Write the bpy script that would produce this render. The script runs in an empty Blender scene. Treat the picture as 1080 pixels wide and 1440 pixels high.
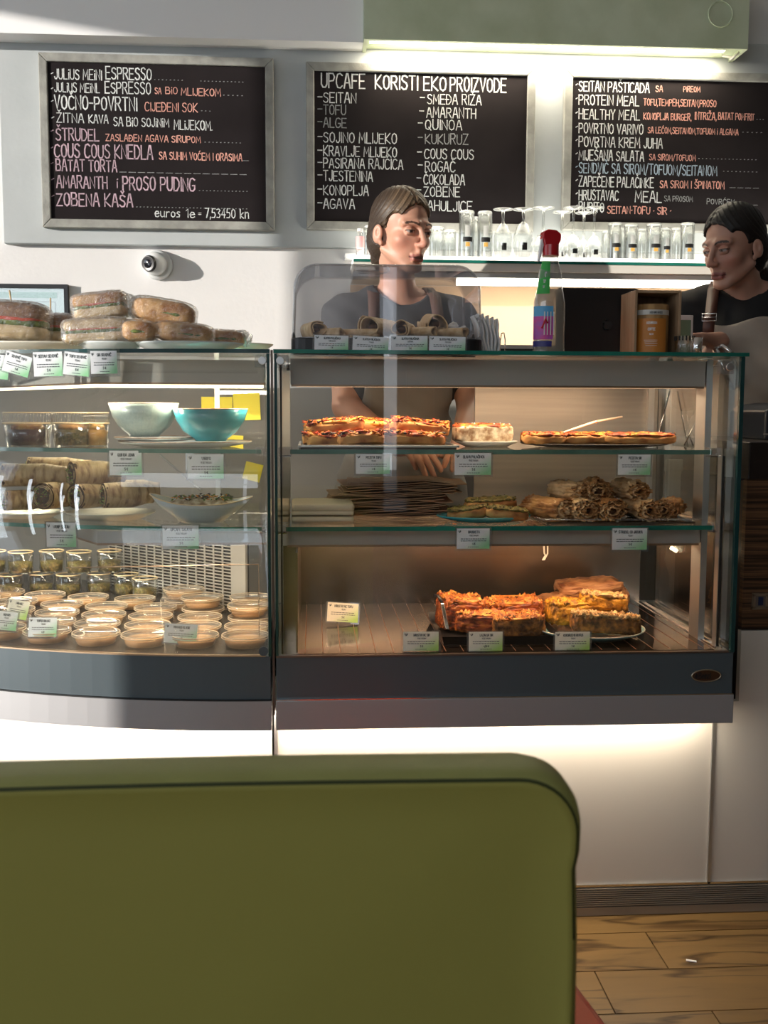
import bpy, math, random
import numpy as np
from mathutils import Vector, Matrix, noise
random.seed(7)
SC = bpy.context.scene
COL = SC.collection
PI = math.pi
# ------------------------------------------------------------------ camera
FPX = 1500.0
CAMZ = 1.18
yaw, pitch, roll = math.radians(3.8), math.radians(5.7), math.radians(0.23)
FW = Vector((math.sin(yaw)*math.cos(pitch), math.cos(yaw)*math.cos(pitch), -math.sin(pitch)))
R0 = Vector((math.cos(yaw), -math.sin(yaw), 0))
U0 = R0.cross(FW)
RT = R0*math.cos(roll) + U0*math.sin(roll)
UP = U0*math.cos(roll) - R0*math.sin(roll)
CAM = Vector((0, 0, CAMZ))
cd = bpy.data.cameras.new('camera'); cam = bpy.data.objects.new('camera', cd); COL.objects.link(cam)
cam.matrix_world = Matrix((( RT.x, UP.x, -FW.x, 0), (RT.y, UP.y, -FW.y, 0), (RT.z, UP.z, -FW.z, CAMZ), (0, 0, 0, 1)))
cd.sensor_fit = 'HORIZONTAL'; cd.sensor_width = 36; cd.lens = 36*FPX/1080
cd.clip_start = .02
cd.dof.use_dof = True; cd.dof.focus_distance = 2.5; cd.dof.aperture_fstop = 14
SC.camera = cam
# ------------------------------------------------------------------ colour, sky, lights
vs = SC.view_settings
vs.view_transform = 'Standard'; vs.look = 'None'; vs.gamma = 1; vs.use_curve_mapping = False
vs.exposure = 0.38
w = bpy.data.worlds.new('sky'); SC.world = w; w.use_nodes = True
nt = w.node_tree; nt.nodes.clear()
bg = nt.nodes.new('ShaderNodeBackground'); ow = nt.nodes.new('ShaderNodeOutputWorld')
tc = nt.nodes.new('ShaderNodeTexCoord'); sx = nt.nodes.new('ShaderNodeSeparateXYZ'); cr = nt.nodes.new('ShaderNodeValToRGB')
nt.links.new(tc.outputs['Generated'], sx.inputs[0]); nt.links.new(sx.outputs['Z'], cr.inputs[0])
cr.color_ramp.elements[0].position = 0.0; cr.color_ramp.elements[0].color = (.86, .90, .95, 1)
cr.color_ramp.elements[1].position = .7; cr.color_ramp.elements[1].color = (.55, .70, .95, 1)
nt.links.new(cr.outputs[0], bg.inputs[0]); nt.links.new(bg.outputs[0], ow.inputs[0])
bg.inputs[1].default_value = 1.8
def light(name, typ, loc, aim, energy, col, size=None, size_y=None, angle=None):
    l = bpy.data.lights.new(name, typ); o = bpy.data.objects.new(name, l); COL.objects.link(o)
    o.location = loc; l.energy = energy; l.color = col
    o.rotation_euler = (Vector(aim)).to_track_quat('-Z', 'Y').to_euler()
    if typ == 'AREA':
        l.shape = 'RECTANGLE'; l.size = size; l.size_y = size_y
    if angle is not None: l.angle = angle
    return o
SUN = light('sun', 'SUN', (-3, 0, 3), (.86, .5, -.13), 4.2, (1, .93, .84), angle=math.radians(.6))
# daylight through the glazed street front behind the viewer
light('window_light', 'AREA', (-1.9, -2.9, 2.45), (.22, 1, -.16), 27, (.86, .93, 1), 3.6, 1.1)

for y_, w_, e_ in ((.76, .30, 5.5), (.10, .07, 2.2), (-.60, .05, 1.8), (-.98, .09, 3.0)):  # added strip lights, placed to mirror as vertical streaks in the curved glass
    light('streak_light', 'AREA', (-3.38, y_, 1.0), (1, .0, 0), e_, (.84, .92, 1), w_, 1.5)

# ------------------------------------------------------------------ helpers
def P(px, py, Y):
    d = FW + RT*((px-540)/FPX) + UP*((720-py)/FPX)
    return CAM + d*(Y/d.y)
def PZ(px, py, Z):
    d = FW + RT*((px-540)/FPX) + UP*((720-py)/FPX)
    return CAM + d*((Z-CAMZ)/d.z)
def PX(px, Y, py=700): return P(px, py, Y).x
def ZY(py, Y, px=600): return P(px, py, Y).z
def wl(o):
    v = Vector((0, 0, 0))
    while o is not None: v += o.location; o = o.parent
    return v
class MB:
    def __init__(s): s.v = []; s.f = []; s.sm = []
    def add(s, vs, fs, smooth=False):
        n = len(s.v); s.v += [tuple(v) for v in vs]
        s.f += [tuple(i+n for i in f) for f in fs]; s.sm += [smooth]*len(fs); return s
    def box(s, x0, x1, y0, y1, z0, z1):
        v = [(x, y, z) for z in (z0, z1) for y in (y0, y1) for x in (x0, x1)]
        return s.add(v, [(0,2,3,1),(4,5,7,6),(0,1,5,4),(2,6,7,3),(0,4,6,2),(1,3,7,5)])
    def obox(s, c, ax, ay, az):
        c, ax, ay, az = Vector(c), Vector(ax), Vector(ay), Vector(az)
        v = [c+ax*i+ay*j+az*k for k in (-1,1) for j in (-1,1) for i in (-1,1)]
        return s.add(v, [(0,2,3,1),(4,5,7,6),(0,1,5,4),(2,6,7,3),(0,4,6,2),(1,3,7,5)])
    def prism(s, poly, z0, z1, smooth=False):      # poly of (x,y) ccw, extruded in z
        n = len(poly)
        v = [(x, y, z0) for x, y in poly]+[(x, y, z1) for x, y in poly]
        s.add(v, [tuple(reversed(range(n))), tuple(range(n, 2*n))])
        m = len(s.v)-2*n
        for i in range(n):
            j = (i+1) % n; s.f.append((m+i, m+j, m+n+j, m+n+i)); s.sm.append(smooth)
        return s
    def prismy(s, poly, y0, y1, smooth=False):     # poly of (x,z), extruded in y
        n = len(poly)
        v = [(x, y0, z) for x, z in poly]+[(x, y1, z) for x, z in poly]
        s.add(v, [tuple(range(n)), tuple(reversed(range(n, 2*n)))])
        m = len(s.v)-2*n
        for i in range(n):
            j = (i+1) % n; s.f.append((m+j, m+i, m+n+i, m+n+j)); s.sm.append(smooth)
        return s
    def tube(s, pts, r, n=8, caps=True, closed=False):
        pts = [Vector(p) for p in pts]; N = len(pts)
        rr = r if isinstance(r, (list, tuple)) else [r]*N
        up = None; rings = []
        for i, p in enumerate(pts):
            if closed: t = pts[(i+1) % N]-pts[i-1]
            else: t = pts[min(i+1, N-1)]-pts[max(i-1, 0)]
            t.normalize()
            if up is None:
                a = Vector((0,0,1)) if abs(t.z) < .9 else Vector((1,0,0))
                u = t.cross(a).normalized()
            else: u = (up-t*up.dot(t)).normalized()
            up = u; b = t.cross(u)
            rings.append([p+(u*math.cos(2*PI*k/n)+b*math.sin(2*PI*k/n))*rr[i] for k in range(n)])
        v = [q for g in rings for q in g]; f = []
        M = N if closed else N-1
        for i in range(M):
            i2 = (i+1) % N
            for k in range(n):
                k2 = (k+1) % n; f.append((i*n+k, i*n+k2, i2*n+k2, i2*n+k))
        s.add(v, f, True)
        if caps and not closed:
            m = len(s.v)-N*n
            s.f.append(tuple(m+k for k in reversed(range(n)))); s.sm.append(False)
            s.f.append(tuple(m+(N-1)*n+k for k in range(n))); s.sm.append(False)
        return s
    def cyl(s, c, r, h, n=24, r2=None, smooth=True):
        r2 = r if r2 is None else r2
        return s.lathe([(0, 0), (r, 0), (r2, h), (0, h)], c, n, smooth=smooth, sharp=True)
    def lathe(s, prof, c=(0,0,0), n=24, sx=1, sy=1, smooth=True, sharp=False):
        if sharp:
            for a, b in zip(prof, prof[1:]): s.lathe([a, b], c, n, sx, sy, smooth)
            return s
        v = []; f = []
        for r, z in prof:
            for k in range(n):
                a = 2*PI*k/n; v.append((c[0]+r*math.cos(a)*sx, c[1]+r*math.sin(a)*sy, c[2]+z))
        for i in range(len(prof)-1):
            for k in range(n):
                k2 = (k+1) % n
                f.append((i*n+k, i*n+k2, (i+1)*n+k2, (i+1)*n+k))
        return s.add(v, f, smooth)
    def blob(s, sx, sy, sz, e1=.5, e2=.5, amp=.0, freq=20, seed=0, nu=40, nv=20, c=(0,0,0), rot=0, flat=None, ridge=False, an=(1,1,1)):
        v = []; f = []
        def sp(x, e): return math.copysign(abs(x)**e, x)
        cr_, sr_ = math.cos(rot), math.sin(rot)
        off = Vector((seed*3.17, seed*1.31, seed*7.7))
        for i in range(nv+1):
            th = -PI/2+PI*i/nv
            for k in range(nu):
                ph = 2*PI*k/nu
                x = sp(math.cos(th), e1)*sp(math.cos(ph), e2); y = sp(math.cos(th), e1)*sp(math.sin(ph), e2); z = sp(math.sin(th), e1)
                q = Vector((x*sx, y*sy, z*sz))
                if amp:
                    w_ = Vector((q.x*freq*an[0], q.y*freq*an[1], q.z*freq*an[2]))+off
                    d = noise.noise(w_)+.5*noise.noise(w_*2.1)+.25*noise.noise(w_*4.3)
                    if ridge: d = .6-2*abs(noise.noise(w_))+.4*abs(noise.noise(w_*2.7))
                    nn = Vector((x/sx, y/sy, z/sz)); nn.normalize()
                    q += nn*(d*amp)
                if flat is not None and q.z < flat: q.z = flat
                v.append((c[0]+q.x*cr_-q.y*sr_, c[1]+q.x*sr_+q.y*cr_, c[2]+q.z))
        for i in range(nv):
            for k in range(nu):
                k2 = (k+1) % nu; f.append((i*nu+k, i*nu+k2, (i+1)*nu+k2, (i+1)*nu+k))
        return s.add(v, f, True)
    def xf(s, M):
        s.v = [tuple(M @ Vector(v)) for v in s.v]; return s
    def build(s, name, m, parent=None, world=False, bevel=0, shade=None):
        me = bpy.data.meshes.new(name)
        vv = s.v
        if parent is not None and world:
            o_ = wl(parent); vv = [(a-o_.x, b-o_.y, c-o_.z) for a, b, c in vv]
        me.from_pydata(vv, [], s.f)
        me.polygons.foreach_set('use_smooth', s.sm if shade is None else [shade]*len(s.f))
        for mm in (m if isinstance(m, (list, tuple)) else [m]): me.materials.append(mm)
        me.update()
        o = bpy.data.objects.new(name, me); COL.objects.link(o)
        if parent is not None: o.parent = parent
        if bevel:
            b = o.modifiers.new('bevel', 'BEVEL'); b.width = bevel; b.segments = 3; b.limit_method = 'ANGLE'; b.harden_normals = False
        return o
def thing(name, label, cat, loc=(0,0,0), rz=0, group=None):
    o = bpy.data.objects.new(name, None); COL.objects.link(o); o.location = loc; o.rotation_euler = (0, 0, rz)
    o.empty_display_size = .05
    return tag(o, label, cat, group)
def tag(o, label=None, cat=None, group=None, kind=None):
    if label: o['label'] = label
    if cat: o['category'] = cat
    if group: o['group'] = group
    if kind: o['kind'] = kind
    return o
def copy_tree(o, parent=None):
    c = o.copy(); COL.objects.link(c)
    if parent is not None: c.parent = parent
    for ch in [x for x in bpy.data.objects if x.parent == o]: copy_tree(ch, c)
    return c
# ------------------------------------------------------------------ materials
def newmat(name):
    m = bpy.data.materials.new(name); m.use_nodes = True
    return m, m.node_tree, m.node_tree.nodes['Principled BSDF']
def mat(name, c, rough=.5, metal=0, c2=None, scale=20, stretch=(1,1,1), bump=0, bscale=None, emit=0, spec=None, coat=0, sss=0, detail=4, pos=(.35,.65), trans=0, alpha=None, c3=None, det_b=4, bdist=.004, sheen=0):
    m, t, b = newmat(name); N, L = t.nodes, t.links
    b.inputs['Base Color'].default_value = (*c, 1); b.inputs['Roughness'].default_value = rough; b.inputs['Metallic'].default_value = metal
    if spec is not None: b.inputs['Specular IOR Level'].default_value = spec
    if coat: b.inputs['Coat Weight'].default_value = coat; b.inputs['Coat Roughness'].default_value = .08
    if sss: b.inputs['Subsurface Weight'].default_value = sss; b.inputs['Subsurface Radius'].default_value = (.01, .004, .002)
    if trans: b.inputs['Transmission Weight'].default_value = trans
    if alpha is not None: b.inputs['Alpha'].default_value = alpha
    if sheen: b.inputs['Sheen Weight'].default_value = sheen
    if c2 is not None or bump:
        tc = N.new('ShaderNodeTexCoord'); mp = N.new('ShaderNodeMapping'); L.new(tc.outputs['Object'], mp.inputs[0]); mp.inputs['Scale'].default_value = stretch
    if c2 is not None:
        n = N.new('ShaderNodeTexNoise'); n.inputs['Scale'].default_value = scale; n.inputs['Detail'].default_value = detail; L.new(mp.outputs[0], n.inputs[0])
        r = N.new('ShaderNodeValToRGB'); e = r.color_ramp.elements
        e[0].position = pos[0]; e[0].color = (*c, 1); e[1].position = pos[1]; e[1].color = (*c2, 1)
        if c3 is not None:
            x = e.new((pos[0]+pos[1])/2); x.color = (*c3, 1)
        L.new(n.outputs[0], r.inputs[0]); L.new(r.outputs[0], b.inputs['Base Color'])
    if bump:
        n2 = N.new('ShaderNodeTexNoise'); n2.inputs['Scale'].default_value = bscale or scale; n2.inputs['Detail'].default_value = det_b; L.new(mp.outputs[0], n2.inputs[0])
        bp = N.new('ShaderNodeBump'); bp.inputs['Strength'].default_value = bump; bp.inputs['Distance'].default_value = bdist
        L.new(n2.outputs[0], bp.inputs['Height']); L.new(bp.outputs[0], b.inputs['Normal'])
    if emit:
        b.inputs['Emission Color'].default_value = (*c, 1); b.inputs['Emission Strength'].default_value = emit
    return m
def glassmat(name, tint=(.97,.99,.98), f0=.05, power=4.0, rough=.0, gcol=(1,1,1), fmax=.9, haze=0, hazecol=(.8,.8,.8)):
    # thin pane: straight-through transparency plus a fresnel-like mirror reflection
    m = bpy.data.materials.new(name); m.use_nodes = True; t = m.node_tree; N, L = t.nodes, t.links; N.clear()
    out = N.new('ShaderNodeOutputMaterial'); tr = N.new('ShaderNodeBsdfTransparent'); gl = N.new('ShaderNodeBsdfGlossy'); mx = N.new('ShaderNodeMixShader')
    lw = N.new('ShaderNodeLayerWeight'); lw.inputs['Blend'].default_value = .5
    pw = N.new('ShaderNodeMath'); pw.operation = 'POWER'; pw.inputs[1].default_value = power
    ma = N.new('ShaderNodeMath'); ma.operation = 'MULTIPLY_ADD'; ma.inputs[1].default_value = fmax-f0; ma.inputs[2].default_value = f0
    tr.inputs[0].default_value = (*tint, 1); gl.inputs[0].default_value = (*gcol, 1); gl.inputs['Roughness'].default_value = rough
    L.new(lw.outputs['Facing'], pw.inputs[0]); L.new(pw.outputs[0], ma.inputs[0]); L.new(ma.outputs[0], mx.inputs[0])
    L.new(tr.outputs[0], mx.inputs[1]); L.new(gl.outputs[0], mx.inputs[2])
    if haze:
        df = N.new('ShaderNodeBsdfDiffuse'); df.inputs[0].default_value = (*hazecol, 1); m2 = N.new('ShaderNodeMixShader'); m2.inputs[0].default_value = haze
        L.new(mx.outputs[0], m2.inputs[1]); L.new(df.outputs[0], m2.inputs[2]); L.new(m2.outputs[0], out.inputs[0])
    else: L.new(mx.outputs[0], out.inputs[0])
    return m
def emat(name, c, s):
    m = bpy.data.materials.new(name); m.use_nodes = True; t = m.node_tree; t.nodes.clear()
    e = t.nodes.new('ShaderNodeEmission'); o = t.nodes.new('ShaderNodeOutputMaterial'); e.inputs[0].default_value = (*c, 1); e.inputs[1].default_value = s
    t.links.new(e.outputs[0], o.inputs[0]); return m
M = dict(
 wall=mat('wall_paint', (.76,.75,.75), .8, c2=(.72,.71,.71), scale=3, bump=.15, bscale=60),
 panel=mat('grey_panel_paint', (.47,.50,.51), .7, c2=(.42,.45,.46), scale=4, bump=.15, bscale=50),
 soffit=mat('soffit_paint', (.90,.90,.91), .8),
 hood=mat('green_stucco', (.50,.57,.38), .6, c2=(.62,.69,.50), scale=7, detail=6, bump=.25, bscale=12, coat=.2),
 ceil=mat('ceiling_paint', (.7,.69,.67), .9),
 white_panel=mat('white_laminate', (.64,.60,.545), .42, c2=(.61,.57,.515), scale=2),
 steel=mat('brushed_steel', (.62,.60,.57), .30, .95, c2=(.52,.50,.47), scale=6, stretch=(1,1,40), bump=.05, bscale=8),
 steel_v=mat('satin_post_steel', (.62,.62,.61), .35, .9),
 chrome=mat('chrome', (.8,.8,.8), .12, 1),
 base_dark=mat('grey_enamel', (.10,.128,.145), .32, .3),
 base_light=mat('anodised_trim', (.40,.40,.415), .42, .4),
 kick=mat('ribbed_kick_aluminium', (.36,.34,.31), .42, .6),
 black=mat('black_plastic', (.012,.012,.014), .35),
 gasket=mat('black_gasket', (.01,.01,.01), .6),
 grey=mat('header_grey', (.42,.40,.37), .45, .2),
 glass=glassmat('clear_glass', (.985,.995,.99), .035, 4.5),
 glass_side=glassmat('side_glass', (.93,.96,.95), .12, 3.0),
 glass_curved=glassmat('curved_front_glass', (.975,.99,.985), .08, 3.5),
 glass_edge=mat('green_glass_edge', (.01,.12,.09), .12, c2=(.02,.22,.16), scale=9, coat=.5),
 glass_edge_dark=mat('dark_glass_edge', (.012,.05,.05), .15, coat=.5),
 acrylic=glassmat('clear_acrylic', (.92,.92,.93), .07, 1.8, fmax=.85, gcol=(.95,.97,1), haze=.06, hazecol=(.75,.76,.8)),
 plastic=glassmat('clear_plastic', (.90,.90,.89), .07, 2.0, rough=.08, fmax=.7),
 tumbler=glassmat('glassware', (.90,.91,.90), .10, 1.6, rough=.03, fmax=.8),
 led=emat('warm_led', (1,.80,.50), 4),
 led_amber=emat('amber_led', (1,.62,.34), 3),
 led_white=emat('white_led', (1,.92,.76), 9),
 shelf_led=emat('shelf_light_panel', (1,.95,.84), 2.6),
 board=mat('chalkboard', (.014,.011,.012), .85, c2=(.020,.016,.017), scale=5, spec=.12),
 frame=mat('grey_washed_wood', (.36,.36,.33), .7, c2=(.25,.25,.23), scale=7, stretch=(3,3,3), bump=.3, bscale=40),
 chalk=mat('white_chalk_ink', (.78,.80,.80), .9, c2=(.5,.52,.52), scale=60),
 chalk_dim=mat('faint_chalk_ink', (.36,.37,.38), .9, c2=(.24,.25,.25), scale=60),
 chalk_pink=mat('pink_chalk_ink', (.60,.42,.50), .9, c2=(.36,.27,.31), scale=60),
 chalk_orange=mat('salmon_chalk_ink', (.82,.42,.34), .9, c2=(.62,.3,.25), scale=60),
 chalk_blue=mat('blue_chalk_ink', (.42,.52,.62), .9, c2=(.3,.38,.46), scale=60),
 leather=mat('green_leather', (.33,.305,.07), .62, c2=(.35,.325,.078), scale=3, spec=.25, bump=.12, bscale=260, bdist=.001),
 leather_top=mat('green_leather_gusset', (.30,.30,.09), .5, c2=(.32,.325,.10), scale=30, bump=.3, bscale=240, bdist=.001),
 thread=mat('dark_green_thread', (.035,.045,.008), .7),
 red=mat('red_orange_leather', (.55,.06,.02), .45),
 concrete=mat('street_paving', (.28,.27,.26), .9, c2=(.22,.21,.2), scale=2),
)
# ------------------------------------------------------------------ setting
def struct(o, kind='structure'): o['kind'] = kind; return o
YW = 3.5           # rear wall
YP = YW-.035       # face of the grey panel on it
YF = 2.2           # plane of the case fronts
fl = struct(MB().box(-3.5, 3.6, -4.0, 3.7, -.05, -.006).build('floor', mat('floor_screed', (.16,.11,.06), .6)))
def plankmat():
    m, t, b = newmat('wood_look_tile'); N, L = t.nodes, t.links
    tc = N.new('ShaderNodeTexCoord'); oi = N.new('ShaderNodeObjectInfo'); mp = N.new('ShaderNodeMapping'); mp.inputs['Scale'].default_value = (1.3, 9, 1)
    ad = N.new('ShaderNodeVectorMath'); ad.operation = 'MULTIPLY_ADD'; ad.inputs[1].default_value = (1,1,1)
    cx = N.new('ShaderNodeCombineXYZ'); mu = N.new('ShaderNodeMath'); mu.operation = 'MULTIPLY'; mu.inputs[1].default_value = 37
    L.new(oi.outputs['Random'], mu.inputs[0]); L.new(mu.outputs[0], cx.inputs[0]); L.new(mu.outputs[0], cx.inputs[1])
    L.new(tc.outputs['Object'], ad.inputs[0]); L.new(cx.outputs[0], ad.inputs[2]); L.new(ad.outputs[0], mp.inputs[0])
    n = N.new('ShaderNodeTexNoise'); n.inputs['Scale'].default_value = 2.2; n.inputs['Detail'].default_value = 6; n.inputs['Distortion'].default_value = .6; L.new(mp.outputs[0], n.inputs[0])
    r = N.new('ShaderNodeValToRGB'); e = r.color_ramp.elements
    e[0].position = .30; e[0].color = (.125,.065,.022,1); e[1].position = .62; e[1].color = (.27,.155,.053,1)
    x = e.new(.44); x.color = (.24,.14,.05,1)
    L.new(n.outputs[0], r.inputs[0])
    w_ = N.new('ShaderNodeTexNoise'); w_.inputs['Scale'].default_value = 1.1; w_.inputs['Detail'].default_value = 3; w_.inputs['Distortion'].default_value = .3; L.new(mp.outputs[0], w_.inputs[0])
    r2 = N.new('ShaderNodeValToRGB'); e = r2.color_ramp.elements
    e[0].position = .475; e[0].color = (1,1,1,1); e[1].position = .52; e[1].color = (1,1,1,1); y = e.new(.5); y.color = (.22,.18,.15,1)
    L.new(w_.outputs[0], r2.inputs[0])
    mx = N.new('ShaderNodeMixRGB'); mx.blend_type = 'MULTIPLY'; mx.inputs[0].default_value = .85
    L.new(r.outputs[0], mx.inputs[1]); L.new(r2.outputs[0], mx.inputs[2]); L.new(mx.outputs[0], b.inputs['Base Color'])
    b.inputs['Roughness'].default_value = .42
    return m
M['plank'] = plankmat()
PW, PL = .158, .90
pm = MB().box(0, PL-.003, 0, PW-.003, -.006, 0).build('plank', M['plank'], fl)
first = True
xj = PZ(941, 1362, 0); row0 = xj.y   # a joint at the back row
for j in range(-1, 23):
    y = row0-PW*j
    if j == 0: offx = xj.x
    elif j == 1: offx = PZ(837, 1366, 0).x
    elif j == 2: offx = PZ(1003, 1423, 0).x
    else: offx = random.uniform(0, PL)
    k0 = int(math.floor((-3.4-offx)/PL))
    for k in range(k0, k0+9):
        x = offx+k*PL
        if x < -3.6 or x > 3.3 : continue
        o = pm if first else pm.copy()
        if not first: COL.objects.link(o)
        first = False
        o.location = (x, y, 0)
struct(MB().box(-3.5, 3.6, YW, YW+.15, 0, 3.3).build('wall_back', M['wall']))
struct(MB().box(-3.5, 3.6, -4, YW, 3.1, 3.25).build('ceiling', M['ceil']))
M['wall_low_bounce'] = mat('brown_wall', (.20,.14,.09), .6)  # dark tone chosen to cut bounced light from the unseen right-hand walls
struct(MB().box(3.5, 3.65, -4, YW, 0, 3.1).build('wall_right', M['wall_low_bounce']))
lw_ = struct(MB().box(-3.65, -3.5, 1.25, 1.42, 0, 3.1).box(-3.65, -3.5, -4, .35, 0, 3.1).box(-3.65, -3.5, .35, 1.25, 0, .6).box(-3.65, -3.5, .35, 1.25, 2.4, 3.1).box(-3.65, -3.5, .35, 1.25, 1.2, 1.6).box(-3.65, -3.5, 1.42, YW, 0, 1.75).box(-3.65, -3.5, 1.42, YW, 2.75, 3.1).build('wall_left', M['wall']))  # unseen left wall, its openings and rail shaped to steer the sun
for y_, w_ in ((.10, .07), (-.60, .05), (-.98, .09)):  # made-up frames around the added streak lights, set on solid wall
    struct(MB().box(-3.5, -3.40, y_-w_/2-.04, y_-w_/2, .2, 1.8).box(-3.5, -3.40, y_+w_/2, y_+w_/2+.04, .2, 1.8).box(-3.5, -3.40, y_-w_/2, y_+w_/2, 1.76, 1.8).box(-3.5, -3.40, y_-w_/2, y_+w_/2, .2, .24).build('streak_light_frame', M['base_dark']))
struct(MB().box(.75, 3.6, -4.2, -4.08, 0, 3.1).build('wall_front_shade', M['wall_low_bounce']))  # unseen wall piece added to darken the right side
# street front: mullions and a sill
wf = struct(thing('window_1', None, None, (0, -4, 0)))
mbx = MB()
for x in (-3.5, -2.3, -1.75, -.6, .5, 1.0, 2.2, 3.5): mbx.box(x-.05, x+.05, -4.06, -3.94, 0, 3.1)
mbx.build('mullion', M['base_dark'], wf, True)
MB().box(-3.5, 3.5, -4.08, -3.92, 0, .35).box(-3.5, 3.5, -4.06, -3.94, 2.3, 2.4).build('transom', M['base_dark'], wf, True)
for i_, (x0_, x1_, h_, c_) in enumerate(((-16, -9, 7, (.16,.12,.09)), (-8.2, -4.4, 6, (.10,.075,.06)), (-4.1, -1.9, 5, (.05,.07,.03)), (-1.55, .9, 6.5, (.14,.11,.09)), (1.2, 4.6, 5.5, (.09,.075,.065)), (5.2, 12, 7, (.13,.11,.10)))):  # unseen street blocks added to darken reflections, with gaps for sky streaks
    struct(MB().box(x0_, x1_, -11, -9.5, -.1, h_).box(x0_+.3, x0_+.8, -9.5, -9.45, .6, 2.4).build('backdrop_facade', mat('backdrop_facade_%d' % i_, c_, .8)))
struct(MB().box(-18, 18, -16, -4.1, -.12, -.05).build('ground', M['concrete']))

struct(MB().box(-3.5, PX(497, 3.4, 370)-.01, YW-.012, YW, 0, 1.235).build('wall_shade_sheet', mat('wall_shade_tone', (.40,.385,.36), .6)))  # darker sheet puts the shade of the lower wall into its colour
# rear wall furniture: grey panel, soffit, green hood
gp = MB().box(PX(16, YP), 2.2, YP, YW, ZY(350, YP), ZY(49, YP)).build('trim_1', M['panel'], bevel=.003); struct(gp)
struct(MB().box(-3.5, PX(511, 3.38, 30), 3.38, YW, ZY(54, 3.38, 300), 3.1).build('trim_2', M['soffit']))
hx0, hx1 = PX(512, 3.34, 30), PX(1053, 3.34, 30); hz = ZY(62, 3.34, 780)
hood = thing('extractor_hood', 'long pale green plastered wall box with glowing light under it', 'wall box', ((hx0+hx1)/2, YW, hz))
MB().box(hx0, hx1, 3.34, YW-.001, hz+.012, 3.0).build('hood_body', M['hood'], hood, True)
MB().box(hx0, hx1, 3.34, 3.355, hz, hz+.012).box(hx0, hx0+.012, 3.355, YW-.002, hz, hz+.012).box(hx1-.012, hx1, 3.355, YW-.002, hz, hz+.012).build('lower_lip', M['hood'], hood, True)
q = P(1013, 20, 3.34)
MB().tube([(q.x+.038*math.cos(a), 3.337, q.z+.038*math.sin(a)) for a in [k*PI/16 for k in range(32)]], .0022, 5, closed=True).build('round_cover', M['hood'], hood, True)
MB().box(hx0+.02, hx1-.06, 3.37, 3.39, hz+.004, hz+.0118).build('light_strip', M['led_white'], hood, True)
MB().tube([(hx1-.05,3.42,hz+.005),(hx1-.02,3.40,hz-.008),(hx1-.035,3.39,hz-.016),(hx1-.01,3.38,hz+.004)], .004, 5).build('cable', M['white_panel'], hood, True)
light('hood_lamp', 'AREA', ((hx0+hx1)/2-.02, 3.41, hz-.004), (0, .25, -1), 5.2, (1,.86,.66), hx1-hx0-.1, .05)

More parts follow.
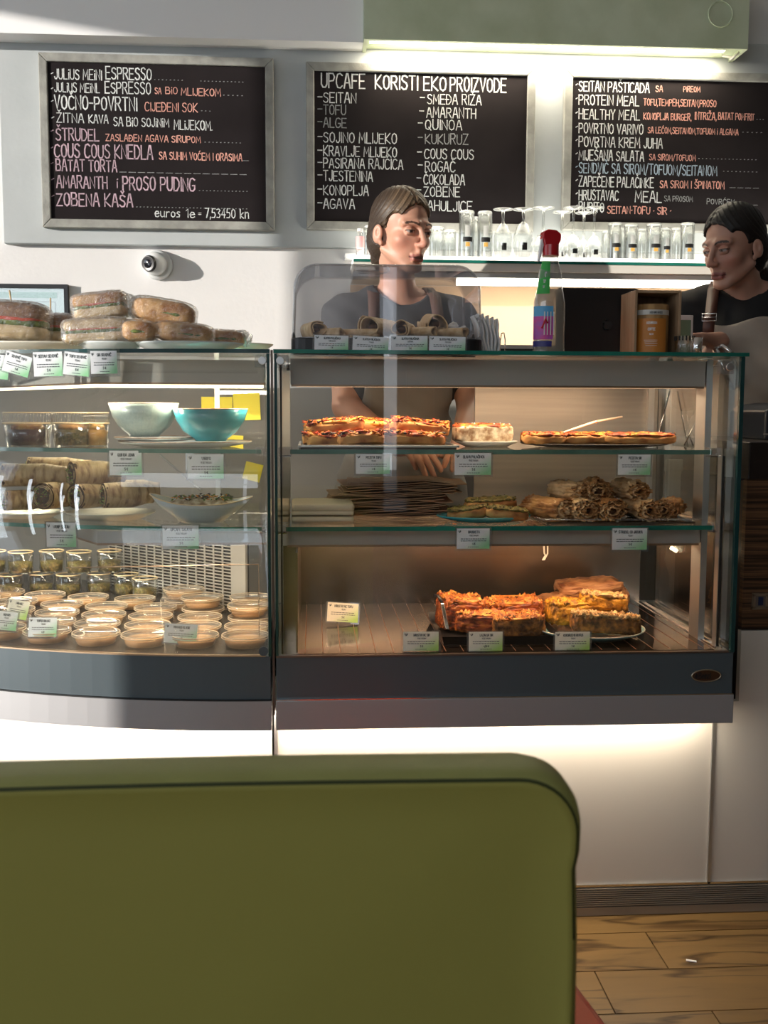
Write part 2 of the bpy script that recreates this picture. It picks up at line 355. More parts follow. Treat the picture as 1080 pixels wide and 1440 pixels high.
# ------------------------------------------------------------------ stroke lettering
G = {
'A':[[(0,0),(1.6,6),(2.4,6),(4,0)],[(.7,2.2),(3.3,2.2)]],'B':[[(0,0),(0,6),(2.6,6),(3.4,5),(3,3.4),(0,3.1)],[(3,3.3),(4,2),(3.4,.2),(0,0)]],
'C':[[(3.8,5.2),(2.4,6),(.8,5.6),(0,3.6),(0,1.8),(.9,.2),(2.6,0),(3.8,.9)]],'D':[[(0,0),(0,6),(2.2,5.8),(3.8,4),(3.8,2),(2.2,.1),(0,0)]],
'E':[[(3.5,6),(0,6),(0,0),(3.6,0)],[(0,3.1),(2.9,3.1)]],'F':[[(3.5,6),(0,6),(0,0)],[(0,3.2),(2.8,3.2)]],
'G':[[(3.8,5.2),(2.4,6),(.8,5.6),(0,3.6),(0,1.8),(.9,.2),(2.6,0),(3.8,1),(3.8,2.6),(2.2,2.6)]],'H':[[(0,0),(0,6)],[(3.6,0),(3.6,6)],[(0,3),(3.6,3)]],
'I':[[(.3,0),(.3,6)]],'J':[[(2.6,6),(2.6,1.2),(1.6,0),(.5,.2),(0,1.4)]],'K':[[(0,0),(0,6)],[(3.6,6),(0,2.6),(3.8,0)]],'L':[[(0,6),(0,0),(3.2,0)]],
'M':[[(0,0),(.4,6),(2.3,1.8),(4.2,6),(4.6,0)]],'N':[[(0,0),(0,6),(3.6,0),(3.6,6)]],'O':[[(1.9,6),(.5,5.2),(0,3),(.5,.8),(1.9,0),(3.3,.8),(3.8,3),(3.3,5.2),(1.9,6)]],
'P':[[(0,0),(0,6),(2.7,6),(3.7,4.6),(2.9,3),(0,2.7)]],'Q':[[(1.9,6),(.5,5.2),(0,3),(.5,.8),(1.9,0),(3.3,.8),(3.8,3),(3.3,5.2),(1.9,6)],[(2.4,1.4),(4,-.4)]],
'R':[[(0,0),(0,6),(2.7,6),(3.6,4.8),(2.9,3.3),(0,3)],[(1.6,3.1),(3.8,0)]],'S':[[(3.5,5.2),(2.2,6),(.6,5.6),(.2,4.2),(1.4,3.3),(2.8,2.8),(3.6,1.6),(2.8,.2),(1.2,0),(0,.9)]],
'T':[[(0,6),(3.8,6)],[(1.9,6),(1.9,0)]],'U':[[(0,6),(0,1.4),(1,.1),(2.6,.1),(3.6,1.4),(3.6,6)]],'V':[[(0,6),(1.8,0),(3.7,6)]],'W':[[(0,6),(1.2,0),(2.4,4),(3.6,0),(4.8,6)]],
'X':[[(0,0),(3.6,6)],[(0,6),(3.6,0)]],'Y':[[(0,6),(1.8,3),(3.6,6)],[(1.8,3),(1.8,0)]],'Z':[[(0,6),(3.6,6),(0,0),(3.8,0)]],
'-':[[(0,3),(2.2,3)]],'.':[[(0,0),(.35,.1)]],',':[[(.4,.4),(0,-1)]],'/':[[(0,-.6),(2.6,6.4)]],'€':[[(3.8,5.2),(2.4,6),(.8,5.2),(.3,3),(.9,.6),(2.6,0),(3.8,.9)],[(-.3,3.6),(2.6,3.6)],[(-.3,2.4),(2.6,2.4)]],'*':[[(.3,2.6),(.7,3.4)]],'·':[[(.2,2.7),(.8,3.1)]],'=':[[(0,2),(2.6,2)],[(0,3.8),(2.6,3.8)]],'_':[[(0,0),(3.4,.1)]],
'0':[[(1.6,6),(.3,5),(0,3),(.3,1),(1.6,0),(2.9,1),(3.2,3),(2.9,5),(1.6,6)]],'1':[[(0,4.8),(1.2,6),(1.2,0)]],'2':[[(0,5),(1.2,6),(2.8,5.6),(2.8,4),(0,0),(3.2,0)]],'3':[[(0,5.6),(1.8,6),(3,5),(1.4,3.2),(3.1,2),(2.2,.1),(0,.3)]],'4':[[(2.4,0),(2.4,6),(0,2),(3.4,2)]],
'5':[[(3,6),(.4,6),(.2,3.5),(2.2,3.6),(3.1,2),(2.2,.2),(0,.2)]],'6':[[(2.8,6),(.6,4),(0,2),(1,.1),(2.6,.3),(3,2),(1.8,3.2),(.2,2.4)]],'7':[[(0,6),(3,6),(1,0)]],'8':[[(1.6,6),(.3,5),(1.6,3.2),(3,1.4),(1.6,0),(.1,1.4),(1.6,3.2),(2.9,5),(1.6,6)]],'9':[[(2.8,4),(1.2,3),(.1,4.4),(1.4,6),(2.8,5),(2.6,0)]],
'e':[[(.1,2),(3,2.4),(2.4,3.9),(1,4),(0,2.4),(.6,.3),(2,0),(3,.7)]],'u':[[(0,4),(0,1),(1,0),(2.6,.8),(2.8,4)],[(2.8,1),(3,0)]],'r':[[(0,4),(0,0)],[(0,2.8),(1.2,4),(2.2,3.8)]],'o':[[(1.4,4),(.2,3),(.2,1),(1.4,0),(2.8,1),(2.8,3),(1.4,4)]],
's':[[(2.4,3.7),(1,4),(.3,3),(2.2,1.6),(2,.2),(0,.2)]],'k':[[(0,6),(0,0)],[(2.2,3.8),(0,1.8),(2.6,0)]],'n':[[(0,4),(0,0)],[(0,3),(1.4,4),(2.4,3.4),(2.6,0)]],'i':[[(.3,4),(.3,0)],[(.3,5.4),(.4,5.8)]],
'a':[[(2.6,3.6),(1,4),(0,2),(.8,0),(2.4,1)],[(2.6,4),(2.7,0)]],'d':[[(2.6,3.6),(1,4),(0,2),(.8,0),(2.4,1)],[(2.6,6),(2.7,0)]],'z':[[(0,4),(2.6,4),(0,0),(2.8,0)]],'l':[[(.3,6),(.3,0)]],'c':[[(2.6,3.6),(1,4),(0,2),(.8,0),(2.6,.5)]],'f':[[(2.2,6),(.8,5.6),(.8,0)],[(0,3.6),(2,3.6)]],'B2':[],
}
ACC = {'Č':'C','Š':'S','Ž':'Z','č':'c','Ć':'C','Đ':'D','ö':'o'}
def stroke_text(mb, txt, x, z, h, wf=.62, th=.09, y=0, jit=.25, drift=0, rnd=None):
    """flat pen strokes in the XZ plane facing -Y, returns the end x"""
    rnd = rnd or random.Random(hash(len(txt)*31+ord(txt[0])) & 0xffff)
    u = h/6; x0 = x
    for ch in txt:
        if ch == ' ': x += 2.6*u*wf; continue
        g = G.get(ACC.get(ch, ch))
        if g is None: g = G.get(ch.upper(), G['-'])
        strokes = list(g)
        if ch in 'ČŠŽč': strokes = strokes+[[(1,8),(1.9,6.9),(2.9,8)]]
        if ch == 'Ć': strokes = strokes+[[(1.6,6.8),(2.7,8)]]
        if ch == 'Đ': strokes = strokes+[[(-.8,3),(1.8,3)]]
        wmax = max(p[0] for s_ in g for p in s_)
        sc = 1+rnd.uniform(-.06, .06)*jit*4; dz = rnd.uniform(-.25, .25)*jit*u
        for s_ in strokes:
            pts = [Vector((x+(a+rnd.uniform(-.12,.12)*jit)*u*wf, 0, z+dz+(b*sc+rnd.uniform(-.12,.12)*jit)*u+drift*(x-x0))) for a, b in s_]
            t = th*h*rnd.uniform(.85, 1.15)/2
            n = len(pts); vs_ = []
            for i, p in enumerate(pts):
                a = (pts[i]-pts[i-1]).normalized() if i else None
                b = (pts[i+1]-pts[i]).normalized() if i < n-1 else None
                d = (a+b) if (a is not None and b is not None) else (a if a is not None else b)
                if d.length < 1e-4: d = a
                d.normalize(); nn = Vector((-d.z, 0, d.x))
                k = 1.0
                if a is not None and b is not None: k = min(1.6, 1/max(.5, abs(nn.dot(Vector((-a.z,0,a.x))))))
                e = Vector((0,0,0))
                if i == 0: e = -d*t*.8
                if i == n-1: e = d*t*.8
                for sgn in (1, -1):
                    q = p+e+nn*t*k*sgn; vs_.append((q.x, y, q.z))
            mb.add(vs_, [(2*i, 2*i+1, 2*i+3, 2*i+2) for i in range(n-1)])
        x += (wmax+1.25)*u*wf
    return x
def text_width(txt, h, wf):
    u = h/6; x = 0
    for ch in txt:
        if ch == ' ': x += 2.6*u*wf; continue
        g = G.get(ACC.get(ch, ch)) or G.get(ch.upper(), G['-'])
        x += (max(p[0] for s_ in g for p in s_)+1.25)*u*wf
    return x-1.25*u*wf

# ------------------------------------------------------------------ chalkboards
YB = YP-.028
def chalkboard(x0, x1, y0, y1, label, rows):
    a = P(x0, y0, YB); b = P(x1, y1, YB)
    X0, X1, Z1, Z0 = a.x, b.x, a.z, b.z
    t = thing('chalkboard', label, 'menu board', ((X0+X1)/2, YP, Z0), 0, 'framed chalkboards on the back wall')
    fw = .026
    MB().box(X0+fw*.6, X1-fw*.6, YB+.008, YP-.001, Z0+fw*.6, Z1-fw*.6).build('writing_surface', M['board'], t, True)
    for (p, q, r, s) in (((X0,Z1),(X1,Z1),(X1-fw,Z1-fw),(X0+fw,Z1-fw)), ((X1,Z1),(X1,Z0),(X1-fw,Z0+fw),(X1-fw,Z1-fw)), ((X1,Z0),(X0,Z0),(X0+fw,Z0+fw),(X1-fw,Z0+fw)), ((X0,Z0),(X0,Z1),(X0+fw,Z1-fw),(X0+fw,Z0+fw))):
        MB().prismy([s, r, q, p], YB, YP-.0005).build('frame_rail', M['frame'], t, True, bevel=.003)
    for (items) in rows:                  # each row: list of (text, px, py_baseline, px height, width px or None, colour)
        for (txt, px, py, hp, px2, mt) in items:
            p = P(px, py, YB+.008); h = (P(px, py-hp, YB+.008).z-p.z)*.92
            wd = (P(px2, py, YB+.008).x-p.x)*.97
            wf = wd/max(1e-5, text_width(txt, h, 1.0))
            m_ = MB(); stroke_text(m_, txt, p.x, p.z, h, wf, th=.10 if hp > 11 else .115, y=YB+.0072, drift=-.003, rnd=random.Random(int(px*7+py)))
            m_.build('lettering', M[mt], t, True)
    return t
C, CD, CP, CO, CB_ = 'chalk', 'chalk_dim', 'chalk_pink', 'chalk_orange', 'chalk_blue'
def dots(x0, x1, y): return ('.'*max(3, int((x1-x0)/5)), x0, y, 8, x1, CD)
chalkboard(53, 386, 73, 324, 'leftmost of the three chalkboards, coffee and cake menu with a euro rate at the bottom', [
 [('*', 70, 109, 13, 75, C), ('JULiUS MEiNl', 77, 111, 15, 145, C), ('ESPRESSO', 149, 111, 18, 215, C), dots(217, 258, 112), dots(282, 344, 114)],
 [('*', 70, 130, 13, 75, C), ('JULiUS MEiNL', 77, 129, 14, 142, C), ('ESPRESSO', 148, 131, 17, 214, C), ('SA', 218, 132, 9, 227, CO), ('BiO', 233, 132, 10, 250, CO), ('MLIJEKOM', 255, 134, 11, 312, CO), dots(314, 342, 134)],
 [('*', 70, 148, 13, 75, C), ('VOČNO-POVRTNI', 77, 153, 20, 196, C), ('CIJEĐENI SOK', 204, 156, 13, 280, CO), dots(283, 296, 156)],
 [('*', 71, 171, 13, 76, C), ('ŽITNA', 80, 172, 14, 119, C), ('KAVA', 125, 173, 13, 153, C), ('SA BiO SOJiNiM', 160, 177, 13, 240, C), ('MLiJEKOM.', 245, 182, 14, 300, C)],
 [('*', 70, 190, 13, 75, CP), ('ŠTRUDEL', 79, 197, 18, 141, CP), ('ZASLAĐEN AGAVA SIRUPOM', 149, 198, 10, 286, CO), dots(288, 340, 200)],
 [('*', 70, 213, 13, 75, CP), ('COUS COUS KNEDLA', 77, 221, 20, 219, CP), ('SA SUHIM VOĆEM I ORASIMA', 224, 224, 11, 344, CO), ('_', 340, 226, 5, 350, CD)],
 [('*', 70, 235, 13, 75, CP), ('BATAT TORTA', 79, 240, 17, 167, CP), ('_'*14, 168, 242, 7, 352, CD)],
 [('*', 71, 258, 13, 76, CP), ('AMARANTH', 80, 264, 18, 153, CP), ('i', 163, 264, 14, 166, CP), ('PROSO PUDING', 173, 267, 20, 277, CP), dots(280, 350, 268)],
 [('*', 71, 281, 13, 76, CP), ('ZOBENA KAŠA', 80, 289, 19, 190, CP), dots(192, 352, 291)],
 [('euros', 218, 305, 13, 254, C), ('1e', 262, 306, 13, 274, C), ('=', 279, 304, 8, 283, C), ('7,53450', 289, 306, 14, 332, C), ('kn', 338, 307, 14, 350, C)],
])
r2 = []
r2.append([('UPCAFE', 452, 123, 21, 515, C), ('KORISTI', 528, 125, 21, 589, C), ('EKO', 596, 127, 21, 628, C), ('PROIZVODE', 633, 128, 21, 714, C)])
for t_, x2, y_, mt_ in (('SEITAN', 502, 144, C), ('TOFU', 487, 161, CD), ('ALGE', 488, 179, CD), ('SOJINO MLIJEKO', 561, 200, C), ('KRAVLJE MLIJEKO', 561, 219, C), ('PASIRANA RAJČICA', 570, 236, C), ('TJESTENINA', 526, 254, C), ('KONOPLJA', 520, 274, C), ('AGAVA', 500, 293, C)):
    r2.append([('-', 447, y_-1, 15, 453, mt_), (t_, 455, y_, 15, x2, mt_)])
for t_, x1, x2, y_, mt_ in (('SMEĐA RIŽA', 601, 679, 146, C), ('AMARANTH', 600, 671, 165, C), ('QUINOA', 598, 651, 182, C), ('KUKURUZ', 598, 660, 202, CD), ('COUS COUS', 597, 668, 223, C), ('ROGAČ', 598, 641, 241, C), ('ČOKOLADA', 596, 655, 259, C), ('ZOBENE', 596, 648, 276, C), ('PAHULJICE', 592, 666, 296, C)):
    r2.append([('-', x1-10, y_-2, 15, x1-4, mt_), (t_, x1, y_, 15, x2, mt_)])
chalkboard(430, 750, 86, 327, 'middle chalkboard behind the fair-haired woman listing organic ingredients in two columns', r2)
r3 = []
for t_, x2, y_, mt_, ex in (('SEITAN PAŠTICADA', 916, 128, C, [('SA', 922, 129, 9, 932, CO), ('PIREOM', 961, 129, 8, 985, CO)]),
 ('PROTEIN MEAL', 901, 147, C, [('TOFU,TEMPEH,SEITAN,PROSO', 905, 148, 10, 1010, CO)]),
 ('HEALTHY MEAL', 902, 167, C, [('KONOPLJA BURGER,', 905, 168, 10, 974, CO), ('INTRiŽA,', 977, 168, 11, 1008, CO), ('BATAT POMFRIT', 1010, 168, 10, 1062, CO), dots(1064, 1074, 168)]),
 ('POVRTNO VARIVO', 907, 187, C, [('SA LEĆOM,SEITANOM,TOFUOM i ALGAMA', 911, 187, 9, 1042, CO), dots(1044, 1072, 186)]),
 ('POVRTNA KREM JUHA', 935, 206, C, []),
 ('MIJEŠANA SALATA', 908, 225, C, [('SA SIROM/TOFUOM', 913, 225, 9, 980, CO), dots(982, 1066, 223)]),
 ('SENDVIČ SA SIROM/TOFUOM/SEITANOM', 1014, 243, CB_, [dots(1017, 1066, 241)]),
 ('ZAPEČENE PALAČINKE', 922, 262, C, [('SA SIROM I ŠPINATOM', 928, 264, 11, 1021, CO), ('_'*4, 1026, 264, 6, 1068, CD)]),
 ('HRUSTAVAC', 871, 281, C, [('MEAL', 893, 284, 16, 931, C), ('SA PROSOM', 934, 283, 8, 975, CD), ('POVRĆEM', 994, 287, 8, 1034, CD), ('_'*4, 1036, 288, 6, 1066, CD)]),
 ('BURITO', 850, 298, C, [('SEITAN·TOFU · SIR ·', 854, 300, 11, 946, CO)])):
    r3.append([('*', 808, y_-3, 13, 812, mt_), (t_, 814, y_, 15, x2, mt_)]+ex)
chalkboard(795, 1128, 96, 328, 'rightmost chalkboard above the dark-haired woman listing hot meals with salmon notes', r3)

# ------------------------------------------------------------------ counter body under the cases
cx_l, cx_m, cx_r = PX(388, 2.33, 1050), PX(1002, 2.33, 1130), 2.1
zt = .508
ctr = thing('counter', 'long white counter front with steel seams and ribbed kick plate', 'counter', (.4, 2.6, 0))
YC = 2.34
zk = ZY(1243, YC, 940)
def arcY(X, off=0):     # y of the corner unit front
    xr = PX(378, YF)
    return YF+off+(max(0, xr-X)**2)/(2*1.58)*(1+((xr-X)/1.58)**2*.25)
# curved left panel
N_ = 24; xs = [PX(384, YC)-i*(1.12/N_) for i in range(N_+1)]
def curved(mb, x0, x1, off, z0, z1, t, n=24):
    fr = [(x0+(x1-x0)*i/n, arcY(x0+(x1-x0)*i/n, off)) for i in range(n+1)]
    bk = [(a, b+t) for a, b in reversed(fr)]
    return mb.prism(fr+bk, z0, z1)
XL0, XL1 = -1.15, PX(378, YF)
m_ = curved(MB(), XL0, XL1-.002, .135, zk+.004, zt, .03); m_.build('front_panel', M['white_panel'], ctr, True)
MB().box(cx_l+.004, cx_m-.004, YC, YC+.02, zk+.004, zt).build('front_panel', M['white_panel'], ctr, True)
MB().box(cx_l-.004, cx_l+.004, YC-.004, YC+.015, zk, zt).build('seam_strip', M['steel_v'], ctr, True)
MB().box(XL1, cx_m, YC-.004, YC+.02, zk-.001, zk+.004).build('bottom_trim', M['chrome'], ctr, True)
nr = 9; zk0 = .002
for i in range(nr):
    z0 = zk0+.022+(zk-.004-zk0-.022)*i/nr; z1 = zk0+.022+(zk-.004-zk0-.022)*(i+1)/nr
    m = MB(); x0_, x1_ = XL1, cx_m; ym = YC-.006
    m.add([(x0_, YC+.004, z0), (x1_, YC+.004, z0), (x0_, ym, z0+(z1-z0)*.35), (x1_, ym, z0+(z1-z0)*.35), (x0_, ym, z1-(z1-z0)*.15), (x1_, ym, z1-(z1-z0)*.15), (x0_, YC+.004, z1), (x1_, YC+.004, z1)],
          [(0,1,3,2),(2,3,5,4),(4,5,7,6)])
    m.build('kick_rib', M['kick'], ctr, True)
MB().box(XL1, cx_m, YC+.002, YC+.02, zk0, zk-.002).box(XL1, cx_m, YC-.004, YC+.004, zk0, zk0+.02).build('kick_plate', M['kick'], ctr, True)
curved(MB(), XL0, XL1-.001, .145, .002, zk, .02).build('kick_plate', M['kick'], ctr, True)
# carcass
MB().box(XL1+.01, cx_m, YC+.022, 2.75, .0, .5).build('carcass', M['black'], ctr, True)
# raised bar with zebrano front, right of the case
bar = thing('bar_counter', 'raised bar section with striped zebrano wood front right of glass case', 'counter', (1.4, YC, 0))
def zebmat():
    m, t, b = newmat('zebrano'); N, L = t.nodes, t.links
    tc = N.new('ShaderNodeTexCoord'); mp = N.new('ShaderNodeMapping'); mp.inputs['Scale'].default_value = (.8, .8, 55); L.new(tc.outputs['Object'], mp.inputs[0])
    n = N.new('ShaderNodeTexNoise'); n.inputs['Scale'].default_value = 2.4; n.inputs['Detail'].default_value = 5; n.inputs['Roughness'].default_value = .7; L.new(mp.outputs[0], n.inputs[0])
    r = N.new('ShaderNodeValToRGB'); e = r.color_ramp.elements; e[0].position = .40; e[0].color = (.012,.006,.003,1); e[1].position = .60; e[1].color = (.17,.085,.04,1); x = e.new(.5); x.color = (.07,.033,.016,1)
    L.new(n.outputs[0], r.inputs[0]); L.new(r.outputs[0], b.inputs['Base Color']); b.inputs['Roughness'].default_value = .4
    return m
M['zeb'] = zebmat()
bx0 = PX(1046, YC, 800);
MB().box(cx_m+.004, cx_r, YC, YC+.02, zk+.004, .506).box(bx0, cx_r, YC, YC+.02, .506, ZY(885, YC, 1055)-.003).build('front_panel', M['white_panel'], bar, True)
MB().box(cx_m-.0035, cx_m+.004, YC-.004, YC+.015, zk, .506).build('seam_strip', M['steel_v'], bar, True)
MB().box(cx_m, cx_r, YC-.004, YC+.02, zk-.001, zk+.004).build('bottom_trim', M['chrome'], bar, True)
for i in range(nr):
    z0 = zk0+.022+(zk-.004-zk0-.022)*i/nr; z1 = zk0+.022+(zk-.004-zk0-.022)*(i+1)/nr
    m = MB(); x0_, x1_ = cx_m, cx_r; ym = YC-.006
    m.add([(x0_, YC+.004, z0), (x1_, YC+.004, z0), (x0_, ym, z0+(z1-z0)*.35), (x1_, ym, z0+(z1-z0)*.35), (x0_, ym, z1-(z1-z0)*.15), (x1_, ym, z1-(z1-z0)*.15), (x0_, YC+.004, z1), (x1_, YC+.004, z1)],
          [(0,1,3,2),(2,3,5,4),(4,5,7,6)])
    m.build('kick_rib', M['kick'], bar, True)
MB().box(cx_m, cx_r, YC+.002, YC+.02, zk0, zk-.002).box(cx_m, cx_r, YC-.004, YC+.004, zk0, zk0+.02).build('kick_plate', M['kick'], bar, True)
MB().box(cx_m+.01, cx_r, YC+.022, 2.75, .0, .5).build('plinth', M['black'], bar, True)
bzt = ZY(622, YC, 1060)
MB().box(bx0, cx_r, YC, YC+.02, ZY(885, YC, 1055), ZY(674, YC, 1060)).build('front_panel', M['zeb'], bar, True)
MB().box(bx0, cx_r, YC-.006, 2.85, ZY(674, YC, 1060), bzt).build('worktop', mat('dark_stone_top', (.018,.012,.011), .3, c2=(.04,.03,.028), scale=300, pos=(.62,.7)), bar, True, bevel=.002)
MB().box(bx0, cx_r, YC+.02, 2.8, .505, ZY(676, YC, 1060)).build('carcass', M['black'], bar, True)
sk = P(1068, 845, YC); s_ = .0155
skt = thing('wall_socket', 'small square steel socket on the zebrano wood front', 'socket', (sk.x, YC-.004, sk.z))
m = MB(); 
for a, b, c, d in ((-s_-.003, s_+.003, s_-.003, s_+.003), (-s_-.003, s_+.003, -s_-.003, -s_+.003), (-s_-.003, -s_+.003, -s_, s_), (s_-.003, s_+.003, -s_, s_)): m.box(a, b, -.004, .0035, c, d)
m.build('cover_frame', mat('champagne_steel', (.45,.38,.3), .35, .8), skt)
MB().box(-s_+.003, s_-.003, -.001, .0035, -s_+.003, s_-.003).build('insert', mat('socket_grey', (.14,.11,.09), .5), skt)
MB().box(-.005, .006, -.003, -.001, -.009, .010).build('blue_switch', mat('socket_blue', (.01,.02,.07), .4), skt)

# ------------------------------------------------------------------ foreground chair
YCH = .76
cxr = PX(815, YCH, 1300); ctop = ZY(1095, YCH, 500); cw = .70; cx0 = cxr-cw
ch = thing('chair', 'olive green leather chair back in the foreground, out of focus', 'chair', ((cxr+cx0)/2, YCH+.2, 0))
def chair_profile(off, n=10, r=.042):
    pts = []
    x0, x1, z1 = cx0+off, cxr-off, ctop-off
    z0 = .40
    pts += [(x0, z0), (x1+.002, z0), (x1+.001, ctop-.13)]
    pts += [(x1-.001, ctop-.075), (x1+.0015, ctop-.062)]
    for i in range(n+1):
        a = PI/2*i/n; pts.append((x1-r+math.cos(a)*(r+.002), z1-r+math.sin(a)*r))
    for i in range(1, 12): 
        f = i/12; pts.append((x1-r+(x0+r-x1+r)*f, z1+.003*math.sin(PI*f)-.004*f))
    for i in range(n+1):
        a = PI/2+PI/2*i/n; pts.append((x0+r+math.cos(a)*r, z1-.004-r+math.sin(a)*r))
    return pts
def chair_loft(mb, layers):
    prs = [chair_profile(o) for o, y in layers]; n = len(prs[0]); v = []
    for (o, y), pr in zip(layers, prs): v += [(x, YCH+y, z) for x, z in pr]
    f = []
    for l in range(len(layers)-1):
        for i in range(n):
            j = (i+1) % n; f.append((l*n+i, l*n+j, (l+1)*n+j, (l+1)*n+i))
    mb.add(v, f, True); return n
m = MB(); n = chair_loft(m, [(.0105, .002), (.0065, .0), (.0045, .003)])
# rear face as a slightly padded grid: fan to the centre keeps it cheap
pr = chair_profile(.0105); cxm = (cx0+cxr)/2
for k in range(1, 9):
    f = 1-k/8.0; base = len(m.v)
    m.v += [(cxm+(x-cxm)*f, YCH+.002-.010*(1-f*f), .66+(z-.66)*f) for x, z in pr]
    prev = base-n if k > 1 else 0
    for i in range(n):
        j = (i+1) % n; m.f.append((prev+j, prev+i, base+i, base+j)); m.sm.append(True)
m.build('back_panel', M['leather'], ch, True)
m = MB(); chair_loft(m, [(.0045, .004), (.001, .007), (-.001, .02), (-.001, .045), (.003, .062), (.012, .068)])
pr = chair_profile(.012)
m.add([(x, YCH+.068, z) for x, z in pr], [tuple(range(len(pr)))])
m.build('gusset', M['leather_top'], ch, True)
pp = chair_profile(.0055)[2:-1]
MB().tube([(x, YCH+.0035, z) for x, z in pp], .0022, 6).build('seam', M['thread'], ch, True)
m = MB(); acc = 0; last = None
for (a, b), (c, d) in zip(pp, pp[1:]):
    L_ = math.hypot(c-a, d-b); k = int(L_/.008)
    for i in range(max(1, k)):
        f0, f1 = (i+.1)/max(1, k), (i+.65)/max(1, k)
        m.tube([(a+(c-a)*f0, YCH+.013, b+(d-b)*f0+.0015), (a+(c-a)*f1, YCH+.013, b+(d-b)*f1+.0015)], .0008, 4)
tag(m.build('stitching', M['thread'], ch, True), kind='stuff')
MB().box(cx0+.01, cxr-.012, YCH+.03, YCH+.42, .38, .455).build('seat', M['leather'], ch, True, bevel=.02)
for x in (cx0+.04, cxr-.06):
    for y in (YCH+.05, YCH+.38): MB().tube([(x, y, .0), (x, y, .39)], .014, 10).build('leg', M['black'], ch, True)
pf = thing('pouf', 'red-orange leather pouf seat peeking out beside the green chair', 'stool', (.1, 1.42, 0))
p0 = PZ(822, 1398, .46); p1 = PZ(850, 1440, .46)
MB().prism([(-.05, 1.28), (p1.x+.012, p1.y-.03), (p0.x-.0, p0.y+.02), (p0.x-.05, 1.62), (-.05, 1.62)], .04, .46).build('cushion', M['red'], pf, True, bevel=.012)
for x in (.0, .26):
    for y in (1.33, 1.57): MB().tube([(x, y, 0), (x, y, .05)], .018, 10).build('foot', M['black'], pf, True)
q = PZ(972, 1352, 0)
MB().obox((q.x, q.y, .0015), (.010,-.004,0), (.001,.003,0), (0,0,.0008)).build('paper_scrap', M['soffit'])
tag(bpy.data.objects['paper_scrap'], 'tiny white paper scrap lying on the floor tiles', 'scrap')
# ------------------------------------------------------------------ heated display case (right)
X0, X1 = PX(387, YF, 700), PX(1040, YF, 708)
ZT = ZY(493.5, YF, 700); ZB = ZY(921, YF, 700); ZM = ZY(980, YF, 700); ZL = ZY(1021, YF, 700)
YK = 2.78; GT = .008
ZD = ZB+.004                      # deck surface
case = thing('display_case', 'heated glass display case with pizza and pies, right of the curved one', 'display case', ((X0+X1)/2, 2.5, ZL))
MB().box(X0, X1, YF+.002, 2.82, ZM, ZB).build('base_panel', M['base_dark'], case, True, bevel=.002)
MB().box(X0-.001, X1+.001, YF-.006, YF+.05, ZL, ZM-.001).box(X0, X1, YF+.05, 2.82, ZL, ZM-.001).build('base_trim', M['base_light'], case, True, bevel=.0015)
MB().box(X0-.001, X1, YF-.004, YF+.004, ZM-.0015, ZM+.0015).build('trim_line', M['chrome'], case, True)
MB().box(X0, X1-.012, YF-.002, YF+.012, ZB-.0005, ZB+.003).build('front_sill', mat('sill_bronze', (.22,.17,.14), .3, .8), case, True)
DX0, DX1 = PX(419, 2.22, 900), PX(1003, 2.22, 900)
deck_m = mat('black_glass_deck', (.012,.009,.008), .10)
deck_m.node_tree.nodes['Principled BSDF'].inputs['IOR'].default_value = 1.25
MB().box(DX0, DX1, YF+.012, YK, ZB, ZD).build('heated_deck', deck_m, case, True)
m_hl = mat('deck_line', (.20,.085,.04), .4)
k = 0; x = DX0+.015
hl = None
while x < DX1-.01:
    if hl is None: hl = MB().box(-.0009, .0009, 0, YK-YF-.03, 0, .0004).build('deck_line', m_hl, case)
    else: h2 = hl.copy(); COL.objects.link(h2); hl2 = h2
    (hl if x < DX0+.02 else h2).location = Vector((x, YF+.02, ZD))-case.location
    x += .0375
M['back_steel'] = mat('warm_back_steel', (.46,.39,.33), .24, 1, c2=(.38,.32,.27), scale=2.5, stretch=(1,1,3), bump=.04, bscale=5, bdist=.01)
zh1 = ZY(768, 2.31, 700); zh0 = ZY(746, 2.31, 700)
MB().box(DX0-.005, DX1+.01, YK, YK+.01, ZB, zh0).build('back_panel', M['back_steel'], case, True)
MB().box(X0+.012, DX0, YF+.13, YF+.14, ZD, zh1).box(DX0-.004, DX0, YF+.02, YK, ZD, zh1).build('side_panel', M['back_steel'], case, True)
MB().box(X0+.012, DX0, YF+.012, YK, ZB, ZD).build('side_sill', M['back_steel'], case, True)
MB().box(DX1, X1-.01, YF+.012, YK, ZB, ZD-.001).build('side_sill', M['steel_v'], case, True)
MB().box(DX1+.003, DX1+.007, YF+.02, YK-.02, ZD-.001, ZD+.004).box(DX1+.018, DX1+.021, YF+.02, YK-.02, ZD-.001, ZD+.004).build('side_rail', M['chrome'], case, True)
# glass
MB().box(X0+.001, X1-.001, YF, YF+.006, ZB, ZT-GT-.0005).build('front_pane', M['glass'], case, True)
MB().box(X1-.007, X1-.001, YF+.0065, 2.80, ZB, ZT-GT-.0005).build('side_pane', M['glass_side'], case, True)
MB().box(X0+.001, X0+.007, YF+.0065, 2.80, ZB, ZT-GT-.0005).build('side_pane', M['glass_side'], case, True)
MB().box(X0-.002, X1+.007, YF-.004, 2.82, ZT-GT, ZT).build('top_pane', glassmat('top_glass', (.93,.965,.95), .05, 4), case, True)
MB().box(X0-.002, X1+.007, YF-.0048, YF-.0038, ZT-GT, ZT).box(X1+.0068, X1+.0078, YF-.004, 2.82, ZT-GT, ZT).build('top_pane_edge', M['glass_edge'], case, True)
MB().box(X1-.008, X1+.0005, YF-.001, YF+.0095, ZB, ZT-GT-.0005).build('corner_edge', M['glass_edge_dark'], case, True)
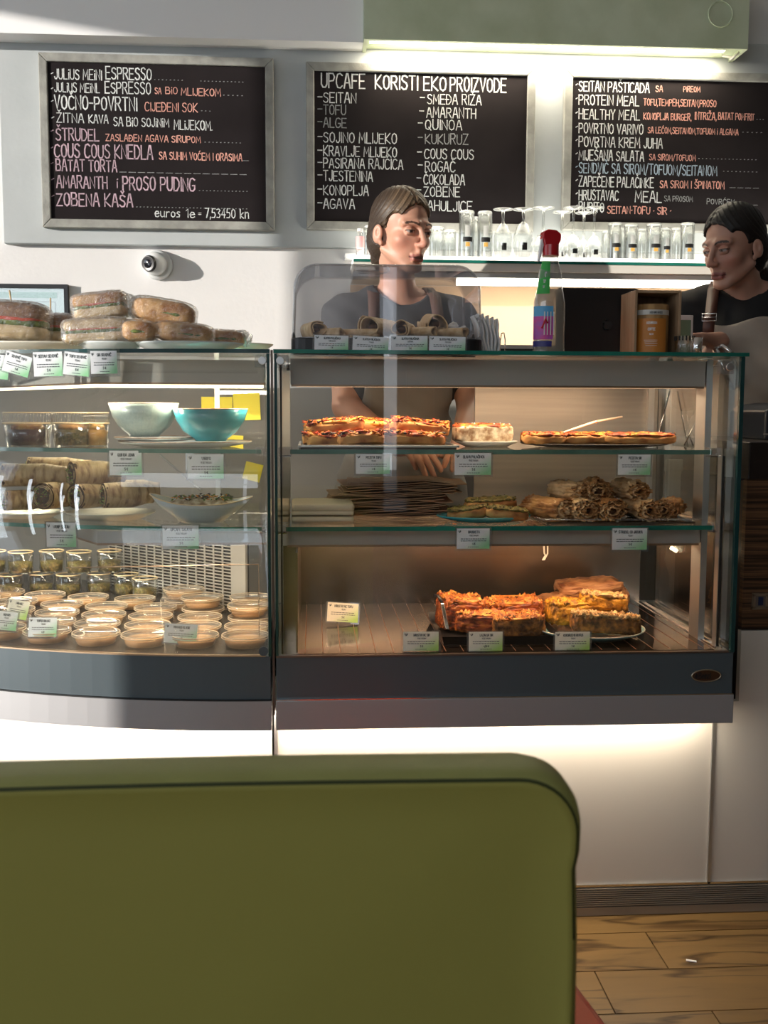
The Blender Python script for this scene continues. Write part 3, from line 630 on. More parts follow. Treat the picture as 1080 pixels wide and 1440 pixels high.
MB().box(X0-.0005, X0+.005, YF-.001, YF+.0095, ZB, ZT-GT-.0005).build('corner_edge', M['glass_edge_dark'], case, True)
MB().box(X0+.010, X0+.0135, YF+.03, YF+.05, ZB, ZT-.03).build('gasket', M['gasket'], case, True)
# clips at the glass corners
def corner_clip(parent, x, y, z, s=1):
    MB().box(x-.014, x+.014, y+.006, y+.03, z-.014, z+.012).build('corner_clip', M['acrylic'], parent, True, bevel=.002)
    m = MB(); m.tube([(x+.002*s, y-.0035, z), (x+.002*s, y-.0005, z)], .0085, 16); m.build('clip_screw', M['steel_v'], parent, True, bevel=.001)
corner_clip(case, X1-.034, YF, ZT-.030); corner_clip(case, X0+.014, YF, ZT-.023, -1)
# shelves
def shelf_bar(parent, x0, x1, zf, yf=2.25, yb=2.70, t=.0095):
    MB().box(x0, x1, yf, yb, zf-t, zf).build('glass_shelf', glassmat('shelf_glass_'+str(int(zf*1000)), (.93,.965,.95), .06, 3.2), parent, True)
    MB().box(x0, x1, yf-.001, yf, zf-t, zf).build('shelf_edge', M['glass_edge'] if zf < .95 else M['glass_edge_mid'], parent, True)
    for x in (x0-.010, x1+.010):
        MB().box(x-.014, x+.014, yf-.002, yf+.035, zf-t-.004, zf+.005).build('shelf_clip', M['acrylic'], parent, True, bevel=.003)
        MB().box(x-.012, x+.012, yf+.001, yf+.03, zf-t-.006, zf-t-.004).build('clip_plate', M['chrome'], parent, True)
M['glass_edge_mid'] = mat('shelf_glass_edge', (.07,.16,.13), .15, c2=(.12,.24,.20), scale=14, coat=.5)
ZS1, ZS2 = ZY(632.5, 2.25, 700), ZY(740, 2.25, 700)
shelf_bar(case, X0+.030, X1-.045, ZS1); shelf_bar(case, X0+.02, X1-.035, ZS2)
# lamp headers
def header(parent, x0, x1, y0, y1, z0, z1, mlamp, mm='grey'):
    MB().box(x0, x1, y0, y1, z0+.0045, z1).build('lamp_header', M[mm], parent, True)
    MB().box(x0+.002, x1-.002, y0-.0015, y0+.012, z0, z0+.0045).build('header_lip', M['header_lip'], parent, True)
    MB().box(x0+.012, x1-.012, y0+.026, y0+.034, z0+.0002, z0+.003).build('light_tube', M[mlamp], parent, True)
M['header_lip'] = mat('bronze_lip', (.40,.27,.18), .35, .7)
PX1 = PX(988, 2.31, 700)
header(case, X0+.03, PX1-.003, 2.31, 2.37, ZY(545, 2.31, 700), ZY(506, 2.31, 700), 'led_amber')
header(case, X0+.02, PX1-.003, 2.31, 2.36, zh1, zh0, 'led_amber')
MB().box(PX1, PX1+.014, 2.31, 2.37, ZD, ZT-GT-.001).build('post', M['steel_v'], case, True)
MB().box(X1-.024, X1-.019, 2.24, 2.262, ZD, ZS1-.012).build('side_strip', M['gasket'], case, True)
MB().box(X1-.026, X1-.0245, 2.24, 2.262, ZD, ZS1-.012).build('side_strip_edge', M['steel_v'], case, True)
light('case_lamp_upper', 'AREA', ((X0+X1)/2, 2.36, ZY(546, 2.31, 700)-.006), (0, .2, -1), 2.5, (1,.70,.44), X1-X0-.12, .03)
light('case_lamp_lower', 'AREA', ((X0+X1)/2, 2.35, zh1-.006), (0, .28, -1), 2.1, (1,.64,.38), X1-X0-.12, .03)
# rear sliding door
dx0, dx1 = PX(668, YK-.05, 600), PX(925, YK-.05, 600)
M['door_steel'] = mat('brushed_door', (.47,.44,.40), .36, .75, c2=(.42,.39,.36), scale=3, stretch=(1,1,30), bump=.05, bscale=20)
MB().box(dx0, dx1, YK-.045, YK-.035, zh0+.004, ZT-.02).build('sliding_door', M['door_steel'], case, True)
MB().box(PX(938, YK-.05), PX(957, YK-.05), YK-.05, YK-.03, ZY(735, YK-.05), ZY(648, YK-.05)).box(PX(936, YK-.05), PX(959, YK-.05), YK-.052, YK-.03, ZY(663, YK-.05), ZY(646, YK-.05)).build('door_handle', mat('pale_grey_plastic', (.50,.52,.50), .5), case, True, bevel=.002)
for x in (X0+.012, X1-.03): MB().box(x-.008, x+.008, YK-.06, YK-.02, zh0, ZT-.012).build('rear_post', M['steel_v'], case, True)
MB().box(X0+.012, X1-.02, YK-.06, YK-.02, ZT-.026, ZT-.010).build('rear_rail', M['steel_v'], case, True)
MB().tube([(PX(945,2.6,560), 2.62, ZY(548,2.62)), (PX(925,2.6,620), 2.62, ZY(632,2.62))], .0022, 6).tube([(PX(984,2.5,580), 2.5, ZY(580,2.5)), (PX(962,2.5,620), 2.5, ZY(626,2.5))], .0018, 6).build('support_wire', M['chrome'], case, True)
q = P(768, 768, 2.5)
hk = MB().tube([(q.x-.008, 2.5, zh1), (q.x-.004, 2.5, q.z-.018), (q.x-.001, 2.5, q.z-.022), (q.x-.010, 2.49, q.z-.032)], .0022, 6).tube([(q.x+.003, 2.5, zh1), (q.x+.004, 2.5, q.z-.018), (q.x-.006, 2.49, q.z-.032)], .0018, 6).build('lamp_hook', mat('enamel_white', (.85,.8,.7), .3), case, True)
q = P(950, 772, 2.6)
MB().tube([(q.x-.012, 2.6, q.z+.004), (q.x+.004, 2.6, q.z-.006)], .005, 8).build('spot_lamp', M['led'], case, True)
MB().tube([(q.x+.004, 2.6, q.z-.006), (q.x+.012, 2.6, q.z-.010), (q.x+.022, 2.6, q.z-.006), (q.x+.024, 2.6, q.z+.01)], .0012, 6).build('lamp_cable', mat('red_wire', (.25,.02,.01), .5), case, True)
# badge
q = P(993, 950, YF)
bd = MB(); bd.lathe([(0,0),(1,0),(1,.003),(0,.003)], (0,0,0), 40, .0325, .0135)
bd.xf(Matrix.Translation((q.x, YF+.002, q.z)) @ Matrix.Rotation(PI/2, 4, 'X')).build('badge', mat('badge_bronze', (.10,.05,.025), .4, .5), case, True, shade=False)
MB().tube([(q.x+.0318*math.cos(a), YF-.0012, q.z+.0130*math.sin(a)) for a in [i*PI/24 for i in range(48)]], .0014, 6, closed=True).build('badge_rim', mat('badge_rim', (.55,.48,.36), .3, .9), case, True)
m = MB(); stroke_text(m, 'Beinzl', q.x-.0165, q.z-.006, .0125, .62, th=.14, y=YF-.0022, jit=.05)
m.prismy([(q.x-.0255, q.z-.004), (q.x-.0205, q.z-.0065), (q.x-.0185, q.z), (q.x-.022, q.z+.006), (q.x-.0255, q.z+.001)], YF-.0025, YF-.001)
m.build('badge_lettering', M['gasket'], case, True)
m = MB().box(PX(1044, 2.215, 650), PX(1056, 2.215, 650), 2.31, 2.318, ZY(671, 2.31, 1050), ZY(631, 2.31, 1050))
tag(m.build('cardboard_tag', M['soffit'], None, True), 'blank white upright card on the bar edge right of the heated case', 'card')

# ------------------------------------------------------------------ curved corner case (left)
LX1 = PX(380, YF, 700); XR_ = LX1
ZBl = ZB+.002
cl = thing('display_case', 'curved glass corner display case with salads, wraps and deli tubs', 'display case', (-.6, 2.6, ZL))
def footprint(off, back, x1=None, xl=XL0+.02, n=22):
    x1 = x1 if x1 is not None else LX1-off
    fr = [(xl+(x1-xl)*i/n, arcY(xl+(x1-xl)*i/n, off)) for i in range(n+1)]
    return fr+back
BK = [(LX1-.001, 2.70), (LX1-.06, 2.70), (-.80, 3.30), (XL0+.02, 3.30)]
def bk(x1, ins=0): return [(x1, 2.70-ins), (LX1-.06-ins*.4, 2.70-ins), (-.80-ins*.4, 3.30-ins), (XL0+.02, 3.30-ins)]
MB().prism(footprint(.002, bk(LX1)), ZM, ZBl).build('base_panel', M['base_dark'], cl, True)
MB().prism(footprint(.06, bk(LX1)), ZL, ZM-.001).build('base_core', M['base_dark'], cl, True)
curved(MB(), XL0+.02, LX1, -.006, ZL, ZM-.001, .05).build('base_trim', M['base_light'], cl, True)
curved(MB(), XL0+.02, LX1, -.0055, ZM-.001, ZM+.0015, .01).build('trim_line', M['gasket'], cl, True)
curved(MB(), XL0+.02, LX1-.012, -.002, ZBl, ZBl+.003, .012).build('front_sill', mat('sill_gold', (.50,.36,.24), .35, .6), cl, True)
MB().prism(footprint(.012, bk(LX1-.012), LX1-.012), ZBl, ZBl+.0035).build('cold_deck', mat('dark_deck', (.03,.028,.028), .25, spec=.3), cl, True)
curved(MB(), XL0+.02, LX1-.0005, 0, ZBl+.003, ZT-GT-.0005, .006, 40).build('front_pane', M['glass_curved'], cl, True, shade=True)
MB().box(LX1-.007, LX1-.001, arcY(LX1)+.0065, 2.69, ZBl, ZT-GT-.0005).build('side_pane', M['glass_side'], cl, True)
MB().box(LX1-.0055, LX1+.0005, YF-.001, YF+.0095, ZBl, ZT-GT-.0005).build('corner_edge', M['glass_edge_dark'], cl, True)
MB().prism(footprint(-.004, bk(LX1+.001), LX1+.001), ZT-GT, ZT).build('top_pane', glassmat('top_glass_left', (.93,.965,.95), .05, 4), cl, True)
curved(MB(), XL0+.02, LX1+.001, -.0048, ZT-GT, ZT, .0009).build('top_pane_edge', M['glass_edge_dark'], cl, True)
MB().box(LX1+.0025, X0-.0035, YF+.004, YF+.02, ZL+.03, ZT-.001).build('joint_strip', mat('joint_bronze', (.16,.12,.10), .4, .6), cl, True)
corner_clip(cl, LX1-.016, YF, ZT-.023)
MB().tube([(LX1-.016, YF-.003, ZBl+.012), (LX1-.016, YF, ZBl+.012)], .010, 18).build('knob', M['base_dark'], cl, True)
for zf, nm in ((ZS1, 'glass_edge_mid'), (ZS2, 'glass_edge')):
    MB().prism(footprint(.05, bk(LX1-.02, .03), LX1-.02), zf-.0085, zf).build('glass_shelf', glassmat('left_shelf_glass_'+nm, (.93,.965,.95), .06, 3.2), cl, True)
    curved(MB(), XL0+.02, LX1-.02, .049, zf-.0085, zf, .0009).build('shelf_edge', M[nm], cl, True)
    MB().box(LX1-.032, LX1-.008, 2.245, 2.275, zf-.013, zf+.005).build('shelf_clip', M['acrylic'], cl, True, bevel=.003)
# kinked lamp headers
def header_l(za, zb, yk, mm, ml, energy):
    xa, xb = LX1-.014, PX(133, yk, 600)
    e = Vector((-.96, 3.15)); k_ = Vector((xb, yk)); d = (e-k_).normalized(); nrm = Vector((-d.y, d.x))
    if nrm.y < 0 or nrm.x < 0: nrm = -nrm
    poly = [(xb, yk), (xa, yk), (xa, yk+.045), (xb+.02, yk+.045), (e.x+.05, e.y+.02), (e.x, e.y)]
    MB().prism(poly, za+.004, zb).build('lamp_header', mm, cl, True)
    MB().prism([(p[0], p[1]-.001) for p in poly], za, za+.0045).build('header_lip', M['header_lip'], cl, True)
    zt2 = za-.003 if ml == 'led' and za > 1.15 else za+.0045
    MB().tube([(xa-.004, yk+.02, zt2), (xb, yk+.02, zt2), (e.x, e.y+.01, zt2)], .004, 8).build('light_tube', M[ml], cl, True)
    light('cold_case_lamp', 'AREA', ((xa+xb)/2, yk+.04, za-.008), (0, .35, -1), energy, (1,.84,.62), xa-xb, .03)
    mid = (k_+e)/2
    o = light('cold_case_lamp', 'AREA', (mid.x+.05, mid.y, za-.008), (.1, .1, -1), energy*1.1, (1,.84,.62), .6, .05)
M['header_l'] = mat('cool_grey_header', (.40,.41,.41), .45, .1)
header_l(ZY(541, 2.30, 300), ZY(506, 2.30, 300), 2.30, M['grey'], 'led', 2.2)
header_l(ZY(766, 2.30, 300), ZY(746, 2.30, 300), 2.30, M['header_l'], 'led', 1.5)
# perforated evaporator plate on the angled rear
ga = Vector((PX(345, 2.66, 800), 2.66)); gb = Vector((PX(150, 3.07, 800), 3.07))
gz0, gz1 = ZBl+.004, ZY(746, 2.9, 300)+.03
def grille():
    d = (gb-ga); L = d.length; d = d/L; n_ = Vector((d.y, -d.x)); 
    if n_.y > 0: n_ = -n_
    def bx(mb, u0, u1, z0, z1, t0, t1):
        c = ga+d*((u0+u1)/2)+n_*((t0+t1)/2)
        mb.obox((c.x, c.y, (z0+z1)/2), (d.x*(u1-u0)/2, d.y*(u1-u0)/2, 0), (n_.x*(t1-t0)/2, n_.y*(t1-t0)/2, 0), (0, 0, (z1-z0)/2))
    m = MB(); bx(m, 0, L, gz0, gz1, -.012, -.006); m.build('plate_backing', M['gasket'], cl, True)
    st = mat('perforated_steel', (.50,.48,.45), .4, .4)
    m = MB(); p = .0084; nz = int((gz1-gz0)/p)
    for i in range(nz+1): bx(m, .05, L-.01, gz0+i*p, gz0+i*p+.0030, -.003, -.001)
    q = .0350; nx = int((L-.06)/q)
    for i in range(nx+1): bx(m, .05+i*q, .05+i*q+.0055, gz0, gz1, -.003, -.0008)
    tag(m.build('perforated_plate', st, cl, True), kind='stuff')
    m = MB(); bx(m, -.002, .05, gz0, gz1, -.006, .002); m.build('end_plate', mat('pale_end_plate', (.50,.48,.45), .4, .3), cl, True, bevel=.001)
    m = MB(); bx(m, .05, L-.02, gz0-.002, gz0+.004, .0, .05); m.build('drip_ledge', M['black'], cl, True)
grille()
MB().box(LX1-.012, LX1-.008, 2.36, 2.66, ZBl+.004, ZY(768, 2.30, 300)).build('side_plate', mat('gold_reflection_steel', (.30,.25,.15), .4, .8, c2=(.18,.14,.08), scale=8), cl, True)  # reflection in the side glass is put into this brown-gold colour
MB().tube([(PX(160,2.5,840)-.1, 2.46, ZY(840,2.46,200)+.07), (LX1-.03, 2.30, ZY(794,2.30,300)), (LX1-.03, 2.30, ZD+.01)], .0012, 6).build('wire_guard', M['header_lip'], cl, True)
# rear glazing of the upper tiers with frame, yellow notes on it
MB().box(LX1-.145, LX1-.006, 2.686, 2.692, zh0, ZT-.02).build('rear_pane', glassmat('rear_glass', (.80,.79,.77), .05, 4, haze=.12, hazecol=(.5,.48,.45)), cl, True)
MB().box(LX1-.155, LX1-.143, 2.68, 2.70, zh0, ZT-.012).build('rear_post', M['steel_v'], cl, True)
M['note'] = mat('yellow_paper', (.80,.66,.05), .7)
nt_ = [(283, 327, 558, 577, 0), (328, 366, 553, 591, -.04), (312, 342, 612, 633, .05), (343, 368, 651, 676, .25), (306, 320, 628, 634, 0)]
lb = ['short wide yellow paper note behind the teal bowl', 'large square yellow paper note at the rear right of the curved case', 'yellow paper note low behind the teal bowl plate', 'round-cornered yellow note above the salad boat bowl', 'sliver of yellow note just above the upper left shelf']
for i, (a, b, c, d, r) in enumerate(nt_):
    p, q = P(a, c, 2.683), P(b, d, 2.683); cx, cz = (p.x+q.x)/2, (p.z+q.z)/2; w2, h2 = (q.x-p.x)/2, (p.z-q.z)/2
    t = thing('sticky_note', lb[i], 'note', (cx, 2.683, cz), 0, 'yellow notes on the rear glass')
    MB().prismy([(-w2, -h2), (w2, -h2), (w2, h2), (-w2, h2)], -.001, .0).xf(Matrix.Rotation(r, 4, 'Y')).build('paper', M['note'], t, bevel=.0005)

# under-counter glow lamps
light('plinth_lamp', 'AREA', ((X0+X1)/2, 2.30, ZL-.004), (0, .35, -1), 2.5, (1,.86,.66), X1-X0-.03, .04)
light('plinth_lamp', 'AREA', (-.37, 2.315, ZL-.004), (0, .3, -1), 2.9, (1,.88,.72), .56, .04)
MB().box(X0+.01, X1-.01, 2.27, 2.285, ZL-.004, ZL).build('plinth_light', M['led_white'], case, True)
curved(MB(), XL0+.03, LX1-.01, .07, ZL-.004, ZL, .014).build('plinth_light', M['led_white'], cl, True)

# ------------------------------------------------------------------ glass shelf on the rear wall
YS = 3.22
sx0, sx1 = PX(497, YS, 370), 1.75
zsh = ZY(363, YS, 800)
sh = thing('wall_shelf', 'long white wall shelf with lit glass top carrying upturned glasses', 'shelf', ((sx0+sx1)/2, YW, zsh-.05))
z_ = lambda py: ZY(py, YS, 800)
MB().box(sx0, sx1, YS+.004, YP-.001, zsh-.014, zsh-.004).build('light_panel', M['shelf_led'], sh, True)
MB().box(sx0, sx1, YS+.002, YP-.001, zsh-.004, zsh).build('glass_top', M['glass'], sh, True)
MB().box(sx0, sx1, YS, YS+.004, z_(371.5), z_(367.5)).build('glass_edge', M['glass_edge'], sh, True)
MB().box(sx0, sx1, YS, YS+.006, zsh-.009, zsh+.0005).build('lit_edge', M['shelf_led'], sh, True)
MB().box(sx0, sx1, YS+.004, YP-.001, z_(383), z_(371.5)).build('shelf_board', mat('shelf_white', (.78,.74,.66), .4), sh, True)
MB().box(sx0, sx1, YS+.02, YP-.001, z_(391), z_(383)).build('shelf_underside', M['steel_v'], sh, True)
lx0 = PX(645, YS, 397)
MB().box(lx0, sx1, YS+.03, YS+.06, z_(400), z_(391)).build('light_tube', M['led_white'], sh, True, bevel=.002)
light('shelf_lamp', 'AREA', ((lx0+sx1)/2, YS+.10, z_(402)), (0, .45, -1), 2.0, (1,.76,.5), sx1-lx0, .05)
light('shelf_top_glow', 'AREA', ((sx0+sx1)/2, YS+.1, zsh+.002), (0, 0, 1), 2.5, (1,.92,.78), sx1-sx0, .15)
# back bar under the shelf
bb = thing('back_bar', 'beige back panel and steel rails under the glass shelf', 'back bar', ((sx0+sx1)/2, YW, 0))
MB().box(sx0, sx1, YP+.01, YW-.001, .9, z_(391)).build('rear_panel', mat('beige_back_panel', (.60,.44,.31), .6), bb, True)
zz = z_(484)
MB().box(sx0+.02, sx1, YS+.06, YW-.03, zz-.012, zz).box(sx0+.02, sx1, YS+.05, YS+.06, zz-.045, zz-.03).build('rail', M['steel_v'], bb, True)
MB().box(sx0+.02, sx1, YS+.055, YS+.06, zz-.03, zz-.012).build('dark_gap', M['gasket'], bb, True)
MB().box(sx0, sx1, YS+.07, YW-.03, .0, zz-.012).build('cabinet_front', mat('grey_laminate', (.30,.28,.26), .6), bb, True)
# door-like light panel left of the shelf end
MB().box(PX(485, 3.43, 360), PX(500, 3.43, 360), 3.42, YW-.001, ZY(363, 3.43, 490), ZY(357, 3.43, 490)).build('trim_3', M['soffit']); struct(bpy.data.objects['trim_3'])
# ------------------------------------------------------------------ price tags
def tagmat(name, g=(.28,.62,.33), white=(.80,.83,.86)):
    m, t, b = newmat(name); N, L = t.nodes, t.links
    tc = N.new('ShaderNodeTexCoord'); sp = N.new('ShaderNodeSeparateXYZ'); L.new(tc.outputs['Generated'], sp.inputs[0])
    a = N.new('ShaderNodeMath'); a.operation = 'MULTIPLY_ADD'; a.inputs[1].default_value = .8; L.new(sp.outputs['X'], a.inputs[0])
    c = N.new('ShaderNodeMath'); c.operation = 'MULTIPLY'; c.inputs[1].default_value = -.75; L.new(sp.outputs['Z'], c.inputs[0]); L.new(c.outputs[0], a.inputs[2])
    r = N.new('ShaderNodeValToRGB'); e = r.color_ramp.elements; e[0].position = .05; e[0].color = (*white,1); e[1].position = .62; e[1].color = (*g,1)
    L.new(a.outputs[0], r.inputs[0]); L.new(r.outputs[0], b.inputs['Base Color']); b.inputs['Roughness'].default_value = .35
    return m
M['bottle'] = glassmat('bottle_plastic', (.86,.86,.85), .09, 1.6, rough=.05, fmax=.8, haze=.12, hazecol=(.6,.6,.58))
M['tag'] = tagmat('tag_print'); M['tag_warm'] = tagmat('tag_print_lime', (.45,.70,.18), (.85,.83,.72))
M['ink'] = mat('tag_ink', (.05,.07,.08), .7); M['sleeve'] = glassmat('tag_sleeve', (.88,.89,.89), .08, 3, haze=.06)
NT = [0]
def price_tag(cx, cy, Y, w, h, title, label, roll_=0, lean=0, turn=0, m='tag', sub='', price='', group=None, stand=False, margin=.004, pt=None):
    """w,h in pixels; pt overrides the 3-D centre"""
    c = pt or P(cx, cy, Y); W, H = w*c.y/FPX, h*c.y/FPX
    t = thing('price_tag', label, 'price tag', c, 0, group)
    t.rotation_euler = (lean, roll_, turn)
    mg = margin
    MB().box(-W/2-mg, W/2+mg, .0006, .0012, -H/2-mg, H/2+mg*.6).build('sleeve', M['sleeve'], t)
    MB().box(-W/2, W/2, 0, .0005, -H/2, H/2).build('card', M[m], t)
    mb = MB(); rnd = random.Random(NT[0]); NT[0] += 1
    def centered(tx, z, hh, wmax, th=.17):
        wf = min(.75, wmax/max(1e-4, text_width(tx, hh, 1)))
        stroke_text(mb, tx, -text_width(tx, hh, wf)/2+.02*W, z, hh, wf, th=th, y=-.0004, jit=.02, rnd=rnd)
    centered(title, H*.27, H*.115, W*.68, .2)
    if sub: centered(sub, H*.12, H*.075, W*.4, .16)
    for z in (-.03, -.13) if H > W*.45 else (-.05,):
        x = -W*.38
        while x < W*.38:
            l = rnd.uniform(.04, .09)*W; mb.box(x, min(x+l, W*.4), -.0004, -.0003, H*z, H*z+H*.035); x += l+.018*W
    if price: centered(price, -H*.30, H*.10, W*.3, .2)
    x = -W*.16
    while x < W*.16:
        l = rnd.uniform(.03, .06)*W; mb.box(x, x+l, -.0004, -.0003, -H*.42, -H*.395); x += l+.015*W
    # leaf mark in the corner
    for a in (-.7, 0, .8):
        p = [(-W*.43, H*.28), (-W*.43+W*.05*math.sin(a)-W*.012, H*.33+H*.06), (-W*.43+W*.07*math.sin(a), H*.30+H*.14), (-W*.43+W*.05*math.sin(a)+W*.014, H*.34)]
        mb.prismy(p, -.0004, -.0003)
    mb.build('lettering', M['ink'], t)
    if stand: MB().box(-W/2, W/2, .0005, .0035, -H/2-.003, -H/2+.002).build('stand', M['acrylic'], t)
    return t
VG, VT = 'VEGAN', 'VEGETARIJAN'
G1 = 'price tags on the upper shelf edge of the heated case'
price_tag(524.5, 652.5, 2.243, 48, 28, 'PIZZETA TOFU', 'pizzeta tofu price tag hanging below the stacked pizza slices', sub=VG, price='4 €', group=G1)
price_tag(665, 652.5, 2.243, 52, 31, 'SLANA PALAČINKA', 'slana palačinka price tag left of centre under the white plate', sub=VT, price='5 €', group=G1)
price_tag(892, 653.5, 2.243, 47, 29, 'PIZZETA SIR', 'pizzeta sir price tag under the right tray of pizza pieces', sub=VT, price='4 €', group=G1)
G1 = 'price tags on the lower shelf edge of the heated case'
price_tag(665.5, 757.5, 2.243, 47, 29, 'BRUSKETA', 'brusketa price tag under the teal bruschetta plate', sub=VT, price='4 €', group=G1)
price_tag(885.5, 758, 2.243, 51, 31, 'ŠTRUDEL OD JABUKA', 'štrudel od jabuka price tag under the phyllo strudels', sub=VG, price='5 €', group=G1)
G1 = 'price tags standing on the deck of the heated case'
price_tag(592, 902, 2.222, 51, 28, 'HRUSTAVAC SIR', 'hrustavac sir price tag standing left of the black tray', sub=VT, price='5 €', group=G1, m='tag_warm')
price_tag(683, 902, 2.222, 49, 28, 'LAZANJA SIR', 'lazanja sir price tag standing before the baked casserole pieces', sub=VT, price='4,50 €', group=G1, m='tag_warm')
price_tag(805, 902, 2.222, 51, 28, 'KUKURUZNO RINFUS', 'right-hand deck price tag in front of the teal plate of corn pie', sub=VG, price='5 €', group=G1, m='tag_warm')
q = PZ(482, 877, ZD+.002)
price_tag(0, 0, 0, 44, 27, 'HRUSTAVAC TOFU', 'cream price tag leaning alone on the empty dark deck, reflected in it', roll_=math.radians(4), lean=-.25, sub=VG, price='5 €', m='tag_warm', stand=True, pt=Vector((q.x, q.y, ZD+.003+.026)))
G1 = 'price tags on the bread dome tray'
YD0 = 2.25
for i, (cx, cy, w, h, ti, r) in enumerate([(466, 483, 47, 22, 'SLATKA PALAČINKA', .02), (521, 485, 50, 23, 'SLATKA PALAČINKA', .05), (576, 484, 51, 23, 'SLATKA PALAČINKA', 0), (629, 485, 51, 23, 'SLATKA PALAČINKA', .02)]):
    price_tag(cx, cy, YD0-.018-.0015*i, w, h, ti, ['first', 'second', 'third', 'rightmost'][i]+' from the left of four pancake tags on the dome tray', roll_=r, sub=['MARMELADA','VANILIJA','LJEŠNJAK','ČOKOLADA'][i], price='3 €', group=G1)
G1 = 'price tags hung from the top glass of the curved case'
def arcP(px, py, off):      # point on the curved front
    Y = YF
    for _ in range(6): Y = arcY(P(px, py, Y).x)+off
    return P(px, py, Y)
for i, (cx, cy, w, h, ti, r, o) in enumerate([(-8, 515, 40, 33, 'SENDVIČ', .1, .0), (24, 512, 37, 28, 'SENDVIČ TOFU', .28, -.004), (67.5, 512, 40, 33, 'SEITAN SENDVIČ', -.03, -.006), (108, 512, 36, 31, 'TOFU SENDVIČ', .1, -.008), (146, 509.5, 36, 31, 'SIR SENDVIČ', -.02, -.0095)]):
    price_tag(0, 0, 0, w, h, ti, ['leftmost tag cut by the photo edge at the curved glass top', 'strongly tilted sandwich tag under the seeded bun plate', 'seitan sandwich tag hanging straight, third of the curved case row', 'slightly tilted tofu sandwich tag, fourth of the curved case row', 'sandwich tag in a large clear sleeve, rightmost of the curved case row'][i], roll_=r, sub=VG, price='5 €', group=G1, pt=arcP(cx, cy, o-.006), turn=-.12+.02*i, margin=.003 if i < 4 else .006)
G1 = 'price tags on the shelf edges of the curved case'
for i, (cx, cy, w, h, ti, lb_) in enumerate([(176.5, 651, 44, 34, 'QUINOA JUHA', 'price tag under the cream bowl on the upper left shelf'), (289, 656, 50, 34, 'VARIVO', 'varivo price tag under the teal bowl'), (254, 755.5, 50, 33, 'UPCAFE SALATA', 'upcafe salata price tag under the white boat bowl'), (86, 752, 42, 34, 'WRAP SEITAN', 'wrap price tag under the stacked wraps on the lower left shelf')]):
    price_tag(0, 0, 0, w, h, ti, lb_, sub=VT, price='5 €', group=G1, pt=arcP(cx, cy, .044), turn=0 if cx > 160 else -.15)

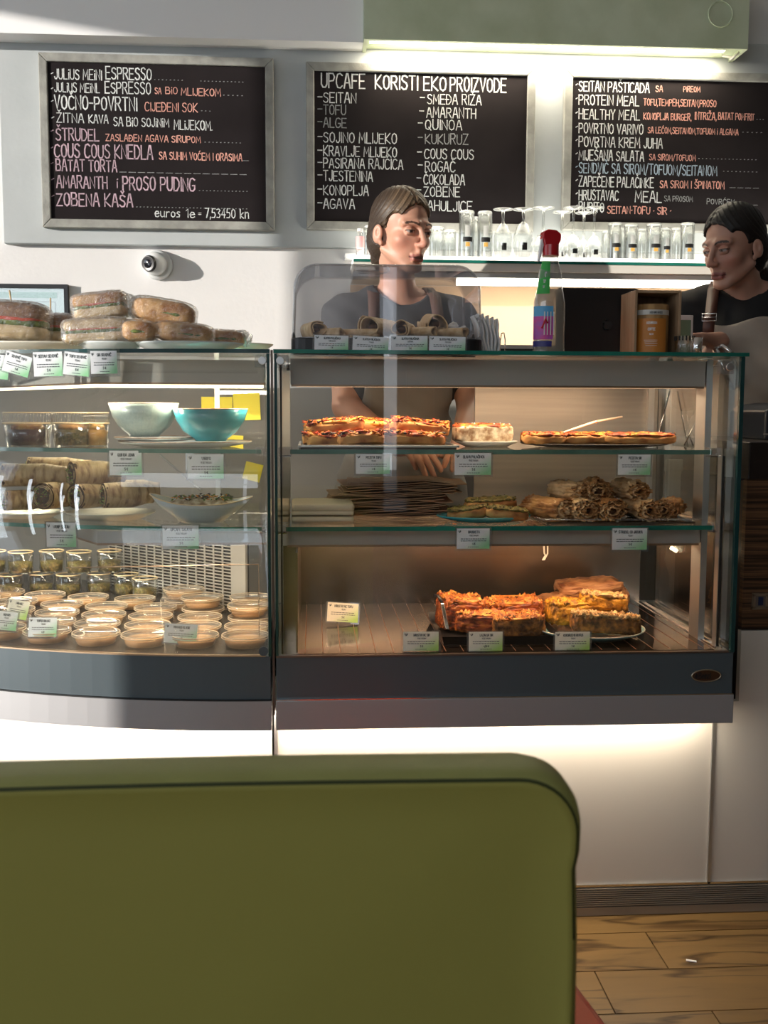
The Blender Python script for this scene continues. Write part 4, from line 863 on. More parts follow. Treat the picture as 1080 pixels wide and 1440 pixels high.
# ------------------------------------------------------------------ plates, trays and food
def plate(name, label, c, r, h=.018, m='plate', sx=1, sy=1, cat='plate', group=None, lipm=None):
    t = thing(name, label, cat, c, 0, group)
    MB().lathe([(0,.003),(r*.55,.003),(r*.62,.0045),(r*.93,h*.86),(r*.99,h),(r,h-.001),(r*.97,h-.004),(r*.66,.0005),(r*.6,0),(0,0)], (0,0,0), 48, sx, sy).build('dish', M[m], t)
    if lipm: 
        MB().tube([(r*.99*sx*math.cos(a), r*.99*sy*math.sin(a), h) for a in [i*PI/24 for i in range(48)]], .0014, 5, closed=True).build('rim', M[lipm], t)
    return t
M.update(plate=mat('white_porcelain', (.62,.66,.66), .25, coat=.4), teal=mat('teal_glaze', (.04,.30,.36), .22, c2=(.06,.40,.46), scale=20, coat=.5), teal_pale=mat('pale_teal_glaze', (.22,.42,.44), .3, c2=(.16,.34,.36), scale=30, coat=.4),
 speckle=mat('speckled_stoneware', (.27,.33,.315), .35, c2=(.22,.28,.265), scale=200, coat=.3), cream_ware=mat('cream_porcelain', (.72,.68,.58), .3, coat=.3), brown_rim=mat('brown_glaze_rim', (.20,.09,.04), .4, c2=(.45,.35,.25), scale=90),
 tray=mat('dark_tray', (.03,.028,.03), .3), crust=mat('baked_crust', (.56,.30,.10), .65, c2=(.26,.09,.02), c3=(.46,.21,.06), scale=26, bump=.5, bscale=60),
 topping=mat('melted_topping', (.62,.24,.035), .45, c2=(.14,.018,.006), c3=(.45,.07,.014), scale=55, bump=.8, bscale=90, pos=(.38,.62)),
 topping_y=mat('cheese_topping', (.72,.40,.07), .45, c2=(.34,.07,.012), c3=(.66,.26,.035), scale=60, bump=.8, bscale=100), olive=mat('dark_olive_bits', (.035,.02,.018), .35), tomato=mat('tomato_bits', (.50,.06,.02), .35), green=mat('green_leaf_bits', (.16,.22,.03), .5, c2=(.06,.10,.015), scale=60),
 filling=mat('creamy_filling', (.70,.62,.48), .6, c2=(.22,.12,.06), c3=(.45,.36,.25), scale=70, bump=.6, bscale=90),
 lasagne=mat('lasagne_bake', (.50,.16,.03), .45, c2=(.07,.016,.007), c3=(.28,.055,.014), scale=46, bump=.9, bscale=70, stretch=(1,1,2.4)),
 lasagne_top=mat('gratin_top', (.72,.36,.08), .42, c2=(.18,.04,.01), c3=(.55,.17,.03), scale=50, bump=1, bscale=120),
 cornpie=mat('corn_pie', (.74,.36,.02), .5, c2=(.22,.09,.01), c3=(.60,.27,.02), scale=60, bump=1, bscale=150), pie_side=mat('vegetable_pie_side', (.42,.17,.03), .6, c2=(.06,.025,.01), c3=(.20,.08,.02), scale=60, bump=.9, bscale=110),
 phyllo=mat('phyllo_pastry', (.62,.33,.12), .5, c2=(.24,.09,.025), c3=(.46,.21,.07), scale=30, bump=.5, bscale=60), phyllo_light=mat('pale_phyllo', (.85,.60,.34), .5, c2=(.55,.28,.10), scale=22, bump=.4, bscale=50),
 borek=mat('borek_pastry', (.60,.32,.15), .5, c2=(.18,.055,.02), c3=(.45,.20,.08), scale=18, stretch=(1,1,7), bump=.5, bscale=50),
 bread=mat('bread_crust', (.52,.27,.10), .55, c2=(.30,.12,.03), c3=(.60,.36,.15), scale=18, bump=.4, bscale=60), bread_dark=mat('dark_seeded_bun', (.17,.08,.045), .6, c2=(.30,.17,.09), scale=90, bump=.6, bscale=120), crumb=mat('bread_crumb', (.66,.52,.32), .7, c2=(.5,.36,.2), scale=40, bump=.3, bscale=80),
 tortilla=mat('toasted_tortilla', (.62,.46,.27), .6, c2=(.28,.16,.08), c3=(.54,.38,.20), scale=30, stretch=(3,1,1), bump=.4, bscale=60), bean=mat('dark_bean_filling', (.055,.025,.015), .5, c2=(.13,.07,.03), scale=90, bump=.8, bscale=120),
 crepe=mat('crepe', (.85,.62,.36), .55, c2=(.62,.38,.17), scale=60, bump=.3, bscale=80), crepe_in=mat('crepe_dark_inside', (.12,.06,.035), .5), tissue=mat('white_tissue', (.82,.82,.82), .8, bump=.3, bscale=40), kraft=mat('kraft_paper', (.46,.27,.15), .75, c2=(.38,.21,.11), scale=8), cream_paper=mat('cream_paper', (.72,.60,.44), .8))
def filmmat(name, amt=.35, sc=70, tint=(.98,.98,.97), haze=.015, rough=.08, f0=.10):
    m = glassmat(name, tint, f0, 1.9, rough=rough, fmax=.85, haze=haze, hazecol=(.8,.82,.85))
    N, L = m.node_tree.nodes, m.node_tree.links
    tc = N.new('ShaderNodeTexCoord'); n = N.new('ShaderNodeTexNoise'); n.inputs['Scale'].default_value = sc; n.inputs['Detail'].default_value = 3; n.inputs['Distortion'].default_value = 1.2
    bp = N.new('ShaderNodeBump'); bp.inputs['Strength'].default_value = 1; bp.inputs['Distance'].default_value = .01*amt
    L.new(tc.outputs['Object'], n.inputs[0]); L.new(n.outputs[0], bp.inputs['Height'])
    for x in N:
        if x.type in ('BSDF_GLOSSY', 'LAYER_WEIGHT'): L.new(bp.outputs[0], x.inputs['Normal'])
    return m
M['film'] = filmmat('cling_film', .5, 90, rough=.06); M['film_hard'] = filmmat('crumpled_film', .5, 120, (.97,.97,.96), .03, rough=.05, f0=.22)
def bits(parent, name, m, n, box, s=(.002,.004), seed=1, long=1, par_world=False, zf=None):
    """many small crumbs or shreds joined as one countless part"""
    r = random.Random(seed); mb = MB()
    x0, x1, y0, y1, z0, z1 = box
    for _ in range(n):
        c = (r.uniform(x0, x1), r.uniform(y0, y1), r.uniform(z0, z1))
        if zf: c = (c[0], c[1], zf(c[0], c[1])+r.uniform(z0, z1))
        a = r.uniform(0, PI); b = r.uniform(-.5, .5); q = r.uniform(*s)
        ax = Vector((math.cos(a)*math.cos(b), math.sin(a)*math.cos(b), math.sin(b)))*q*long; ay = Vector((-math.sin(a), math.cos(a), 0))*q*.6; az = ax.cross(ay).normalized()*q*.45
        C_ = Vector(c); v = [C_+ax, C_-ax, C_+ay, C_-ay, C_+az, C_-az]
        mb.add(v, [(0,2,4),(2,1,4),(1,3,4),(3,0,4),(2,0,5),(1,2,5),(3,1,5),(0,3,5)], long < 2)
    return tag(mb.build(name, m, parent), kind='stuff')
def food(name, label, cat, c, dims, base, top=None, rot=0, tilt=(0,0), amp=.003, freq=60, seed=0, e=(.35,.35), group=None, topz=.55, nbits=60, bitm=('olive','tomato'), ridge=False, nu=56, nv=28, ttop=.35, pname='crust', bl=1, bs=(.002,.004), an=(1,1,1)):
    """c = centre of the underside"""
    t = thing(name, label, cat, c, rot, group); t.rotation_euler = (tilt[0], tilt[1], rot)
    sx, sy, sz = [d/2 for d in dims]
    MB().blob(sx, sy, sz, e[0], e[1], amp, freq, seed, nu, nv, (0,0,sz), flat=-sz*.97, ridge=ridge, an=an).build(pname, M[base], t)
    if top:
        MB().blob(sx*.96, sy*.96, sz*ttop, .7, e[1], amp*1.5, freq*1.5, seed+3, nu+30, 26, (0,0,sz*2-sz*ttop*.35), ridge=False).build('topping', M[top], t)
    for i, bm in enumerate(bitm if nbits else ()):
        bits(t, 'topping_bits', M[bm], nbits, (-sx*.9, sx*.9, -sy*.9, sy*.9, sz*2-.005, sz*2+sz*ttop*.75+.0015), bs, seed*7+i, bl)
    return t
def at(px, py, Y, z=None):
    p = P(px, py, Y); return Vector((p.x, p.y, p.z if z is None else z))
def wpx(n, Y): return n*Y/FPX
# --- heated case, upper shelf
zs = ZS1
t = thing('baking_tray', 'dark flat tray under the two layers of stacked pizza slices', 'tray', at(528, 625, 2.42, zs))
w2 = wpx(208, 2.42)/2
MB().prism([(-w2,-.13),(w2,-.13),(w2+.002,.13),(-w2-.002,.13)], .0, .004).build('tray_base', M['tray'], t)
MB().box(-w2-.004, w2+.004, -.134, -.126, .003, .008).box(-w2-.006, -w2, -.134, .134, .003, .008).box(w2, w2+.006, -.134, .134, .003, .008).build('tray_rim', M['steel_v'], t, bevel=.001)
GP = 'pizza slices stacked on the upper shelf tray'
sl = [(458, 62, 0, 2.40, 'front-left bottom pizza slice with a browned corner', 'topping'), (510, 66, 0, 2.37, 'pale-edged pizza slice in the middle of the bottom row', 'topping'), (582, 96, 0, 2.38, 'long bottom pizza slice at the right end of the stack', 'topping'),
      (470, 82, 1, 2.42, 'top-left pizza slice with dark olives', 'topping_y'), (530, 82, 1, 2.44, 'top centre pizza slice heaped with yellow cheese', 'topping_y'), (592, 84, 1, 2.42, 'top-right pizza slice tilted over its neighbour', 'topping')]
for i, (px, w_, lv, Y, lb_, tp) in enumerate(sl):
    food('pizza_slice', lb_, 'pizza', at(px, 0, Y, zs+.005+lv*.026), (wpx(w_, Y), .13, .024), 'crust', tp, rot=random.uniform(-.12,.12), tilt=(random.uniform(-.05,.05), (.03,-.05,.04,-.09,.07,.10)[i]), amp=.005, freq=75, seed=i+1, group=GP, nbits=190, bitm=('olive','tomato','topping_y','topping'), ttop=.6, bs=(.003,.008), bl=1.9)
food('savoury_pie', 'creamy nut-topped savoury slice on the small white plate', 'pie', at(686, 0, 2.42, zs+.012), (wpx(80,2.42), .09, .036), 'filling', 'topping', rot=.05, amp=.003, seed=12, bitm=('topping_y','bean','tissue'), nbits=40, e=(.25,.25))
plate('serving_plate', 'small white plate under the creamy savoury slice', at(692, 0, 2.42, zs), wpx(45,2.42), .014)
t = plate('serving_plate', 'dark oval plate under the flat pizza pieces with tongs', at(850, 0, 2.42, zs), wpx(106,2.42), .010, 'tray', sy=.8)
GP = 'flat pizza pieces on the right tray'
for i, (px, w_, lb_) in enumerate([(775, 62, 'leftmost flat pizza piece with folded golden edge'), (830, 80, 'middle flat pizza piece covered in red topping'), (908, 112, 'rightmost long flat pizza piece with a pale crust')]):
    food('pizza_slice', lb_, 'pizza', at(px, 0, 2.40+.012*(i==1), zs+.008), (wpx(w_, 2.4), .13, .022), 'crust', 'topping', rot=(-.1,.08,0)[i], amp=.0035, freq=70, seed=i+31, group=GP, nbits=80, bitm=('olive','tomato','topping_y'), ttop=.35, bs=(.0018,.004), bl=1.6, e=(.5,.5))
t = thing('serving_tongs', 'pale metal tongs lying on the flat pizza pieces', 'tongs', at(830, 600, 2.43))
a, b, c_ = P(782, 612, 2.40), P(838, 593, 2.43), P(875, 586, 2.46)
MB().tube([a, b, c_], [.0016,.0022,.0022], 8).tube([a+Vector((0,.012,0)), b+Vector((0,.01,.001)), c_], [.0014,.002,.002], 8).build('arm', mat('pale_tong', (.75,.62,.48), .35, .4), t, True)
MB().lathe([(0,-.004),(.004,-.002),(.004,.002),(0,.004)], b, 10).build('hinge', M['chrome'], t, True)
# --- heated case, lower shelf
zs = ZS2
GP = 'stacked kraft paper bags on the lower shelf'
kb = None
def bag_mesh(seed):
    r = random.Random(seed); m = MB(); n = 10; L_ = .30; D = .19; v = []
    for i in range(n+1):
        x = -L_/2+L_*i/n; z = .003*math.sin(i*.7+seed)+.004*(i/n)*r.random()
        for (y, dz) in ((-D/2, 0), (D/2, 0)):
            v.append((x, y, z)); v.append((x, y, z+.0022))
    m.add(v, [(4*i+a, 4*i+b, 4*i+4+b, 4*i+4+a) for i in range(n) for a, b in ((0,2),(3,1),(1,0),(2,3))]+[(0,1,3,2),(4*n,4*n+2,4*n+3,4*n+1)], False)
    return m
meshes = []
r_ = random.Random(5)
kx = at(566, 0, 2.52).x
for i in range(23):
    if i < 6:
        o = bag_mesh(i).build('paper_bag', M['kraft']); meshes.append(o.data); tag(o, 'thin brown kraft paper bag in the tall stack under the hands', 'paper bag', GP)
        tag(o)
    else:
        o = bpy.data.objects.new('paper_bag', meshes[i % 6]); COL.objects.link(o); tag(o, 'thin brown kraft paper bag in the tall stack under the hands', 'paper bag', GP)
    f = i/22
    o.location = (kx-.035+.012*math.sin(i*.9)+.055*f*f-.01*(i%2), 2.54+.008*math.sin(i*1.7), zs+.001+i*.0034+.004*max(0, f-.4))
    o.rotation_euler = (r_.uniform(-.01,.01), .0+(-.0 if i < 15 else .0025*(i-14)), r_.uniform(-.06,.06)); o.scale = (1-.18*f, 1, 1)
GP = 'folded cream paper napkins at the left of the lower shelf'
for i in range(3):
    t = thing('paper_napkin', ['thick folded cream napkin pad, bottom of the pile', 'cream napkin pad in the middle of the pile', 'puffed-up cream napkin pad on top of the pile'][i], 'napkin', at(452, 0, 2.40, zs+.001+(0,.014,.026)[i]), .01*i, GP)
    m = MB(); 
    m.blob(wpx(86,2.4)/2, .08, (.0065,.0055,.0085)[i], .25, .12, .0012, 30, i+2, 64, 12, (0,0,.007)); m.build('folded_sheets', M['cream_paper'], t)
    m = MB(); m.blob(wpx(18,2.4)/2, .08, (.0065,.0055,.0085)[i], .3, .15, .0012, 30, i+9, 30, 10, (-wpx(55,2.4),0,.007)); m.build('folded_flap', M['cream_paper'], t)
t = plate('serving_plate', 'teal plate carrying the green-topped bruschetta on the lower shelf', at(690, 0, 2.36, zs), wpx(68,2.36), .014, 'teal', sy=.75)
GP = 'bruschetta pieces on the teal plate'
M['pesto'] = mat('pesto_topping', (.20,.17,.03), .6, c2=(.32,.22,.05), c3=(.08,.06,.015), scale=90, bump=.9, bscale=130)
for i, (px, w_, zo, ti, Y, lb_) in enumerate([(668, 60, .006, -.15, 2.35, 'left bruschetta leaning low on the teal plate'), (722, 64, .006, .10, 2.33, 'front right bruschetta with thick green topping'), (700, 74, .022, -.05, 2.38, 'bruschetta resting on top of the other two')]):
    food('bruschetta', lb_, 'bread', at(px, 0, Y, zs+zo), (wpx(w_, Y), .08, .026), 'crust', 'pesto', rot=.1*i-.1, tilt=(0, ti), amp=.003, seed=i+50, group=GP, nbits=70, bitm=('green','olive'), e=(.6,.6), bs=(.0015,.0035))
t = thing('glass_tray', 'dark glass tray beneath the crumpled phyllo strudels', 'tray', at(872, 0, 2.40, zs))
w2 = wpx(222, 2.4)/2
MB().prism([(-w2*.93,-.115),(w2*.93,-.115),(w2,.12),(-w2,.12)], 0, .004).build('tray_base', mat('smoked_glass', (.07,.05,.035), .1, coat=.5), t)
MB().tube([(-w2,-.12,.010),(w2,-.12,.010),(w2+.004,.12,.010),(-w2-.004,.12,.010)], .0022, 6, closed=True).build('tray_rim', M['acrylic'], t)
def strudel(label, c, L_, r, rot, seed, group, rz_=.8, tip=0):
    """roll of thin phyllo leaves, axis along local Y so that the wound edge shows at the front"""
    t = thing('phyllo_strudel', label, 'pastry', c, rot, group); t.rotation_euler[0] = tip
    rd = random.Random(seed)
    MB().blob(r*.62, L_*.44, r*.52*rz_, .7, .7, .004, 70, seed, 40, 24, (0,.004,r*rz_)).build('apple_filling', M['phyllo_core'], t)
    for k in range(4):
        n = 92; v = []; m = MB(); turns = 1.5; a0 = seed+k*2.1; R0_ = r*(1.0, .80, .60, .38)[k]; ny = 13
        for j in range(ny):
            y = -L_/2+L_*j/(ny-1)
            for i in range(n+1):
                f = i/n; a = a0+2*PI*turns*f
                wob = noise.noise(Vector((a*2.6+seed, y*30, k*5.1+seed)))*.6+.8*noise.noise(Vector((a*7, y*80, k*3.7+seed)))
                rr = R0_*(1-.20*f)*(1+.40*wob)
                edge = .016*noise.noise(Vector((a*1.9, seed, k*2.)))+.004*noise.noise(Vector((a*6, seed, k*2.))) if j == 0 else 0
                v.append((math.cos(a)*rr*1.08, y+edge-(.004*k if j == 0 else 0), r*rz_+math.sin(a)*rr*rz_))
        m.add(v, [(j*(n+1)+i, j*(n+1)+i+1, (j+1)*(n+1)+i+1, (j+1)*(n+1)+i) for j in range(ny-1) for i in range(n)], True)
        o = m.build('phyllo_leaf', M['phyllo_light' if (k+seed) % 2 == 0 else 'phyllo'], t); q = o.modifiers.new('thickness', 'SOLIDIFY'); q.thickness = .0009
    return t
M['phyllo_core'] = mat('phyllo_core', (.20,.085,.03), .6, c2=(.10,.04,.015), scale=60, bump=.5, bscale=90)
GP = 'phyllo strudels piled on the lower shelf'
for i, (px, Y, L_, r, zo, rt, lb_) in enumerate([(784, 2.36, .12, .030, .005, .55, 'ruffled phyllo strudel at the left front of the pile'), (827, 2.35, .12, .029, .005, .15, 'second phyllo strudel from the left in the front row'), (873, 2.34, .12, .030, .005, -.1, 'phyllo strudel in the middle of the front row'), (918, 2.35, .12, .029, .005, .1, 'fourth phyllo strudel from the left in the front row'), (961, 2.37, .12, .028, .005, -.5, 'phyllo strudel at the right end of the front row'),
        (815, 2.40, .11, .026, .044, .3, 'phyllo strudel at the left end of the upper layer'), (852, 2.39, .11, .029, .045, -.1, 'pale crumpled phyllo strudel, middle of the upper layer'), (902, 2.39, .11, .028, .045, .15, 'phyllo strudel at the right end of the upper layer')]):
    strudel(lb_, at(px, 0, Y, zs+zo), L_, r, rt, i*11+3, GP)
# --- heated case, deck
zs = ZD
t = thing('baking_tray', 'black rectangular tray of casserole pieces on the deck', 'tray', at(702, 0, 2.40, zs+.0005))
w2 = wpx(160, 2.40)/2
MB().prism([(-w2*.97,-.125),(w2*.97,-.125),(w2*.97,.13),(-w2*.97,.13)], 0, .004).build('tray_base', M['black'], t)
m = MB()
for (x0, y0, x1, y1, ox, oy) in ((-w2,-.13,w2,-.13,0,-.008), (w2,-.13,w2,.135,.008,0), (w2,.135,-w2,.135,0,.008), (-w2,.135,-w2,-.13,-.008,0)):
    m.add([(x0*.97,y0,.003),(x1*.97,y1,.003),(x1+ox*.8,y1+oy,.022),(x0+ox*.8,y0+oy,.022)], [(0,1,2,3)])
m.build('tray_wall', M['black'], t)
t = thing('spatula', 'steel spatula standing against the left end of the black tray', 'spatula', at(620, 880, 2.38))
a, b, c_ = P(616, 838, 2.40), P(622, 848, 2.385), P(629, 884, 2.35)
MB().tube([a+Vector((-.006,.01,0)), a, b], .0035, 8).build('handle', M['black'], t, True)
MB().obox((b+c_)/2, (.0045,0,.0), (0,.003,.0), (c_-b)/2).build('blade', M['chrome'], t, True, bevel=.0015)
GP = 'casserole pieces on the black tray'
for i, (px, w_, Y, zo, hh, dd, rt, tp, ba, lb_) in enumerate([(655, 62, 2.43, .006, .070, .10, .12, 'lasagne_top', 'lasagne', 'tall cheesy casserole piece at the left back of the black tray'), (696, 92, 2.40, .006, .045, .10, -.1, 'lasagne_top', 'lasagne', 'golden gratin-topped casserole piece in the middle of the black tray'), (735, 82, 2.44, .006, .062, .09, .05, 'lasagne_top', 'lasagne', 'casserole piece behind the tag with a peaked top'), (742, 76, 2.36, .006, .042, .08, 0, 'lasagne_top', 'pie_side', 'darker layered casserole piece at the right front of the tray')]):
    food('casserole_piece', lb_, 'casserole', at(px, 0, Y, zs+zo), (wpx(w_, Y), dd, hh), ba, tp, rot=rt, tilt=(0, (.10,.05,-.06,-.02)[i]), amp=.008, freq=120, seed=i+70, e=(.3,.3), group=GP, nbits=130, bitm=('topping_y','topping','bean'), ttop=.16, topz=.80, bs=(.002,.005), bl=1.5, nu=80, nv=40, pname='layers')
t = plate('serving_plate', 'teal plate of corn pie at the right front of the deck', at(850, 0, 2.36, zs), wpx(79, 2.36), .020, 'teal_pale', sy=.95, lipm='cream_ware')
t = plate('serving_plate', 'teal plate of folded pastry behind the corn pie', at(822, 0, 2.58, zs), wpx(66, 2.58), .018, 'teal_pale', sy=.85)
GP = 'pie pieces on the teal plates'
M['sesame'] = mat('seed_crust', (.62,.42,.18), .6, c2=(.30,.15,.05), scale=150, bump=.9, bscale=160)
for i, (px, w_, Y, zo, hh, dd, rt, ti, tp, ba, lb_) in enumerate([(872, 100, 2.32, .016, .040, .07, -.08, .06, 'sesame', 'pie_side', 'dark vegetable pie piece lowest at the right front'), (838, 104, 2.40, .020, .052, .08, .05, 0, 'cornpie', 'cornpie', 'bright yellow corn pie piece'), (868, 66, 2.40, .055, .034, .08, -.1, .08, 'sesame', 'cornpie', 'seeded golden pie piece stacked on the corn pie')]):
    food('pie_piece', lb_, 'pie', at(px, 0, Y, zs+zo), (wpx(w_, Y), dd, hh), ba, tp, rot=rt, tilt=(-.08, ti), amp=.0065, freq=150, seed=i+90, e=(.4,.4), group=GP, nbits=110, bitm=('cornpie','topping_y','bean'), ttop=.22, topz=.78, bs=(.002,.0045), nu=80, nv=40, pname='layers')
GP = 'folded pastries on the rear plate'
for i, (px, w_, Y, zo, hh, rt, lb_) in enumerate([(822, 104, 2.55, .012, .050, .15, 'flaky folded pastry at the left of the rear plate'), (860, 84, 2.60, .014, .058, -.2, 'flaky folded pastry at the right of the rear plate'), (846, 92, 2.58, .066, .024, .05, 'browned folded pastry on top of the rear pile')]):
    food('folded_pastry', lb_, 'pastry', at(px, 0, Y, zs+zo), (wpx(w_, Y), .10, hh), 'borek', None, rot=rt, tilt=(0, (-.08,.05,-.05)[i]), amp=.009, freq=30, seed=i+110, e=(.45,.4), group=GP, nbits=0, ridge=True, nu=90, nv=44, pname='flaky_layers', an=(1,1,4))

# ------------------------------------------------------------------ on top of the heated case
zt_ = ZT
Y0 = 2.255
t = thing('bread_dome', 'clear plastic roll-top dome on a black tray holding rolled crepes', 'food dome', at(547, 0, 2.40, zt_))
w2 = wpx(268, 2.27)/2; cxw = at(547, 0, 2.27).x-at(547, 0, 2.40).x
def rrect(w, d, r, n=6):
    pts = []
    for (sx_, sy_, a0) in ((1,-1,-PI/2),(1,1,0),(-1,1,PI/2),(-1,-1,PI)):
        for i in range(n+1):
            a = a0+PI/2*i/n; pts.append((sx_*(w-r)+math.cos(a)*r, sy_*(d-r)+math.sin(a)*r))
    return pts
bp_ = [(x+cxw, y) for x, y in rrect(w2, .145, .03)]
MB().prism(bp_, 0, .028).build('tray', M['black'], t, bevel=.003)
MB().prism([(x+cxw, y) for x, y in rrect(w2-.014, .13, .025)], .028, .030).build('tray_liner', mat('tray_liner_steel', (.35,.33,.32), .3, .8), t)
for s_ in (-1, 1): MB().prismy([(cxw+s_*(w2-.008), .02), (cxw+s_*(w2+.001), .02), (cxw+s_*(w2+.001), .042), (cxw+s_*(w2-.003), .048), (cxw+s_*(w2-.007), .042)], -.02, .02).build('hinge_lug', M['black'], t, bevel=.002)
hd = .028; hw, hh = wpx(262, 2.27)/2, ZY(373, 2.29)-zt_-hd
m = MB(); prof = []
n = 14; r_c = .052
for (x_, z_c, a0, a1) in ((hw-r_c, hh-r_c, 0, PI/2), (-hw+r_c, hh-r_c, PI/2, PI)):
    for i in range(n+1):
        a = a0+(a1-a0)*i/n; prof.append((x_+math.cos(a)*r_c, z_c+math.sin(a)*r_c))
prof = [(hw+.003, 0)]+prof+[(-hw-.003, 0)]
def scale_prof(s_, dz): return [(x*s_, max(0, z*(1+dz))) for x, z in prof]
layers = [(-.128, .965, -.045), (-.134, .985, -.02), (-.125, .997, -.005), (-.11, 1, 0), (.11, 1, 0), (.125, .997, -.005), (.134, .985, -.02)]
v = []
for y, s_, dz in layers: v += [(cxw+x, y, hd+z) for x, z in scale_prof(s_, dz)]
k = len(prof); f = []
for l in range(len(layers)-1):
    for i in range(k-1): f.append((l*k+i, l*k+i+1, (l+1)*k+i+1, (l+1)*k+i))
m.add(v, f, True)
m.add([(cxw+x, -.128, hd+z) for x, z in scale_prof(.965, -.045)], [tuple(range(k))])
m.add([(cxw+x, .134, hd+z) for x, z in scale_prof(.985, -.02)], [tuple(range(k))])
m.build('dome', M['acrylic'], t)
MB().tube([(cxw+x, -.131, hd+z) for x, z in scale_prof(.975, -.032)], .0016, 6).build('dome_rim', M['plastic'], t)
hx = at(528, 0, 2.30).x-t.location.x
MB().blob(.038, .02, .010, .7, .7, c=(hx, -.02, hd+hh+.001)).build('dome_handle', M['acrylic'], t)
def crepe(label, px, r, L_, rz, tz, z, seed, Y=2.34):
    r *= 1.22; o = thing('rolled_crepe', label, 'crepe', at(px, 0, Y, z), rz, 'rolled crepes under the clear dome'); o.rotation_euler = (tz, 0, rz)
    n = 44; v = []; turns = 1.45
    for j, y in enumerate((-L_/2, -L_/2+.004, 0, L_/2)):
        for i in range(n+1):
            a = 2*PI*turns*i/n+seed; rr = r*(1-.36*i/n)+.0015*math.sin(a*3+seed)
            v.append((math.cos(a)*rr*1.05, y, r+math.sin(a)*rr*.9))
    m = MB(); m.add(v, [(j*(n+1)+i, j*(n+1)+i+1, (j+1)*(n+1)+i+1, (j+1)*(n+1)+i) for j in range(3) for i in range(n)], True)
    ob = m.build('crepe_sheet', M['crepe'], o); s = ob.modifiers.new('thickness', 'SOLIDIFY'); s.thickness = .0024
    m = MB(); m.blob(r*.52, L_*.42, r*.42, .8, .6, .001, 80, seed, 24, 12, (0, .004, r)); m.build('filling', M['crepe_in'], o)
    return o
zc = zt_+.031
for a in [('crepe with dark filling at the left end under the dome', 440, .015, .09, .25, 0, zc, 1, 2.36), ('large freckled crepe bulging left of the middle', 536, .0205, .11, -.55, 0, zc, 2, 2.36), ('open-ended crepe showing its hollow in the middle', 571, .016, .11, -.25, 0, zc, 4, 2.34), ('small flat crepe lying low in front of the tall one', 592, .010, .08, .9, 0, zc, 5, 2.31),
          ('tall crepe resting open-mouthed on the others', 612, .019, .10, .08, .10, zc+.014, 3, 2.38), ('crepe at the bottom right beneath the tall one', 634, .010, .09, .9, 0, zc, 6, 2.33), ('flat pale crepe between left end and the middle', 505, .008, .09, 1.2, 0, zc, 7, 2.33), ('flat crepe beside the left dark one', 462, .008, .07, .9, 0, zc, 8, 2.33)]: crepe(*a)
for i, (px, hh_) in enumerate(((641, .038), (655, .030))):
    t = thing('tissue', ['taller crumpled white tissue at the right under the dome', 'shorter crumpled white tissue by the right dome wall'][i], 'tissue', at(px, 0, 2.38, zc), 0, 'crumpled tissues under the dome')
    MB().blob(.011, .02, hh_/2, .8, .8, .006, 60, i+4, 30, 20, (0,0,hh_/2), ridge=True).build('crumpled_sheet', M['tissue'], t)
t = thing('plastic_tongs', 'clear plastic tongs standing up inside the dome', 'tongs', at(507, 0, 2.40, zc))
MB().obox((.0,0,.026), (.005,0,.001), (0,.0015,0), (.004,0,.026)).obox((.0,.012,.026), (.005,0,.001), (0,.0015,0), (.004,0,.026)).build('arm', M['acrylic'], t, bevel=.001)
# napkin holder
t = thing('napkin_holder', 'wire holder of white napkins between dome and spray bottle', 'napkin holder', at(696, 0, 2.34, zt_))
w2 = wpx(15, 2.34)
MB().box(-w2-.002, w2+.004, -.035, .035, 0, .002).build('base', M['steel_v'], t)
for x in (-w2-.002, w2+.004): MB().tube([(x,-.03,.001),(x,-.03,.03),(x,-.015,.046),(x,.015,.046),(x,.03,.03),(x,.03,.001)], .0013, 6).build('wire_side', M['chrome'], t)
for i in range(6):
    v = []; x0 = -w2+.005+i*.0068
    for j in range(9):
        z = .002+.086*j/8*(1-.12*abs(i-1.5)/3); lean = -.012*(j/8)**1.5+(i-2.5)*.0004*j
        wv = .0016*math.sin(j*1.3+i)
        for (y, dy) in ((-.032, 0), (0, 0), (.03, 0)):
            v.append((x0+lean+wv, y*(1-.35*(j/8)**3), z))
    m = MB(); m.add(v, [(3*j+a, 3*j+a+1, 3*j+a+4, 3*j+a+3) for j in range(8) for a in (0,1)], True)
    o = m.build('paper_napkin', M['tissue']); s = o.modifiers.new('thickness','SOLIDIFY'); s.thickness = .003; o.location = t.location
    tag(o, 'white paper napkin in the wire holder, '+['leftmost','second from the left','third from the left','third from the right','second from the right','rightmost'][i], 'napkin', 'napkins in the wire holder')
# spray bottle
t = thing('spray_bottle', 'clear spray bottle with red trigger and green and pink labels', 'spray bottle', at(781, 0, 2.33, zt_), .15)
S = 2.33/FPX
prof = [(0,0),(22.5*S,0),(23.5*S,3*S),(22.5*S,20*S),(23*S,60*S),(23*S,72*S),(20*S,84*S),(17.5*S,95*S),(17*S,110*S),(13*S,124*S),(11.5*S,130*S),(11*S,140*S)]
MB().lathe(prof, (0,0,0), 32, 1, .62).build('bottle_body', M['bottle'], t)
MB().lathe([(0,1*S),(21*S,1*S),(21*S,20*S),(21.5*S,66*S),(19*S,82*S),(17*S,90*S),(0,90*S)], (0,0,0), 32, 1, .60).build('liquid', glassmat('clear_liquid', (.80,.80,.77), .03, 3, haze=.5, hazecol=(.48,.45,.40)), t)
MB().cyl((0,0,136*S), 11.5*S, 15*S, 24).build('collar', M['red_pl'] if 'red_pl' in M else M.setdefault('red_pl', mat('red_plastic', (.55,.012,.02), .3, coat=.3)), t)
